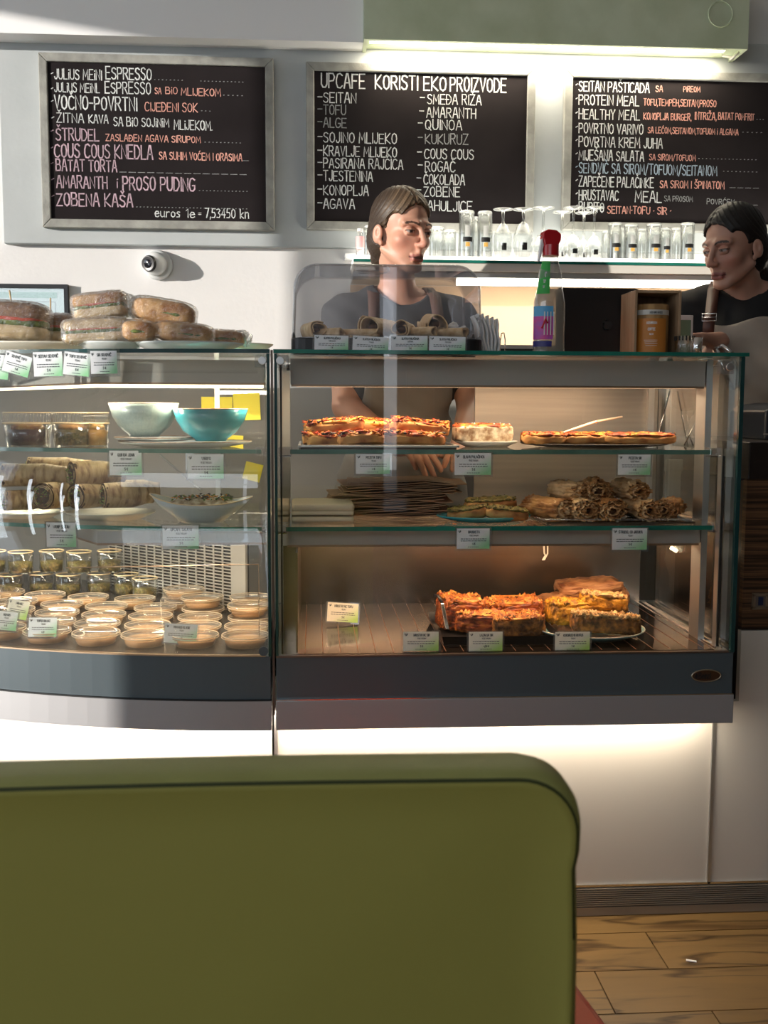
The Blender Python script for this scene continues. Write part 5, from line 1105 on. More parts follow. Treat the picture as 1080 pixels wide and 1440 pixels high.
m = MB(); m.prismy([(-11*S,150*S),(9*S,150*S),(13*S,158*S),(13*S,166*S),(6*S,171*S),(-6*S,172*S),(-13*S,168*S),(-14*S,160*S),(-12*S,158*S)], -.011, .011); m.build('trigger_head', M['red_pl'], t, bevel=.003)
MB().prismy([(-13*S,160*S),(-14.5*S,158*S),(-17*S,140*S),(-19*S,128*S),(-16.5*S,128*S),(-14*S,138*S),(-11*S,150*S)], -.005, .005).build('trigger_lever', M['tissue'], t, bevel=.001)
MB().cyl((-15.5*S,0,163*S), .004, .001, 12).build('nozzle', M['tissue'], t)
def wrapband(name, z0, z1, r0, r1, a0, a1, m_, n=14, mid=None, inset=0):
    mb = MB(); v = []
    for i in range(n+1):
        a = a0+(a1-a0)*i/n
        for r, z in ((r0, z0), (r1, z1)): v.append((math.cos(a)*r, math.sin(a)*r*.62-.0006, z))
    mb.add(v, [(2*i, 2*i+2, 2*i+3, 2*i+1) for i in range(n)], True); return mb.build(name, m_, t)
lg = mat('label_green', (.03,.42,.06), .4); lblue = mat('label_blue', (.10,.42,.75), .4); lpk = mat('label_pink', (.72,.06,.34), .4, c2=(.45,.10,.50), scale=60); lred = mat('label_red', (.65,.03,.05), .4)
wrapband('label_green', 83*S, 128*S, 20.5*S, 12.8*S, PI*1.02, PI*1.42, lg)
wrapband('label_blue', 52*S, 66*S, 23.8*S, 23.8*S, PI*1.0, PI*1.5, lblue)
wrapband('label_pink', 20*S, 52*S, 23.7*S, 23.8*S, PI*1.0, PI*1.5, lpk)
wrapband('label_stripe', 10*S, 18*S, 23.9*S, 23.8*S, PI*1.0, PI*1.48, mat('label_navy', (.03,.03,.20), .4))
m = MB()
for i in range(4): m.box(-.022+i*.007, -.0195+i*.007, -.0262+i*.0004-.001*(i>1), -.0255-.001*(i>1), 26*S, 58*S)
m.build('label_bars', M['tissue'], t)
m = MB(); stroke_text(m, '0', -.0165, 106*S, .011, .7, th=.2, y=-.0135); stroke_text(m, '100%', -.0205, 98*S, .007, .5, th=.18, y=-.0145); stroke_text(m, 'SOLID', -.022, 91*S, .005, .5, th=.16, y=-.0150)
m.build('label_lettering', M['tissue'], t)
m = MB(); m.tube([(-.026,-.024,35*S),(-.018,-.0262,48*S),(-.014,-.027,42*S)], .0022, 6); m.build('label_swirl', lred, t)
# laptop: seen from behind its lid
t = thing('laptop', 'open dark laptop seen from behind with an apple mark on its lid', 'laptop', at(852, 0, 2.48, zt_))
lw2 = wpx(118, 2.50)/2; lh = ZY(403, 2.50)-zt_
def rr2(w, h0, h1, r, n=5):
    pts = [(-w, h0), (w, h0)]
    for (sx_, a0) in ((1, 0), (-1, PI/2)):
        for i in range(n+1):
            a = a0+PI/2*i/n; pts.append((sx_*(w-r)+math.cos(a)*r, h1-r+math.sin(a)*r))
    return pts
ML = mat('dark_aluminium', (.026,.022,.021), .42, .6)
MB().prismy(rr2(lw2, .006, lh, .010), 0, .006).xf(Matrix.Rotation(-.05, 4, 'X')).build('lid', ML, t, bevel=.001)
MB().prismy(rr2(lw2-.004, .012, lh-.004, .008), .0061, .0065).xf(Matrix.Rotation(-.05, 4, 'X')).build('screen', M['black'], t)
MB().box(-lw2, lw2, .01, .22, .001, .011).build('keyboard_base', ML, t, bevel=.002)
m = MB(); ap = [(0,-.0072),(.003,-.0088),(.0062,-.0078),(.0088,-.003),(.0070,-.001),(.0062,.0022),(.0082,.0052),(.0055,.0078),(.002,.0078),(0,.0066),(-.002,.0078),(-.0055,.0078),(-.0088,.004),(-.0088,-.001),(-.0062,-.0072),(-.003,-.0088)]
q = at(865, 0, 2.48).x-t.location.x
m.prismy([(q-x*1.15, .075+z*1.15) for x, z in reversed(ap)], -.0006-.004, .001).prismy([(q-x, .086+z) for x, z in ((.0005,.0),(.0045,.001),(.005,.0045),(.001,.0035))], -.0046, .001)
m.build('apple_mark', M['gasket'], t)
# wooden box and tin
t = thing('wooden_box', 'open-fronted pale wooden box around the coffee tin', 'box', at(927, 0, 2.42, zt_))
w2 = wpx(66, 2.40)/2; h_ = ZY(404, 2.36)-zt_; MWd = mat('pale_oak', (.42,.28,.17), .55, c2=(.32,.20,.11), scale=8, stretch=(8,8,1), bump=.2, bscale=20)
MB().box(-w2, -w2+.006, -.055, .055, 0, h_).build('side_board', MWd, t, bevel=.0008)
MB().box(w2-.006, w2, -.055, .055, 0, h_).build('side_board', MWd, t, bevel=.0008)
MB().box(-w2+.006, w2-.006, -.055, .055, h_-.006, h_).build('top_board', MWd, t, bevel=.0008)
MB().box(-w2+.006, w2-.006, .049, .055, 0, h_-.006).build('back_board', MWd, t)
MB().box(-w2+.006, w2-.006, -.055, .055, 0, .004).build('bottom_board', MWd, t)
t = thing('coffee_tin', 'round wood-patterned tin with an orange coffee label', 'tin', at(928, 0, 2.40, zt_+.0045))
r = wpx(49, 2.40)/2; th_ = wpx(70, 2.37)
MT = mat('wood_print', (.46,.28,.12), .45, c2=(.26,.14,.05), c3=(.40,.23,.09), scale=14, stretch=(4,4,.8), detail=6)
MB().lathe([(0,0),(r,0),(r,th_-.001),(r-.002,th_),(0,th_)], (0,0,0), 48).build('tin_body', MT, t)
def band(parent, name, z0, z1, r, a0, a1, m_, n=20):
    mb = MB(); v = []
    for i in range(n+1):
        a = a0+(a1-a0)*i/n
        for z in (z0, z1): v.append((math.cos(a)*r, math.sin(a)*r, z))
    mb.add(v, [(2*i, 2*i+2, 2*i+3, 2*i+1) for i in range(n)], True); return mb.build(name, m_, parent)
band(t, 'seal_band', th_-.024, th_-.013, r+.0004, PI, 2*PI, mat('seal_paper', (.62,.60,.55), .5))
band(t, 'label', .004, th_-.032, r+.0004, PI*1.12, PI*1.72, mat('label_orange', (.55,.20,.03), .5))
def curve_text(parent, name, txt, zc, hh, r, ac, m_, th=.16, wf=.62):
    mb = MB(); W_ = text_width(txt, hh, wf); stroke_text(mb, txt, -W_/2, zc, hh, wf, th=th, jit=.02)
    mb.v = [(r*math.cos(ac+x/r), r*math.sin(ac+x/r), z) for x, y, z in mb.v]; return mb.build(name, m_, parent)
curve_text(t, 'lettering', 'NEO HARMONIZED', th_-.0215, .0045, r+.0008, PI*1.5, M['ink'])
curve_text(t, 'lettering', 'MUSHROOM', .066, .0055, r+.0008, PI*1.42, M['tissue'])
curve_text(t, 'lettering', 'COFFEE', .052, .0055, r+.0008, PI*1.42, M['tissue'])
curve_text(t, 'lettering', 'BLEND', .042, .0035, r+.0008, PI*1.42, M['tissue'])
for k in range(4): band(t, 'label_line', .018+k*.004, .0188+k*.004, r+.0007, PI*(1.32-.01*k), PI*(1.52+.01*(k%2)), M['tissue'], 6)
# small cups by the box
t = thing('tumbler', 'dark-rimmed small glass tumbler right of the wooden box', 'glass', at(978, 0, 2.36, zt_))
r = wpx(29, 2.36)/2
MB().lathe([(0,.002),(r*.85,.002),(r*.96,.044),(r,.044),(r*.9,0),(0,0)], (0,0,0), 24).build('glass_wall', M['tumbler'], t)
for i in range(18):
    a = 2*PI*i/18; MB().obox((r*.985*math.cos(a), r*.985*math.sin(a), .039), (-.0016*math.sin(a), .0016*math.cos(a), 0), (.0004*math.cos(a), .0004*math.sin(a), 0), (0,0,.005)).build('rim_stripe', M['gasket'], t)
t = thing('metal_cup', 'polished steel measuring cup beside the striped tumbler', 'cup', at(996, 0, 2.33, zt_))
r = wpx(15, 2.33)/2
MB().lathe([(0,0),(r*.9,0),(r,.039),(r*.94,.039),(r*.85,.003),(0,.003)], (0,0,0), 24).build('cup_wall', M['chrome'], t)
t = thing('card_box', 'small white and green carton behind the glass tumbler', 'carton', at(975, 0, 2.60, zt_))
MB().box(-.022, .022, -.01, .01, 0, ZY(440, 2.6)-zt_).build('carton_body', M['tissue'], t, bevel=.002)
MB().box(-.017, .016, -.0108, -.0098, .012, ZY(447, 2.6)-zt_).build('green_print', mat('sage_print', (.20,.30,.20), .6), t)

# ------------------------------------------------------------------ on top of the curved case
def bread(label, cx, cy, Y, w, h, dep, roll_, mtop, seed, film='film', layers=True, group=None, name='wrapped_sandwich', e=(.6,.6), turn=0, crump=0):
    c = P(cx, cy, Y); W, H = wpx(w, Y), wpx(h, Y)
    t = thing(name, label, 'sandwich', c, 0, group); t.rotation_euler = (0, roll_, turn)
    if layers:
        MB().blob(W*.47, dep*.47, H*.21, e[0], e[1], .0012, 60, seed, 44, 20, (0,0,-H*.26)).build('bottom_bun', M['crumb'], t)
        MB().blob(W*.45, dep*.45, H*.12, .6, e[1], .003, 90, seed+1, 60, 14, (0,0,-H*.02)).build('salad_filling', M['green'], t)
        MB().blob(W*.43, dep*.46, H*.07, .6, e[1], .002, 90, seed+2, 50, 10, (0,0,H*.05)).build('tomato_filling', M['tomato'], t)
        MB().blob(W*.47, dep*.47, H*.25, e[0]*1.15, e[1], .0012, 60, seed+3, 44, 24, (0,0,H*.22)).build('top_bun', M[mtop], t)
    else:
        MB().blob(W*.47, dep*.47, H*.45, e[0], e[1], .002, 40, seed, 56, 28).build('loaf', M[mtop], t)
        MB().blob(W*.36, dep*.482, H*.09, .6, e[1], .003, 90, seed+1, 50, 10, (W*.03,0,-H*.05)).build('filling', M['green'], t)
    MB().blob(W*.5, dep*.5, H*.5, e[0]*.85, e[1]*.9, .0042 if film == 'film_hard' else .0026, 120 if film == 'film_hard' else 95, seed+5, 110, 54, ridge=True).build('film_wrap', M[film], t)
    if crump:
        MB().blob(H*.33, .02, H*.36, .8, .8, .010, 70, seed+6, 60, 36, (crump*W*.46,0,H*.05), ridge=True).build('film_knot', M['film_hard'], t)
    return t
plate('serving_plate', 'white plate under the seeded buns, left end of the glass top', at(38, 0, 2.40, zt_), wpx(74, 2.40), .020, 'cream_ware', sy=.7)
plate('serving_plate', 'white plate under the crumpled-film sandwiches', at(146, 0, 2.34, zt_), wpx(46, 2.34), .019, 'plate', sy=.9)
plate('serving_plate', 'pale plate under the wrapped long rolls', at(258, 0, 2.34, zt_), wpx(76, 2.34), .019, 'plate', sy=.75)
plate('serving_plate', 'empty-rimmed beige plate behind the wrapped rolls', at(312, 0, 2.56, zt_), wpx(66, 2.56), .030, 'cream_ware', sy=.7)
GB = 'wrapped buns and sandwiches on the glass top'
bread('big seeded burger bun sandwich at the left edge of the glass top', 24, 453, 2.36, 92, 56, .10, .06, 'bread_dark', 1, group=GB)
bread('dark round bun sandwich half hidden behind the big one', 82, 463, 2.44, 56, 42, .085, .0, 'bread_dark', 5, group=GB)
bread('sandwich in glittering film on top of its twin', 142, 431, 2.35, 74, 35, .085, -.12, 'bread', 9, 'film_hard', group=GB, e=(.4,.4))
bread('sandwich in glittering film lying flat on the plate', 137, 466, 2.33, 90, 34, .09, -.06, 'crumb', 13, 'film_hard', group=GB, e=(.45,.4))
bread('long brown roll in film crowning the roll pile', 230, 439, 2.35, 92, 36, .07, .16, 'bread', 17, layers=False, group=GB, crump=-1)
bread('short wrapped roll end at the left of the roll pile', 196, 466, 2.31, 48, 31, .07, .04, 'bread', 21, layers=False, group=GB)
bread('long wrapped roll at the front of the roll pile', 258, 469, 2.32, 86, 30, .07, .10, 'bread', 25, layers=False, group=GB)
bread('wrapped roll at the far right of the roll pile', 315, 476, 2.40, 66, 23, .065, .04, 'bread', 29, layers=False, group=GB, crump=.9)
for i, (px, py0, py1, Y) in enumerate(((18, 408, 440, 2.36), (71, 419, 450, 2.44))):
    a, b = P(px-3*(1-i)*1.6, py0, Y), P(px, py1, Y)
    tag(MB().tube([a, b], [.0018, .0016], 8).build('wooden_skewer', mat('bamboo', (.55,.40,.22), .6)), ['wooden skewer slanting out of the big seeded bun', 'upright wooden skewer in the dark round bun'][i], 'skewer', 'skewers in the buns')

# ------------------------------------------------------------------ inside the curved case
def bowl(label, px, Y, z, r, h, m, rim='brown_rim', name='bowl', foot=.42):
    t = thing(name, label, 'bowl', at(px, 0, Y, z))
    MB().lathe([(0,.002),(r*foot,.0),(r*foot*1.05,.004),(r*.72,h*.30),(r*.90,h*.62),(r,h),(r-.003,h),(r*.87,h*.62),(r*.68,h*.33),(0,.01)], (0,0,0), 56).build('bowl_wall', M[m], t)
    MB().tube([((r-.0015)*math.cos(a), (r-.0015)*math.sin(a), h) for a in [i*PI/28 for i in range(56)]], .0017, 6, closed=True).build('rim', M[rim], t)
    return t
zs = ZS1
t = plate('serving_plate', 'long white plate under the two bowls with a tilted edge', at(252, 0, 2.40, zs), wpx(92, 2.40), .012, 'plate', sy=.8, lipm='brown_rim')
plate('serving_plate', 'white saucer directly beneath the cream bowl', at(210, 0, 2.40, zs+.013), wpx(58, 2.40), .008, 'plate', lipm='brown_rim')
bowl('speckled pale stoneware bowl with a brown chipped rim', 192, 2.40, zs+.022, wpx(96,2.4)/2, wpx(46,2.4), 'speckle')
bowl('glossy teal bowl with a thin brown rim', 289, 2.37, zs+.014, wpx(104,2.37)/2, wpx(44,2.37), 'teal')
def dessert(label, px, r, fillm, topm, seed):
    t = thing('dessert_cup', label, 'dessert cup', at(px, 0, 2.42, zs), 0, 'ribbed clear dessert cups on the upper left shelf')
    MB().lathe([(0,.002),(r*.86,.002),(r*.95,.05),(r,.05),(r*.9,0),(0,0)], (0,0,0), 40).build('cup_wall', M['plastic'], t)
    MB().lathe([(0,.003),(r*.82,.003),(r*.88,.034),(r*.5,.040),(0,.041)], (0,0,0), 32).build('dessert_filling', M[fillm], t)
    MB().blob(r*.7, r*.7, .008, .8, 1, .003, 120, seed, 40, 12, (0,0,.041)).build('topping', M[topm], t)
    m = MB()
    for k in range(40):
        a = 2*PI*k/40; m.tube([(r*1.0*math.cos(a), r*1.0*math.sin(a), .052), (r*.98*math.cos(a), r*.98*math.sin(a), .074)], .0009, 4)
    tag(m.build('lid_ribs', M['plastic'], t), kind='stuff')
    MB().tube([(r*math.cos(a), r*math.sin(a), .051) for a in [i*PI/24 for i in range(48)]], .0016, 6, closed=True).build('lid_rim', M['golden'], t)
    MB().tube([(r*.97*math.cos(a), r*.97*math.sin(a), .074) for a in [i*PI/24 for i in range(48)]], .0014, 6, closed=True).build('lid_top_rim', M['golden'], t)
M['golden'] = mat('warm_plastic_rim', (.78,.60,.36), .3, coat=.3)
M['berry'] = mat('berry_layer', (.06,.01,.02), .4, c2=(.16,.05,.05), scale=60); M['mango'] = mat('mango_layer', (.72,.36,.06), .4, c2=(.80,.50,.14), scale=40)
dessert('dark berry dessert cup at the left edge of the upper shelf', 22, wpx(66,2.42)/2, 'berry', 'topping_y', 3)
dessert('yellow and brown dessert cup beside the berry one', 88, wpx(58,2.42)/2, 'pesto', 'crust', 4)
dessert('orange mango dessert cup nearest the cream bowl', 122, wpx(34,2.42)/2, 'mango', 'mango', 5)
# wraps
zs = ZS2
plate('serving_plate', 'white oval plate under the cut wraps', at(140, 0, 2.42, zs), wpx(62, 2.42), .018, 'cream_ware', sy=.8)
plate('serving_plate', 'beige plate under the leftmost wraps', at(16, 0, 2.46, zs), wpx(52, 2.46), .014, 'cream_ware', sy=.8)
def wrap(label, cx, cy, Y, r_px, L_, az, seed, tp=0):
    c = P(cx, cy, Y); r = wpx(r_px, Y)
    t = thing('cut_wrap', label, 'wrap', c, 0, 'cut wraps piled on the lower left shelf'); t.rotation_euler = (0, tp, az)      # local +X runs away from the cut face
    m = MB(); n = 30; v = []
    for i, x in enumerate((0, .01, L_*.3, L_*.6, L_*.9, L_)):
        rr = r*(1 if x < L_*.8 else .75)
        for k in range(n):
            a = 2*PI*k/n; w_ = 1+.05*noise.noise(Vector((x*40, math.cos(a)*2+seed, math.sin(a)*2)))
            v.append((x, math.cos(a)*rr*w_, math.sin(a)*rr*w_*.93))
    f = [(i*n+k, i*n+(k+1) % n, (i+1)*n+(k+1) % n, (i+1)*n+k) for i in range(5) for k in range(n)]+[tuple(5*n+k for k in range(n))]
    m.add(v, f, True); m.build('tortilla', M['tortilla'], t)
    m = MB(); pts = [Vector((-.0008, math.cos(a)*r*(.92-.055*a/PI), math.sin(a)*r*.93*(.92-.055*a/PI))) for a in [seed+i*PI/10 for i in range(50)]]
    m.tube(pts, .0011, 5).build('tortilla_spiral', M['tortilla'], t)
    MB().blob(.006, r*.90, r*.84, .6, 1, .0035, 110, seed, 40, 26, (.004,0,0)).build('filling', M['bean'], t)
    bits(t, 'lettuce_bits', M['green_bright'], 26, (-.005,.0, -r*.62,r*.62,-r*.6,r*.6), (.002,.0045), seed, 1.2)
    bits(t, 'corn_bits', M['topping_y'], 9, (-.005,.0, -r*.6,r*.6,-r*.55,r*.55), (.0015,.003), seed+1, 1)
M['green_bright'] = mat('lettuce_green', (.30,.40,.08), .5, c2=(.14,.22,.03), scale=60)  # brighter leaf green for the cut wrap ends
for a in [('wrap half lying low beside the left plate edge', 6, 704, 2.42, 15, .10, .5, 1), ('low front wrap with a very dark filling', 60, 698, 2.38, 20, .12, 1.1, 2), ('low wrap in the middle, partly behind a reflection', 106, 698, 2.37, 19, .11, .9, 3), ('front right wrap with its yellow-green cut face turned forward', 145, 697, 2.36, 19, .11, .45, 4),
          ('upper wrap with a dark and leafy cut face', 100, 667, 2.39, 19, .12, .55, 5), ('long upper wrap at the far left seen from its side', 4, 668, 2.44, 17, .15, .05, 6), ('toasted wrap behind, filling the gap above the left plate', 40, 660, 2.50, 18, .14, .1, 7), ('wrap peeping out behind the boat bowl', 168, 690, 2.46, 16, .09, .2, 8)]: wrap(*a)
# boat bowl with salad
t = thing('boat_bowl', 'white boat-shaped porcelain bowl filled with mixed salad', 'bowl', at(274, 0, 2.36, zs))
rx, ry = wpx(71, 2.36), .062; m = MB(); n = 56; v = []
rings = [(0,.001,0),(.36,0,0),(.42,.003,0),(.62,.35,.0),(.82,.62,.3),(1,.92,1),(.975,.92,1),(.78,.62,.3),(.5,.25,0),(0,.12,0)]
Hh = wpx(40, 2.36)
for (s_, zf, up) in rings:
    for k in range(n):
        a = 2*PI*k/n; ex = abs(math.cos(a))**2.4; zz_ = Hh*zf*(.72+.28*ex*up*(1.25 if math.cos(a) < 0 else .85)+.28*(1-up)*.3)
        v.append((rx*s_*math.cos(a), ry*s_*math.sin(a), zz_))
m.add(v, [(i*n+k, i*n+(k+1) % n, (i+1)*n+(k+1) % n, (i+1)*n+k) for i in range(len(rings)-1) for k in range(n)], True)
m.build('bowl_wall', M['plate'], t)
MB().tube([Vector(v[5*n+k]) for k in range(n)], .0014, 5, closed=True).build('rim', M['golden'], t)
MB().blob(rx*.68, ry*.75, .014, .8, 1, .004, 90, 3, 60, 16, (0.004,0,Hh*.60)).build('salad', M['filling'], t)
bits(t, 'salad_bits', M['green'], 60, (-rx*.55,rx*.6,-ry*.6,ry*.5,Hh*.80,Hh*.92), (.003,.006), 1, 1.3)
bits(t, 'bean_bits', M['olive'], 34, (-rx*.4,rx*.62,-ry*.6,ry*.5,Hh*.82,Hh*.95), (.003,.005), 2, 1.2)
bits(t, 'corn_bits', M['topping_y'], 50, (-rx*.55,rx*.6,-ry*.6,ry*.5,Hh*.80,Hh*.93), (.002,.005), 3, 1.2)
bits(t, 'cheese_bits', M['tissue'], 12, (-rx*.4,rx*.5,-ry*.5,ry*.4,Hh*.82,Hh*.93), (.002,.004), 4, 1)
t = thing('salad_fork', 'clear serving fork leaning out of the salad bowl', 'fork', at(250, 680, 2.42))
MB().tube([P(225, 640, 2.44), P(283, 690, 2.36)], [.003,.002], 8).build('handle', M['acrylic'], t, True)
# deli tubs on the cold deck
zs = ZBl+.0035
M['hummus'] = mat('hummus', (.66,.38,.17), .55, c2=(.55,.29,.12), scale=30, bump=.2, bscale=60); M['lid'] = glassmat('clear_lid', (.95,.93,.90), .07, 2, rough=.1, fmax=.6, haze=.05, hazecol=(.85,.8,.72))
M['tub_rim'] = mat('tub_rim', (.56,.42,.28), .35, coat=.3)
def make_tub(r=.051, h=.022):
    t = thing('deli_tub', '', 'deli tub', (0,0,0))
    MB().lathe([(0,.001),(r*.80,.001),(r*.93,h)], (0,0,0), 36).build('tub_wall', M['lid'], t)
    MB().lathe([(0,.002),(r*.78,.002),(r*.89,h-.006),(r*.4,h-.004),(0,h-.005)], (0,0,0), 32).build('hummus', M['hummus'], t)
    MB().lathe([(r,h-.001),(r*1.01,h+.003),(r*.93,h+.0045),(r*.90,h+.001),(0,h+.001)], (0,0,0), 36).build('lid', M['lid'], t)
    MB().tube([(r*math.cos(a), r*math.sin(a), h+.0035) for a in [i*PI/18 for i in range(36)]], .0011, 5, closed=True).build('lid_rim', M['tub_rim'], t)
    MB().tube([(r*1.005*math.cos(a), r*1.005*math.sin(a), h-.001) for a in [i*PI/18 for i in range(36)]], .0010, 5, closed=True).build('tub_rim', M['tub_rim'], t)
    return t
proto = make_tub(); usedt = False
rowsT = [(2.285, [-.145,-.255,-.365,-.475,-.585,-.695]), (2.385, [-.15,-.262,-.374,-.49,-.60,-.71,-.82]), (2.487, [-.150,-.268,-.384,-.50,-.615,-.73,-.84]), (2.592, [-.155,-.27,-.39,-.51,-.63,-.75,-.86]), (2.70, [-.33,-.46,-.58,-.70,-.82])]
ords = ['nearest the glass joint', 'second', 'third', 'fourth', 'fifth', 'sixth', 'seventh']
rown = ['front row', 'second row', 'middle row', 'fourth row', 'rearmost row']
for ri, (Y, xs_) in enumerate(rowsT):
    for ci, x in enumerate(xs_):
        yy = Y+max(0, arcY(x)-YF)*.9
        for lv in range(2 if (ri, ci) in ((3,0),(3,1),(2,0),(4,0)) else 1):
            o = proto if not usedt else copy_tree(proto); usedt = True
            o.location = (x+random.uniform(-.003,.003), yy, zs+lv*.028); o.rotation_euler[2] = random.uniform(0,6)
            o['label'] = ('upper ' if lv else '')+'round clear hummus tub, '+rown[ri]+', '+(ords[ci] if ci == 0 else ords[ci]+' from the glass joint')
            o['group'] = 'hummus tubs on the cold deck'
GT_ = 'tent price cards on the hummus tubs'
for i, (cx, cy, w, h, ti, r, lb_) in enumerate([(8, 873, 30, 26, 'HUMUS', .18, 'tilted tent card cut by the left photo edge'), (60, 882, 38, 27, 'TOFU NAMAZ', .03, 'tent card standing second from left on the tubs'), (25, 857, 28, 26, 'NAMAZ', .25, 'cream tent card half behind two others at the left'), (254, 891, 46, 27, 'HUMMUS KLASIK', .06, 'right-hand tent card on the hummus tubs by the front glass')]):
    Y = (2.345, 2.315, 2.43, 2.27)[i]
    price_tag(cx, cy, Y, w, h, ti, lb_, roll_=r, lean=-.35, sub=VG, price='4 €', group=GT_, m='tag' if i != 2 else 'tag_warm', turn=(.3,.1,.2,-.05)[i], stand=True)
# jars with gold rims, rear left
jg = None
k = 0
rr_ = random.Random(3)
for lv in range(2):
    for j in range(7):
        x = -.98+j*.078+(.03 if lv else 0); Y = 2.93+.02*(j % 2)
        if jg is None:
            jg = thing('glass_jar', '', 'jar', (0,0,0)); r = .034
            MB().lathe([(0,.001),(r*.9,.001),(r,.012),(r,.050),(r*.9,.056)], (0,0,0), 28).build('jar_wall', M['tumbler'], jg)
            MB().lathe([(0,.004),(r*.85,.004),(r*.9,.03),(0,.031)], (0,0,0), 24).build('jar_filling', M['pesto'], jg)
            MB().tube([(r*.95*math.cos(a), r*.95*math.sin(a), .058) for a in [i*PI/14 for i in range(28)]], .0018, 6, closed=True).build('jar_rim', M['golden'], jg)
            o = jg
        else: o = copy_tree(jg)
        if j == 6 and lv: o.location = (-.45, 2.86, zs)
        else: o.location = (x, Y, zs+lv*.0625)
        o['label'] = 'small golden-rimmed glass jar at the rear left, '+['lower', 'upper'][lv]+' layer, '+['first','second','third','fourth','fifth','sixth','seventh'][6-j]+' from the perforated plate'; o['group'] = 'golden-rimmed jars, '+['lower', 'upper'][lv]+' layer' 
t = thing('clear_box', 'clear lidded plastic box with a sandwich before the perforated plate', 'food box', at(258, 0, 2.68, zs), .1)
MB().prism([(-.075,-.04),(.075,-.04),(.075,.04),(-.075,.04)], .0, .042).build('box_shell', M['lid'], t, bevel=.004)
MB().tube([(-.077,-.042,.030),(.077,-.042,.030),(.077,.042,.030),(-.077,.042,.030)], .0012, 5, closed=True).build('box_rim', M['plastic'], t)
MB().blob(.028, .03, .014, .4, .5, .002, 60, 2, 30, 14, (.01,0,.016)).build('sandwich', M['crumb'], t)

# ------------------------------------------------------------------ glassware on the wall shelf
zg = zsh+.0006
def tumbler(px, top, Y=3.30, wpx_=22, mark=False, grp='upturned tumblers on the lit shelf', lab=''):
    r = wpx(wpx_, Y)/2; h = P(px, top, Y).z-zg
    t = thing('drinking_glass', lab, 'glass', at(px, 0, Y, zg), 0, grp)
    MB().lathe([(r,0),(r*.97,h*.5),(r*.88,h*.96),(r*.80,h),(0,h),(0,h-.008),(r*.74,h-.010),(r*.86,h*.5),(r*.93,0)], (0,0,0), 24).build('glass_wall', M['tumbler'], t)
    MB().lathe([(r*.9,h*.965),(r*.86,h*.99),(r*.80,h+.0005)], (0,0,0), 24).build('glass_foot', M['rim_glass'], t)
    if mark:
        m = MB(); v = []
        band(t, 'printed_band', h*.34, h*.44, r*1.0, PI*1.32, PI*1.68, M['gasket'], 8)
        band(t, 'printed_spot', h*.24, h*.33, r*1.01, PI*1.42, PI*1.58, M['mango'], 6)
        band(t, 'printed_white', h*.45, h*.68, r*.985, PI*1.40, PI*1.60, M['frost'], 6)
    return t
M['rim_glass'] = mat('bright_glass_rim', (.80,.82,.80), .15, coat=.5, alpha=.7); M['frost'] = mat('white_glass_print', (.75,.75,.72), .6, alpha=.6)
pos = ['left of the woman, behind her ear', 'just right of the fair-haired face', 'second right of the fair-haired face', 'third right of the fair-haired face']
GL = [(520, 318, 15, 0, 'tumbler beside the pink-labelled bottle at the shelf end'), (617, 320, 24, 0, 'squat tumbler just right of the fair-haired woman'), (636, 324, 20, 0, 'shorter tumbler second from the fair-haired woman'), (660, 297, 24, 1, 'tall tumbler at the lower right corner of the middle board'), (686, 298, 23, 1, 'tall tumbler just left of the first stemmed glass'),
      (862, 325, 18, 0, 'plain low tumbler left of the printed row'), (873, 314, 22, 1, 'first printed tumbler from the left in the right-hand row'), (896, 316, 22, 1, 'second printed tumbler in the right-hand row'), (929, 315, 24, 1, 'third printed tumbler in the right-hand row'), (946, 321, 17, 1, 'narrow printed tumbler behind the third'), (962, 321, 18, 0, 'plain tumbler left of the dark-haired face'), (977, 314, 22, 1, 'printed tumbler touching the dark-haired face'),
      (912, 322, 16, 0, 'plain tumbler between second and third printed ones'), (884, 322, 16, 0, 'plain tumbler behind the first two printed ones'), (672, 306, 18, 0, 'tumbler half hidden between the two tall ones'), (1074, 312, 20, 0, 'tumbler at the right edge above the dark hair')]
for i, (px, top, w_, mk, lb_) in enumerate(GL): tumbler(px, top, 3.27 if mk else 3.34, w_, bool(mk), lab=lb_)
def stem(px, top, Y, w_, bowlh, lab):
    h = P(px, top, Y).z-zg; r = wpx(w_, Y)/2; bh = h*bowlh
    t = thing('wine_glass', lab, 'glass', at(px, 0, Y, zg), 0, 'upturned stemmed glasses on the lit shelf')
    MB().lathe([(r*.82,0),(r,bh*.35),(r*.98,bh*.6),(r*.55,bh*.92),(.005,bh),(.004,h*.8),(.005,h-.006),(r*1.0,h-.001),(r*1.0,h),(0,h)], (0,0,0), 28).build('glass_wall', M['tumbler'], t)
    MB().tube([(r*1.0*math.cos(a), r*1.0*math.sin(a), h-.001) for a in [i*PI/14 for i in range(28)]], .0011, 5, closed=True).build('foot_rim', M['rim_glass'], t)
    band(t, 'printed_mark', bh*.22, bh*.42, r*.97, PI*1.42, PI*1.58, M['gasket'], 6)
for i, a in enumerate([(712, 294, 3.27, 27, .72, 'first upturned stemmed glass from the left'), (741, 294, 3.27, 29, .74, 'second upturned stemmed glass from the left'), (770, 292, 3.30, 30, .52, 'stemmed glass directly behind the red spray head'), (797, 298, 3.34, 26, .50, 'stemmed glass between spray bottle and the laptop'), (813, 292, 3.27, 28, .48, 'front stemmed glass above the laptop'), (828, 299, 3.34, 24, .46, 'rear stemmed glass above the laptop'), (843, 292, 3.29, 26, .48, 'rightmost stemmed glass beside the printed tumblers')]): stem(*a)
t = thing('small_bottle', 'small clear bottle with a pink label at the shelf end', 'bottle', at(507, 0, 3.28, zg))
r = wpx(11, 3.28)/2; h = P(507, 323, 3.28).z-zg
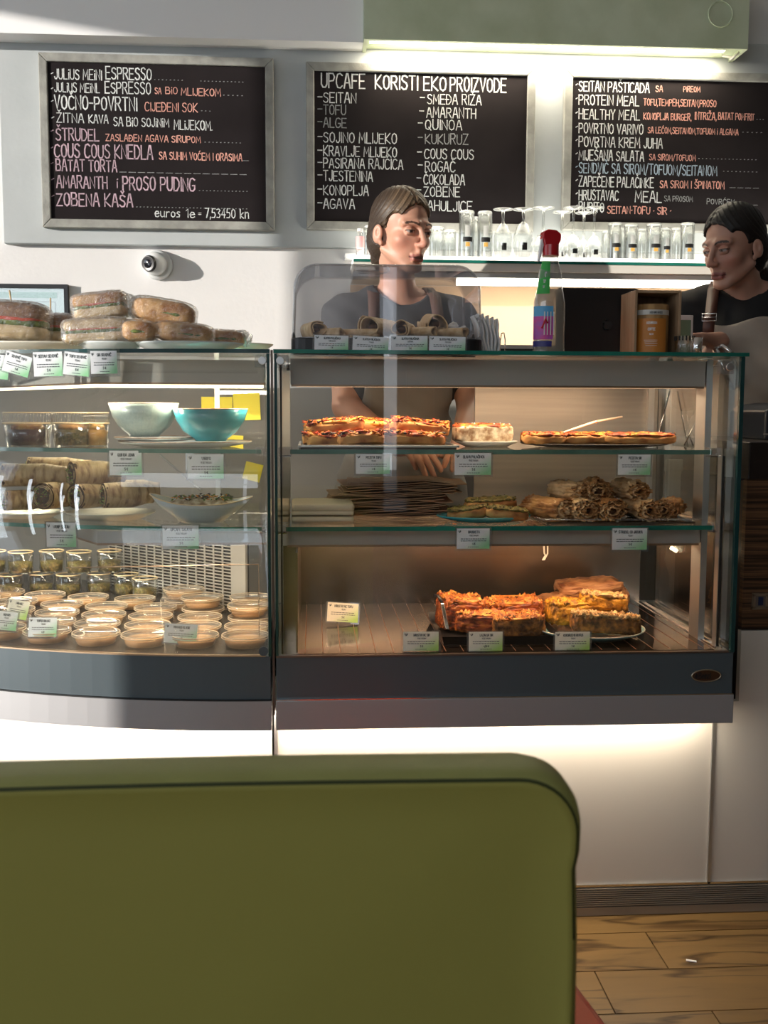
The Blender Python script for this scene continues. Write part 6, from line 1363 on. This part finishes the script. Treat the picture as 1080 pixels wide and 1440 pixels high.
MB().lathe([(0,0),(r,0),(r,h*.5),(r*.6,h*.75),(r*.6,h),(0,h)], (0,0,0), 18).build('bottle_body', M['tumbler'], t)
MB().cyl((0,0,h*.35), r*1.05, h*.4, 18).build('label', mat('pink_label', (.75,.42,.42), .6), t)
MB().cyl((0,0,h*.93), r*.7, h*.1, 16).build('cap', M['tissue'], t)

# ------------------------------------------------------------------ wall camera and certificate
q = P(221, 372, YW-.02)
t = thing('security_camera', 'white dome security camera under the grey wall panel', 'camera', (q.x, YW, q.z))
rc = .042
MB().lathe([(0,0),(rc*1.12,0),(rc*1.12,.012),(rc*.98,.030),(0,.032)], (0,0,0), 36).xf(Matrix.Rotation(PI/2, 4, 'X')).build('mount', M['cam_white'] if 'cam_white' in M else M.setdefault('cam_white', mat('camera_white', (.74,.76,.76), .35)), t)
R_ = Matrix.Translation((-.006,-.042,.0)) @ Vector((-.42,-.9,-.12)).to_track_quat('Z','Y').to_matrix().to_4x4()
MB().blob(.037,.037,.037,1,1,0,0,0,36,20).xf(Matrix.Translation((-.004,-.040,0))).build('ball', M['cam_white'], t)
MB().lathe([(0,.036),(.021,.036),(.0225,.0365),(.0235,.034),(.026,.028)], (0,0,0), 30).xf(R_).build('lens_ring', M['black'], t)
MB().lathe([(0,.0385),(.010,.038),(.014,.0365)], (0,0,0), 24).xf(R_).build('lens', mat('lens_glass', (.005,.005,.008), .05, coat=1), t)
m = MB(); a = P(95, 400, YW-.02); b = P(-60, 480, YW-.02); Z1, Z0, XA, XB = a.z, a.z-.22, b.x, a.x
t = thing('certificate_frame', 'black framed green and white certificate on the left wall', 'picture', ((XA+XB)/2, YW, Z0))
for bx_ in ((XA, XB, Z1-.012, Z1), (XA, XB, Z0, Z0+.012), (XA, XA+.012, Z0+.012, Z1-.012), (XB-.012, XB, Z0+.012, Z1-.012)):
    MB().box(bx_[0], bx_[1], YW-.022, YW-.0005, bx_[2], bx_[3]).build('frame_rail', M['black'], t, True)
MB().box(XA+.012, XB-.012, YW-.010, YW-.0006, Z0+.012, Z1-.012).build('certificate', mat('certificate_paper', (.36,.42,.42), .5), t, True)
gm = mat('certificate_green', (.02,.20,.12), .5)
za = P(50, 415, YW-.011).z
MB().box(XA+.03, P(80, 415, YW-.011).x, YW-.0115, YW-.0101, za-.009, za+.009).build('green_banner', gm, t, True)
m = MB(); xe = P(78, 430, YW-.011).x; zb_ = P(50, 424, YW-.011).z
m.box(XA+.04, xe, YW-.0112, YW-.0101, zb_-.002, zb_).box(xe-.002, xe, YW-.0112, YW-.0101, Z0+.03, zb_).box(XA+.04, XA+.042, YW-.0112, YW-.0101, Z0+.03, zb_).box(XA+.04, xe, YW-.0112, YW-.0101, Z0+.03, Z0+.032).build('ruled_border', M['ink'], t, True)
MB().box(XA+.013, XB-.013, YW-.0145, YW-.0135, Z0+.013, Z1-.013).build('picture_glass', M['glass_side'], t, True)

# ------------------------------------------------------------------ dark machine on the bar, pipe
q = P(1070, 565, 2.62)
t = thing('card_terminal_box', 'dark rounded machine standing on the bar at the right edge', 'machine', (q.x+.06, 2.62, bzt))
hz_ = ZY(566, 2.55, 1060)-bzt
m = MB(); m.prismy([(-.10,0),(.12,0),(.12,hz_),(-.03,hz_),(-.075,hz_-.006),(-.10,hz_-.02)], -.12, .10); m.build('machine_body', mat('navy_black_plastic', (.018,.022,.032), .35), t, bevel=.006)
MB().box(-.101, .12, -.122, -.118, .012, .016).build('trim_line', M['steel_v'], t)
MB().blob(.012,.01,.006,1,1,c=(.01,-.125,.008)).build('blue_cloth', mat('blue_cloth', (.05,.22,.55), .8), t)
t = thing('chrome_pipe', 'bent chrome pipe seen through the right end of the glass case', 'pipe', P(1010, 500, 2.62))
MB().tube([P(1006, 488, 2.86), P(1016, 486, 2.84), P(1028, 496, 2.84), P(1040, 520, 2.84), P(1044, 534, 2.84)], [.004,.006,.008,.009,.006], 12).build('pipe_bend', M['chrome'], t, True)
MB().tube([P(1006, 490, 2.86), P(1018, 520, 2.86), P(1030, 548, 2.86)], .009, 12).build('pipe_wand', M['chrome'], t, True)
# ------------------------------------------------------------------ people: one continuous surface each, from a distance field
def axis(a, b, fine, h0, h1):
    out = [a]
    while out[-1] < b:
        x = out[-1]; h = h1
        for (p, q, hh) in fine:
            if p-.02 <= x <= q: h = min(h, hh)
        out.append(x+h)
    return np.array(out, np.float32)
class Field:
    def __init__(s, xs, ys, zs):
        s.ax = (xs, ys, zs); s.F = np.full((len(xs), len(ys), len(zs)), 1.0, np.float32)
    def region(s, lo, hi):
        return tuple(slice(max(0, int(np.searchsorted(a, l))-2), min(len(a), int(np.searchsorted(a, h))+2)) for a, l, h in zip(s.ax, lo, hi))
    def pts(s, rg):
        return (s.ax[0][rg[0]][:, None, None], s.ax[1][rg[1]][None, :, None], s.ax[2][rg[2]][None, None, :])
    def apply(s, d, rg, k, sub=False):
        A = s.F[rg]
        if sub:
            d = -d; h = np.clip(.5-.5*(A-d)/k, 0, 1) if k > 0 else (A < d)*1.0; s.F[rg] = A*(1-h)+d*h+(k*h*(1-h) if k > 0 else 0)
        elif k > 0:
            h = np.clip(.5+.5*(A-d)/k, 0, 1); s.F[rg] = A*(1-h)+d*h-k*h*(1-h)
        else: s.F[rg] = np.minimum(A, d)
    def cone(s, a, b, r1, r2, k=.02, sub=False, sq=None):
        a = np.array(a, np.float32); b = np.array(b, np.float32); R = max(r1, r2)+k+.02
        rg = s.region(np.minimum(a, b)-R, np.maximum(a, b)+R); X, Y, Z = s.pts(rg)
        ba = b-a; L = float(ba @ ba)+1e-9; px, py, pz = X-a[0], Y-a[1], Z-a[2]
        h = np.clip((px*ba[0]+py*ba[1]+pz*ba[2])/L, 0, 1)
        d = np.sqrt((px-ba[0]*h)**2+(py-ba[1]*h)**2+(pz-ba[2]*h)**2)-(r1+(r2-r1)*h)
        s.apply(d, rg, k, sub)
    def ell(s, c, r, k=.02, M_=None, sub=False):
        """M_: 3x3 with the ellipsoid's own axes as columns"""
        c = np.array(c, np.float32); r = np.array(r, np.float32); R = float(r.max())+k+.02
        rg = s.region(c-R, c+R); X, Y, Z = s.pts(rg); px, py, pz = X-c[0], Y-c[1], Z-c[2]
        if M_ is not None:
            q = [px*M_[0][i]+py*M_[1][i]+pz*M_[2][i] for i in range(3)]
        else: q = [px, py, pz]
        k0 = np.sqrt((q[0]/r[0])**2+(q[1]/r[1])**2+(q[2]/r[2])**2)+1e-6
        k1 = np.sqrt((q[0]/r[0]**2)**2+(q[1]/r[1]**2)**2+(q[2]/r[2]**2)**2)+1e-6
        s.apply(k0*(k0-1)/k1, rg, k, sub)
    def mesh(s):
        F = s.F; xs, ys, zs = s.ax; S = F < 0
        nx, ny, nz = F.shape
        cs = np.zeros((nx-1, ny-1, nz-1), np.int8)
        for i in (0,1):
            for j in (0,1):
                for k in (0,1): cs += S[i:nx-1+i, j:ny-1+j, k:nz-1+k]
        act = np.argwhere((cs > 0) & (cs < 8))
        idx = -np.ones(cs.shape, np.int64); idx[act[:,0], act[:,1], act[:,2]] = np.arange(len(act))
        acc = np.zeros((len(act), 3)); cnt = np.zeros(len(act))
        i0, j0, k0 = act[:,0], act[:,1], act[:,2]; off = [(i,j,k) for i in (0,1) for j in (0,1) for k in (0,1)]
        for o in off:
            for ax_ in range(3):
                if o[ax_]: continue
                p = list(o); p[ax_] = 1
                A = F[i0+o[0], j0+o[1], k0+o[2]]; B = F[i0+p[0], j0+p[1], k0+p[2]]
                m = (A < 0) != (B < 0)
                t = np.where(m, A/(A-B+1e-12), 0)
                PA = np.stack([xs[i0+o[0]], ys[j0+o[1]], zs[k0+o[2]]], 1); PB = np.stack([xs[i0+p[0]], ys[j0+p[1]], zs[k0+p[2]]], 1)
                acc += np.where(m[:,None], PA+(PB-PA)*t[:,None], 0); cnt += m
        V = acc/np.maximum(cnt, 1)[:,None]
        faces = []
        for ax_ in range(3):
            a, b = [(1,2),(2,0),(0,1)][ax_]
            sl0 = [slice(1,-1)]*3; sl1 = [slice(1,-1)]*3; sl0[ax_] = slice(0,-1); sl1[ax_] = slice(1,None)
            A = S[tuple(sl0)]; B = S[tuple(sl1)]; e = np.argwhere(A != B)
            if not len(e): continue
            inside = A[e[:,0], e[:,1], e[:,2]]
            g = e.copy(); 
            for q in range(3):
                if q != ax_: g[:,q] += 1
            def cell(da, db):
                c = g.copy(); c[:,a] -= da; c[:,b] -= db; return idx[c[:,0], c[:,1], c[:,2]]
            Q = np.stack([cell(1,1), cell(0,1), cell(0,0), cell(1,0)], 1)
            Q[~inside] = Q[~inside][:, ::-1]; faces.append(Q)
        Q = np.concatenate(faces); Q = Q[(Q >= 0).all(1)]
        return V, Q
def to_object(name, V, Q, m, parent, col=None):
    me = bpy.data.meshes.new(name); o_ = np.array(wl(parent)) if parent else np.zeros(3)
    V2 = (V-o_).astype(np.float32)
    me.vertices.add(len(V2)); me.vertices.foreach_set('co', V2.ravel())
    me.loops.add(len(Q)*4); me.loops.foreach_set('vertex_index', Q.ravel().astype(np.int32))
    me.polygons.add(len(Q)); me.polygons.foreach_set('loop_start', np.arange(0, len(Q)*4, 4, dtype=np.int32)); me.polygons.foreach_set('loop_total', np.full(len(Q), 4, np.int32))
    me.polygons.foreach_set('use_smooth', np.ones(len(Q), bool)); me.update(calc_edges=True); me.validate()
    if col is not None:
        a = me.color_attributes.new('Col', 'FLOAT_COLOR', 'POINT'); c4 = np.ones((len(V2), 4), np.float32); c4[:,:3] = col; a.data.foreach_set('color', c4.ravel())
    me.materials.append(m); ob = bpy.data.objects.new(name, me); COL.objects.link(ob)
    if parent: ob.parent = parent
    return ob
def colmat(name, rough, sss=0, bump=0, bs=200, aniso=0, spec=.5, sheen=0):
    m, t, b = newmat(name); a = t.nodes.new('ShaderNodeVertexColor'); a.layer_name = 'Col'; t.links.new(a.outputs[0], b.inputs['Base Color'])
    b.inputs['Roughness'].default_value = rough; b.inputs['Specular IOR Level'].default_value = spec
    if sss: b.inputs['Subsurface Weight'].default_value = sss; b.inputs['Subsurface Radius'].default_value = (.012, .004, .002); b.inputs['Subsurface Scale'].default_value = 1
    if sheen: b.inputs['Sheen Weight'].default_value = sheen
    if bump:
        n = t.nodes.new('ShaderNodeTexNoise'); n.inputs['Scale'].default_value = bs; bp = t.nodes.new('ShaderNodeBump'); bp.inputs['Strength'].default_value = bump; bp.inputs['Distance'].default_value = .001
        tc = t.nodes.new('ShaderNodeTexCoord'); t.links.new(tc.outputs['Object'], n.inputs[0]); t.links.new(n.outputs[0], bp.inputs['Height']); t.links.new(bp.outputs[0], b.inputs['Normal'])
    return m
M['skin'] = colmat('skin', .48, .12); M['hair'] = colmat('hair', .5, spec=.4)
def vnoise(V, f, seed=0):
    r = np.random.RandomState(seed); o = np.zeros(len(V))
    for i in range(6):
        d = r.normal(size=3); d /= np.linalg.norm(d); o += np.sin((V @ d)*f*(1+.5*i)+r.uniform(0, 6))/(1+.4*i)
    return o/3
def person(label, X0, Y0, hc, theta, pitch_, byaw, shz, sleeve, arms, hands, skin, hair, teec, apron, straps, bibz, hair_style, lip, tilt=0):
    """hc head centre (world); theta: face turn from -Y towards +X; arms: list of (shoulder, elbow, wrist)"""
    t = thing('person', label, 'person', (X0, Y0, 0))
    th = math.radians(theta); pi_ = math.radians(pitch_)
    f = Vector((math.sin(th)*math.cos(pi_), -math.cos(th)*math.cos(pi_), -math.sin(pi_)))
    up = (Vector((0,0,1))-f*f.z).normalized(); up = (up+f.cross(up)*math.tan(math.radians(tilt))).normalized(); hx = f.cross(up)
    H = np.array([[hx[i], f[i], up[i]] for i in range(3)])       # columns: right, forward, up
    hcv = np.array(hc)
    HS = .94
    def h2w(x, y, z): return hcv+H @ np.array((x, y, z))*HS
    by = math.radians(byaw); bf = np.array((math.sin(by), -math.cos(by), 0)); bx = np.array((math.cos(by), math.sin(by), 0))
    c0 = np.array((X0, Y0, 0.))
    def b2w(x, y, z): return c0+bx*x+bf*y+np.array((0, 0, z))
    B3 = np.array([[bx[i], bf[i], (0,0,1)[i]] for i in range(3)])
    allp = [np.array(p) for a in arms for p in a]+[hcv]
    lo = np.min(allp+[b2w(-.24,0,0), b2w(.24,0,0), b2w(0,-.2,0), b2w(0,.2,0)], 0)-.07; hi = np.max(allp+[b2w(-.24,0,0), b2w(.24,0,0), b2w(0,-.2,0), b2w(0,.2,0)], 0)+.07
    fx = [(hcv[0]-.12, hcv[0]+.12, .0024)]; fy = [(hcv[1]-.13, hcv[1]+.13, .0024)]
    for h in hands:
        q = np.array([p for fg in h for p in fg]); fx.append((q[:,0].min()-.02, q[:,0].max()+.02, .0028)); fy.append((q[:,1].min()-.02, q[:,1].max()+.02, .0032))
    zs_f = [(hcv[2]-.14, hcv[2]+.14, .0024), (1.15, hcv[2], .006)]
    for h in hands:
        q = np.array([p for fg in h for p in fg]); zs_f.append((q[:,2].min()-.02, q[:,2].max()+.02, .0032))
    xs, ys, zs_ = axis(lo[0], hi[0], fx, 0, .006), axis(lo[1]-.06, hi[1]+.06, fy, 0, .006), axis(-.02, hcv[2]+.16, zs_f, 0, .012)
    # ---- body
    F = Field(xs, ys, zs_)
    def torso(F, g=0):
        F.ell(b2w(0,0,.95), (.165+g,.105+g,.13+g), .05, B3)
        F.cone(b2w(0,0,1.0), b2w(0,0,1.2), .10+g, .10+g, .06); F.ell(b2w(0,0,1.10), (.128+g,.092+g,.13+g), .05, B3)
        F.ell(b2w(0,0,shz-.14), (.150+g,.100+g,.165+g), .05, B3)
        for s_ in (-1, 1):
            F.ell(b2w(s_*.072, .075, shz-.19), (.060+g,.045+g,.060+g), .04, B3)
            F.cone(b2w(s_*.05,-.005,shz+.025), b2w(s_*.155,0,shz-.01), .048+g, .050+g, .04)
    torso(F)
    nb = b2w(0,-.005,shz+.01)
    F.cone(nb, h2w(0,-.026,-.05), .052, .045, .022)
    for s_ in (-1, 1):
        hp = b2w(s_*.085,0,.90); kn = b2w(s_*.095,.01,.48); an = b2w(s_*.095,-.01,.08)
        F.cone(hp, kn, .085, .055, .03); F.cone(kn, an, .055, .038, .02); F.cone(an-np.array((0,0,.035)), b2w(s_*.10,.15,.035), .040, .030, .02)
    for a, e, w_ in arms:
        F.cone(a, e, .046, .037, .03); F.cone(e, w_, .037, .024, .012)
    for h, (a, e, w_) in zip(hands, arms):
        base = np.mean([fg[0] for fg in h[:4]], 0) if len(h) >= 4 else h[0][0]
        for fg in h[:4]:
            F.cone(w_, fg[0], .017, .0105, .012)
            for p, q, r1, r2 in zip(fg, fg[1:], (.0090,.0083,.0078), (.0084,.0078,.0066)): F.cone(p, q, r1, r2, .002)
        for fg in h[4:]:
            for p, q, r1, r2 in zip(fg, fg[1:], (.012,.010,.0085), (.010,.009,.007)): F.cone(p, q, r1, r2, .005)
    # head
    E = lambda c, r, k, sub=False: F.ell(h2w(*c), np.array(r)*HS, k, H, sub)
    Cn = lambda a, b, r1, r2, k, sub=False: F.cone(h2w(*a), h2w(*b), r1*HS, r2*HS, k, sub)
    E((0,-.018,.034), (.072,.092,.083), .02); E((0,.020,-.034), (.054,.064,.078), .02); E((0,.064,-.099), (.018,.017,.015), .020)
    for s_ in (-1, 1):
        Cn((s_*.056,-.005,-.055), (s_*.020,.062,-.098), .012, .010, .018); E((s_*.042,.046,-.026), (.018,.020,.016), .02)
        Cn((s_*.014,.081,.022), (s_*.046,.064,.020), .0085, .007, .018)
        E((s_*.031,.092,.001), (.017,.014,.012), .012, True)
        E((s_*.031,.0700,.001), (.0135,.0135,.0125), .003)
        Cn((s_*.019,.080,.0045), (s_*.044,.073,.0035), .0028, .0026, .003)
        Cn((s_*.022,.0785,-.009), (s_*.041,.073,-.008), .0022, .0022, .006)
        E((s_*.0105,.093,-.036), (.0075,.010,.007), .006); E((s_*.007,.104,-.042), (.0028,.004,.003), .002, True)
        F.ell(h2w(s_*.079,-.012,-.016), np.array((.0065,.016,.027))*HS, .005, H @ np.array([[.92,s_*-.38,0],[s_*.38,.92,0],[0,0,1]])); E((s_*.0855,-.006,-.010), (.005,.008,.014), .003, True); E((s_*.072,-.002,-.040), (.005,.007,.008), .005)
    Cn((0,.080,.014), (0,.106,-.031), .0065, .0090, .010); E((0,.1035,-.034), (.010,.009,.0085), .006)
    Cn((0,.086,-.048), (0,.086,-.060), .006, .008, .012)
    Cn((-.017,.079,-.0655), (.017,.079,-.0655), .0055, .0055, .006); Cn((-.009,.0855,-.0645), (.009,.0855,-.0645), .0052, .0052, .005)
    Cn((-.014,.081,-.0755), (.014,.081,-.0755), .0062, .0062, .006)
    Cn((-.021,.0895,-.0700), (.021,.0895,-.0700), .0022, .0022, .003, True)
    V, Q = F.mesh()
    L = (V-hcv) @ H/HS        # head-local coordinates
    col = np.tile(np.array(skin), (len(V), 1)); n_ = vnoise(V, 60, 2)[:,None]
    col = col*(1+.05*n_)
    x, y, z = L[:,0], L[:,1], L[:,2]; ax_ = np.abs(x); inh = (np.linalg.norm(L, axis=1) < .15) & (y > .03)
    cheek = np.exp(-((ax_-.040)**2+(z+.035)**2)/.0005)*inh; col = col*(1-cheek[:,None]*np.array((0,.18,.16)))
    nose_ = np.exp(-((x)**2+(z+.036)**2)/.0002)*inh; col = col*(1-nose_[:,None]*np.array((0,.16,.14)))
    lips = inh & (y > .070) & (ax_ < .024) & (z > -.082+ax_*.12) & (z < -.0585-ax_*.22); col[lips] = lip
    ml = inh & (y > .066) & (ax_ < .023) & (np.abs(z+.0705) < .0016); col[ml] = np.array(lip)*.35
    bz = .0235-((ax_-.032)/.020)**2*.005+np.where(ax_ > .035, .0, .0005); brow = inh & (ax_ > .012) & (ax_ < .049) & (np.abs(z-bz) < .0030); col[brow] = np.array((.055,.03,.02))
    ey = inh & (((ax_-.031)/.0130)**2+((z+.0010)/.0040)**2 < 1) & (y > .068)
    col[ey] = (.35,.30,.28)
    iris = ey & (((x*np.sign(x)-.031-.002*np.sign(x))**2+(z+.0022)**2) < .0048**2); col[iris] = (.03,.02,.015)
    lid = inh & (np.abs(z-.0026+((ax_-.031)/.015)**2*.003) < .0014) & (np.abs(ax_-.031) < .0155) & (y > .066); col[lid] = (.03,.018,.014)
    shade_ = inh & (((ax_-.031)/.018)**2+((z-.012)/.006)**2 < 1); col[shade_ & ~brow & ~lid] *= (.82,.72,.70)
    shoe = V[:,2] < .075; col[shoe] = (.02,.02,.02)
    to_object('body', V, Q, M['skin'], t, col)
    # ---- hair
    Fh = Field(axis(hcv[0]-.14, hcv[0]+.14, [], 0, .0026), axis(hcv[1]-.16, hcv[1]+.16, [], 0, .0026), axis(hcv[2]-.17, hcv[2]+.15, [], 0, .0026))
    Fh.ell(h2w(0,-.018,.037), np.array((.079,.099,.090))*HS, .02, H)
    Fh.ell(h2w(0,-.060,-.030), (.064,.056,.062), .03, H)
    Fh.ell(h2w(0,.104,-.018), (.080,.080,.098), .006, H, True)                      # face opening
    for s_ in (-1, 1):
        Fh.ell(h2w(s_*.085,.0,-.028), (.030,.030,.036), .010, H, True)                # clear of the ear
        Fh.ell(h2w(s_*.066,.050,-.012), (.032,.040,.058), .006, H, True)
    if hair_style == 'pony':
        Fh.cone(h2w(0,-.095,-.045), h2w(0,-.098,-.085), .026, .020, .02); Fh.cone(h2w(.0,-.098,-.085), h2w(-.03,-.085,-.150), .018, .008, .02)
    else:
        Fh.ell(h2w(0,-.112,-.020), (.040,.036,.042), .015, H); Fh.cone(h2w(0,-.10,-.02), h2w(0,-.12,-.14), .03, .022, .02)
    # strands converge on the tie at the nape
    X, Y, Z = np.meshgrid(*Fh.ax, indexing='ij'); PL_ = np.stack([X-hcv[0], Y-hcv[1], Z-hcv[2]], -1) @ H/HS
    tie = np.array((0,-.10,-.035))
    def strand(P_):
        d = P_-tie; xx = np.abs(P_[..., 0]); return np.arctan2(d[..., 2]+.3*xx, d[..., 1]+.02)*1.0+xx*4.5
    sc_ = strand(PL_)
    Fh.F += (.0007*np.sin(sc_*67)+.0006*np.sin(sc_*127+1)+.0005*np.sin(sc_*210+2)).astype(np.float32)
    Fh.F += (.0035*np.exp(-((PL_[..., 0]-.012)**2)/.00001)*(PL_[..., 1] > -.03)).astype(np.float32)      # parting
    V, Q = Fh.mesh(); L = (V-hcv) @ H/HS; s1 = strand(L)
    w_ = .5+.24*np.sin(s1*67+.5)+.24*np.sin(s1*151+2)+.2*np.sin(s1*31)+.2*np.sin(s1*263)
    front = np.clip((L[:,1]+.02)/.09, 0, 1)
    w_ = np.clip(w_*(hair[3]+hair[4]*front), 0, 1)[:,None]
    col = np.array(hair[0])*(1-w_)+np.array(hair[1])*w_
    to_object('hair', V, Q, M['hair'], t, col)
    # ---- t-shirt
    def cloth(name, m, draw, cut, wr=.0025, g=.006):
        Fc = Field(axis(lo[0], hi[0], [], 0, g), axis(lo[1], hi[1], [], 0, g), axis(.3 if name != 't_shirt' else .85, hcv[2]-.02, [], 0, g)); draw(Fc)
        X, Y, Z = np.meshgrid(*Fc.ax, indexing='ij'); D = np.stack([X-c0[0], Y-c0[1], Z], -1); lx = D @ bx; ly = D @ bf
        Fc.F += (wr*np.sin(lx*38+Z*21+2*np.sin(Z*17))*np.sin(Z*44+lx*12)+wr*.6*np.sin(Z*90+lx*60+ly*30)).astype(np.float32)
        Fc.F[:] = cut(Fc.F, lx, ly, Z, X, Y)
        V, Q = Fc.mesh(); return to_object(name, V, Q, m, t)
    def dshirt(Fc):
        torso(Fc, .010)
        for a, e, w2 in arms:
            a, e = np.array(a), np.array(e); Fc.cone(a, a+(e-a)*sleeve, .058, .056, .03)
    def cshirt(F_, lx, ly, Z, X, Y):
        d = np.sqrt((lx/.074)**2+((ly-.01)/.080)**2+((Z-shz-.066)/.052)**2)-1
        return np.maximum(np.maximum(F_, -d*.06), .92-Z)
    cloth('t_shirt', teec, dshirt, cshirt)
    def dapron(Fc):
        torso(Fc, .019); Fc.ell(b2w(0,.01,.80), (.20,.145,.34), .05, B3)
    def capron(F_, lx, ly, Z, X, Y):
        hw = np.where(Z > 1.16, .125-(Z-1.16)*.06, .125+np.clip((1.16-Z)*1.2, 0, .09))
        return np.maximum.reduce([F_, np.abs(lx)-hw, .03-ly, Z-bibz-.012*np.sin(lx*30), .55-Z])
    cloth('apron', apron, dapron, capron, .003)
    for s_ in (-1, 1):
        pts = [b2w(s_*.095, .112, bibz-.045), b2w(s_*.093, .108, bibz+.01), b2w(s_*.090, .092, shz-.03), b2w(s_*.086, .058, shz+.045), b2w(s_*.080, .0, shz+.074), b2w(s_*.07, -.075, shz+.03), b2w(s_*.05, -.115, shz-.12)]
        m = MB(); v = []
        for p in pts:
            for k_ in (-1, 1):
                v.append(tuple(p+bx*.0155*k_))
        m.add(v, [(2*i, 2*i+1, 2*i+3, 2*i+2) for i in range(len(pts)-1)], True)
        o = m.build('strap', straps, t, True); q = o.modifiers.new('thickness', 'SOLIDIFY'); q.thickness = .004; q.offset = 0
        c = Vector(pts[1])+Vector(bf)*.006; u = Vector(bx); w3 = Vector((0,0,1)); mb = MB()
        mb.tube([c+u*.019+w3*.010, c-u*.019+w3*.010, c-u*.019-w3*.010, c+u*.019-w3*.010], .0016, 6, closed=True).tube([c+u*.019, c-u*.019], .0012, 6)
        mb.build('buckle', M['chrome'], t, True)
    # ---- trousers
    Ft = Field(axis(lo[0], hi[0], [], 0, .012), axis(lo[1], hi[1], [], 0, .012), axis(.05, 1.0, [], 0, .012))
    Ft.ell(b2w(0,0,.93), (.175,.115,.12), .04, B3)
    for s_ in (-1, 1): Ft.cone(b2w(s_*.085,0,.90), b2w(s_*.095,.01,.48), .098, .068, .03); Ft.cone(b2w(s_*.095,.01,.48), b2w(s_*.095,-.01,.10), .068, .055, .02)
    V, Q = Ft.mesh(); to_object('trousers', V, Q, mat('dark_trousers', (.02,.02,.025), .8), t)
    return t
def A(p): return np.array(p)
def PV(px, py, Y): return np.array(P(px, py, Y))
APR1 = mat('grey_beige_apron', (.26,.235,.21), .8, c2=(.21,.19,.17), scale=6); APR2 = mat('beige_linen_apron', (.40,.345,.285), .8, c2=(.33,.28,.235), scale=6)
LEA = mat('brown_leather_strap', (.085,.032,.022), .45)
# --- fair-haired woman
YA = 3.0; hc = PV(566, 325, 2.93); XA_ = PX(562, YA, 470); sh = ZY(432, YA, 560)-.02
shl, shr = A((XA_-.155, YA, sh-.015)), A((XA_+.155, YA, sh-.015))
el, er = PV(487, 572, 2.92), PV(662, 572, 2.92); wl_, wr_ = PV(560, 628, 2.715), PV(646, 628, 2.72)
def finger(a, b, Ya, Yb):
    p, q = PV(a[0], a[1], Ya), PV(b[0], b[1], Yb); m1 = p+(q-p)*.42+np.array((0,-.006,.006)); m2 = p+(q-p)*.74+np.array((0,-.006,.004)); return [p, m1, m2, q]
hl = [finger((571,634), (585,658), 2.665, 2.64), finger((580,634), (599,670), 2.655, 2.625), finger((590,634), (611,671), 2.655, 2.625), finger((600,635), (620,661), 2.66, 2.635), [PV(572,630,2.70), PV(596,630,2.70), PV(612,640,2.68)]]
hr = [finger((632,634), (625,655), 2.66, 2.635), finger((640,634), (636,661), 2.655, 2.63), finger((649,634), (646,660), 2.66, 2.63), finger((657,634), (655,655), 2.665, 2.64), [PV(640,630,2.70), PV(628,632,2.70), PV(622,640,2.68)]]
person('fair-haired woman in dark grey shirt behind the bread dome, looking down to the right', XA_, YA, hc, 34, 9, 8, sh, .62, [(shl, el, wl_), (shr, er, wr_)], [hl, hr],
  (.55,.29,.20), [(.032,.020,.013), (.36,.24,.14), None, .04, .50], mat('dark_grey_jersey', (.042,.044,.05), .85), APR1, mat('faded_brown_strap', (.10,.055,.045), .7), sh-.12, 'pony', (.40,.16,.13))
# --- dark-haired woman
YB_ = 3.0; hc2 = PV(1030, 347, 2.93); XB_ = PX(1046, YB_, 470); sh2 = ZY(422, YB_, 1040)-.02
by2 = math.radians(-22); bx2 = np.array((math.cos(by2), math.sin(by2), 0)); c2_ = A((XB_, YB_, sh2-.015))
s1, s2 = c2_-bx2*.155, c2_+bx2*.155
e1 = s1+A((-.02,-.05,-.24)); w1 = PV(1012, 480, 2.88); e2 = s2+A((.05,-.03,-.25)); w2_ = e2+A((-.06,-.17,-.04))
def simple_hand(w_, d, side):
    d = A(d)/np.linalg.norm(d); s_ = np.cross(d, (0,0,1)); s_ /= np.linalg.norm(s_); out = []
    for i, (o, l) in enumerate(((-.027,.060), (-.009,.072), (.009,.067), (.026,.052))):
        p = w_+d*.082+s_*o*1.0; out.append([p, p+d*l*.45+A((0,0,-.004)), p+d*l*.78+A((0,0,-.013)), p+d*l+A((0,0,-.024))])
    out.append([w_+d*.02+s_*side*.018, w_+d*.05+s_*side*.04+A((0,0,-.01)), w_+d*.085+s_*side*.042+A((0,0,-.02))]); return out
person('dark-haired woman in black shirt and beige apron with brown leather straps, at the right edge', XB_, YB_, hc2, -62, 14, -22, sh2, .75, [(s1, e1, w1), (s2, e2, w2_)], [simple_hand(w1, (-.92,-.30,.12), 1), simple_hand(w2_, (-.3,-.9,-.1), -1)],
  (.46,.25,.18), [(.006,.005,.005), (.030,.024,.022), None, .35, .2], mat('black_jersey', (.008,.008,.009), .8), APR2, LEA, sh2-.045, 'bun', (.30,.11,.10))
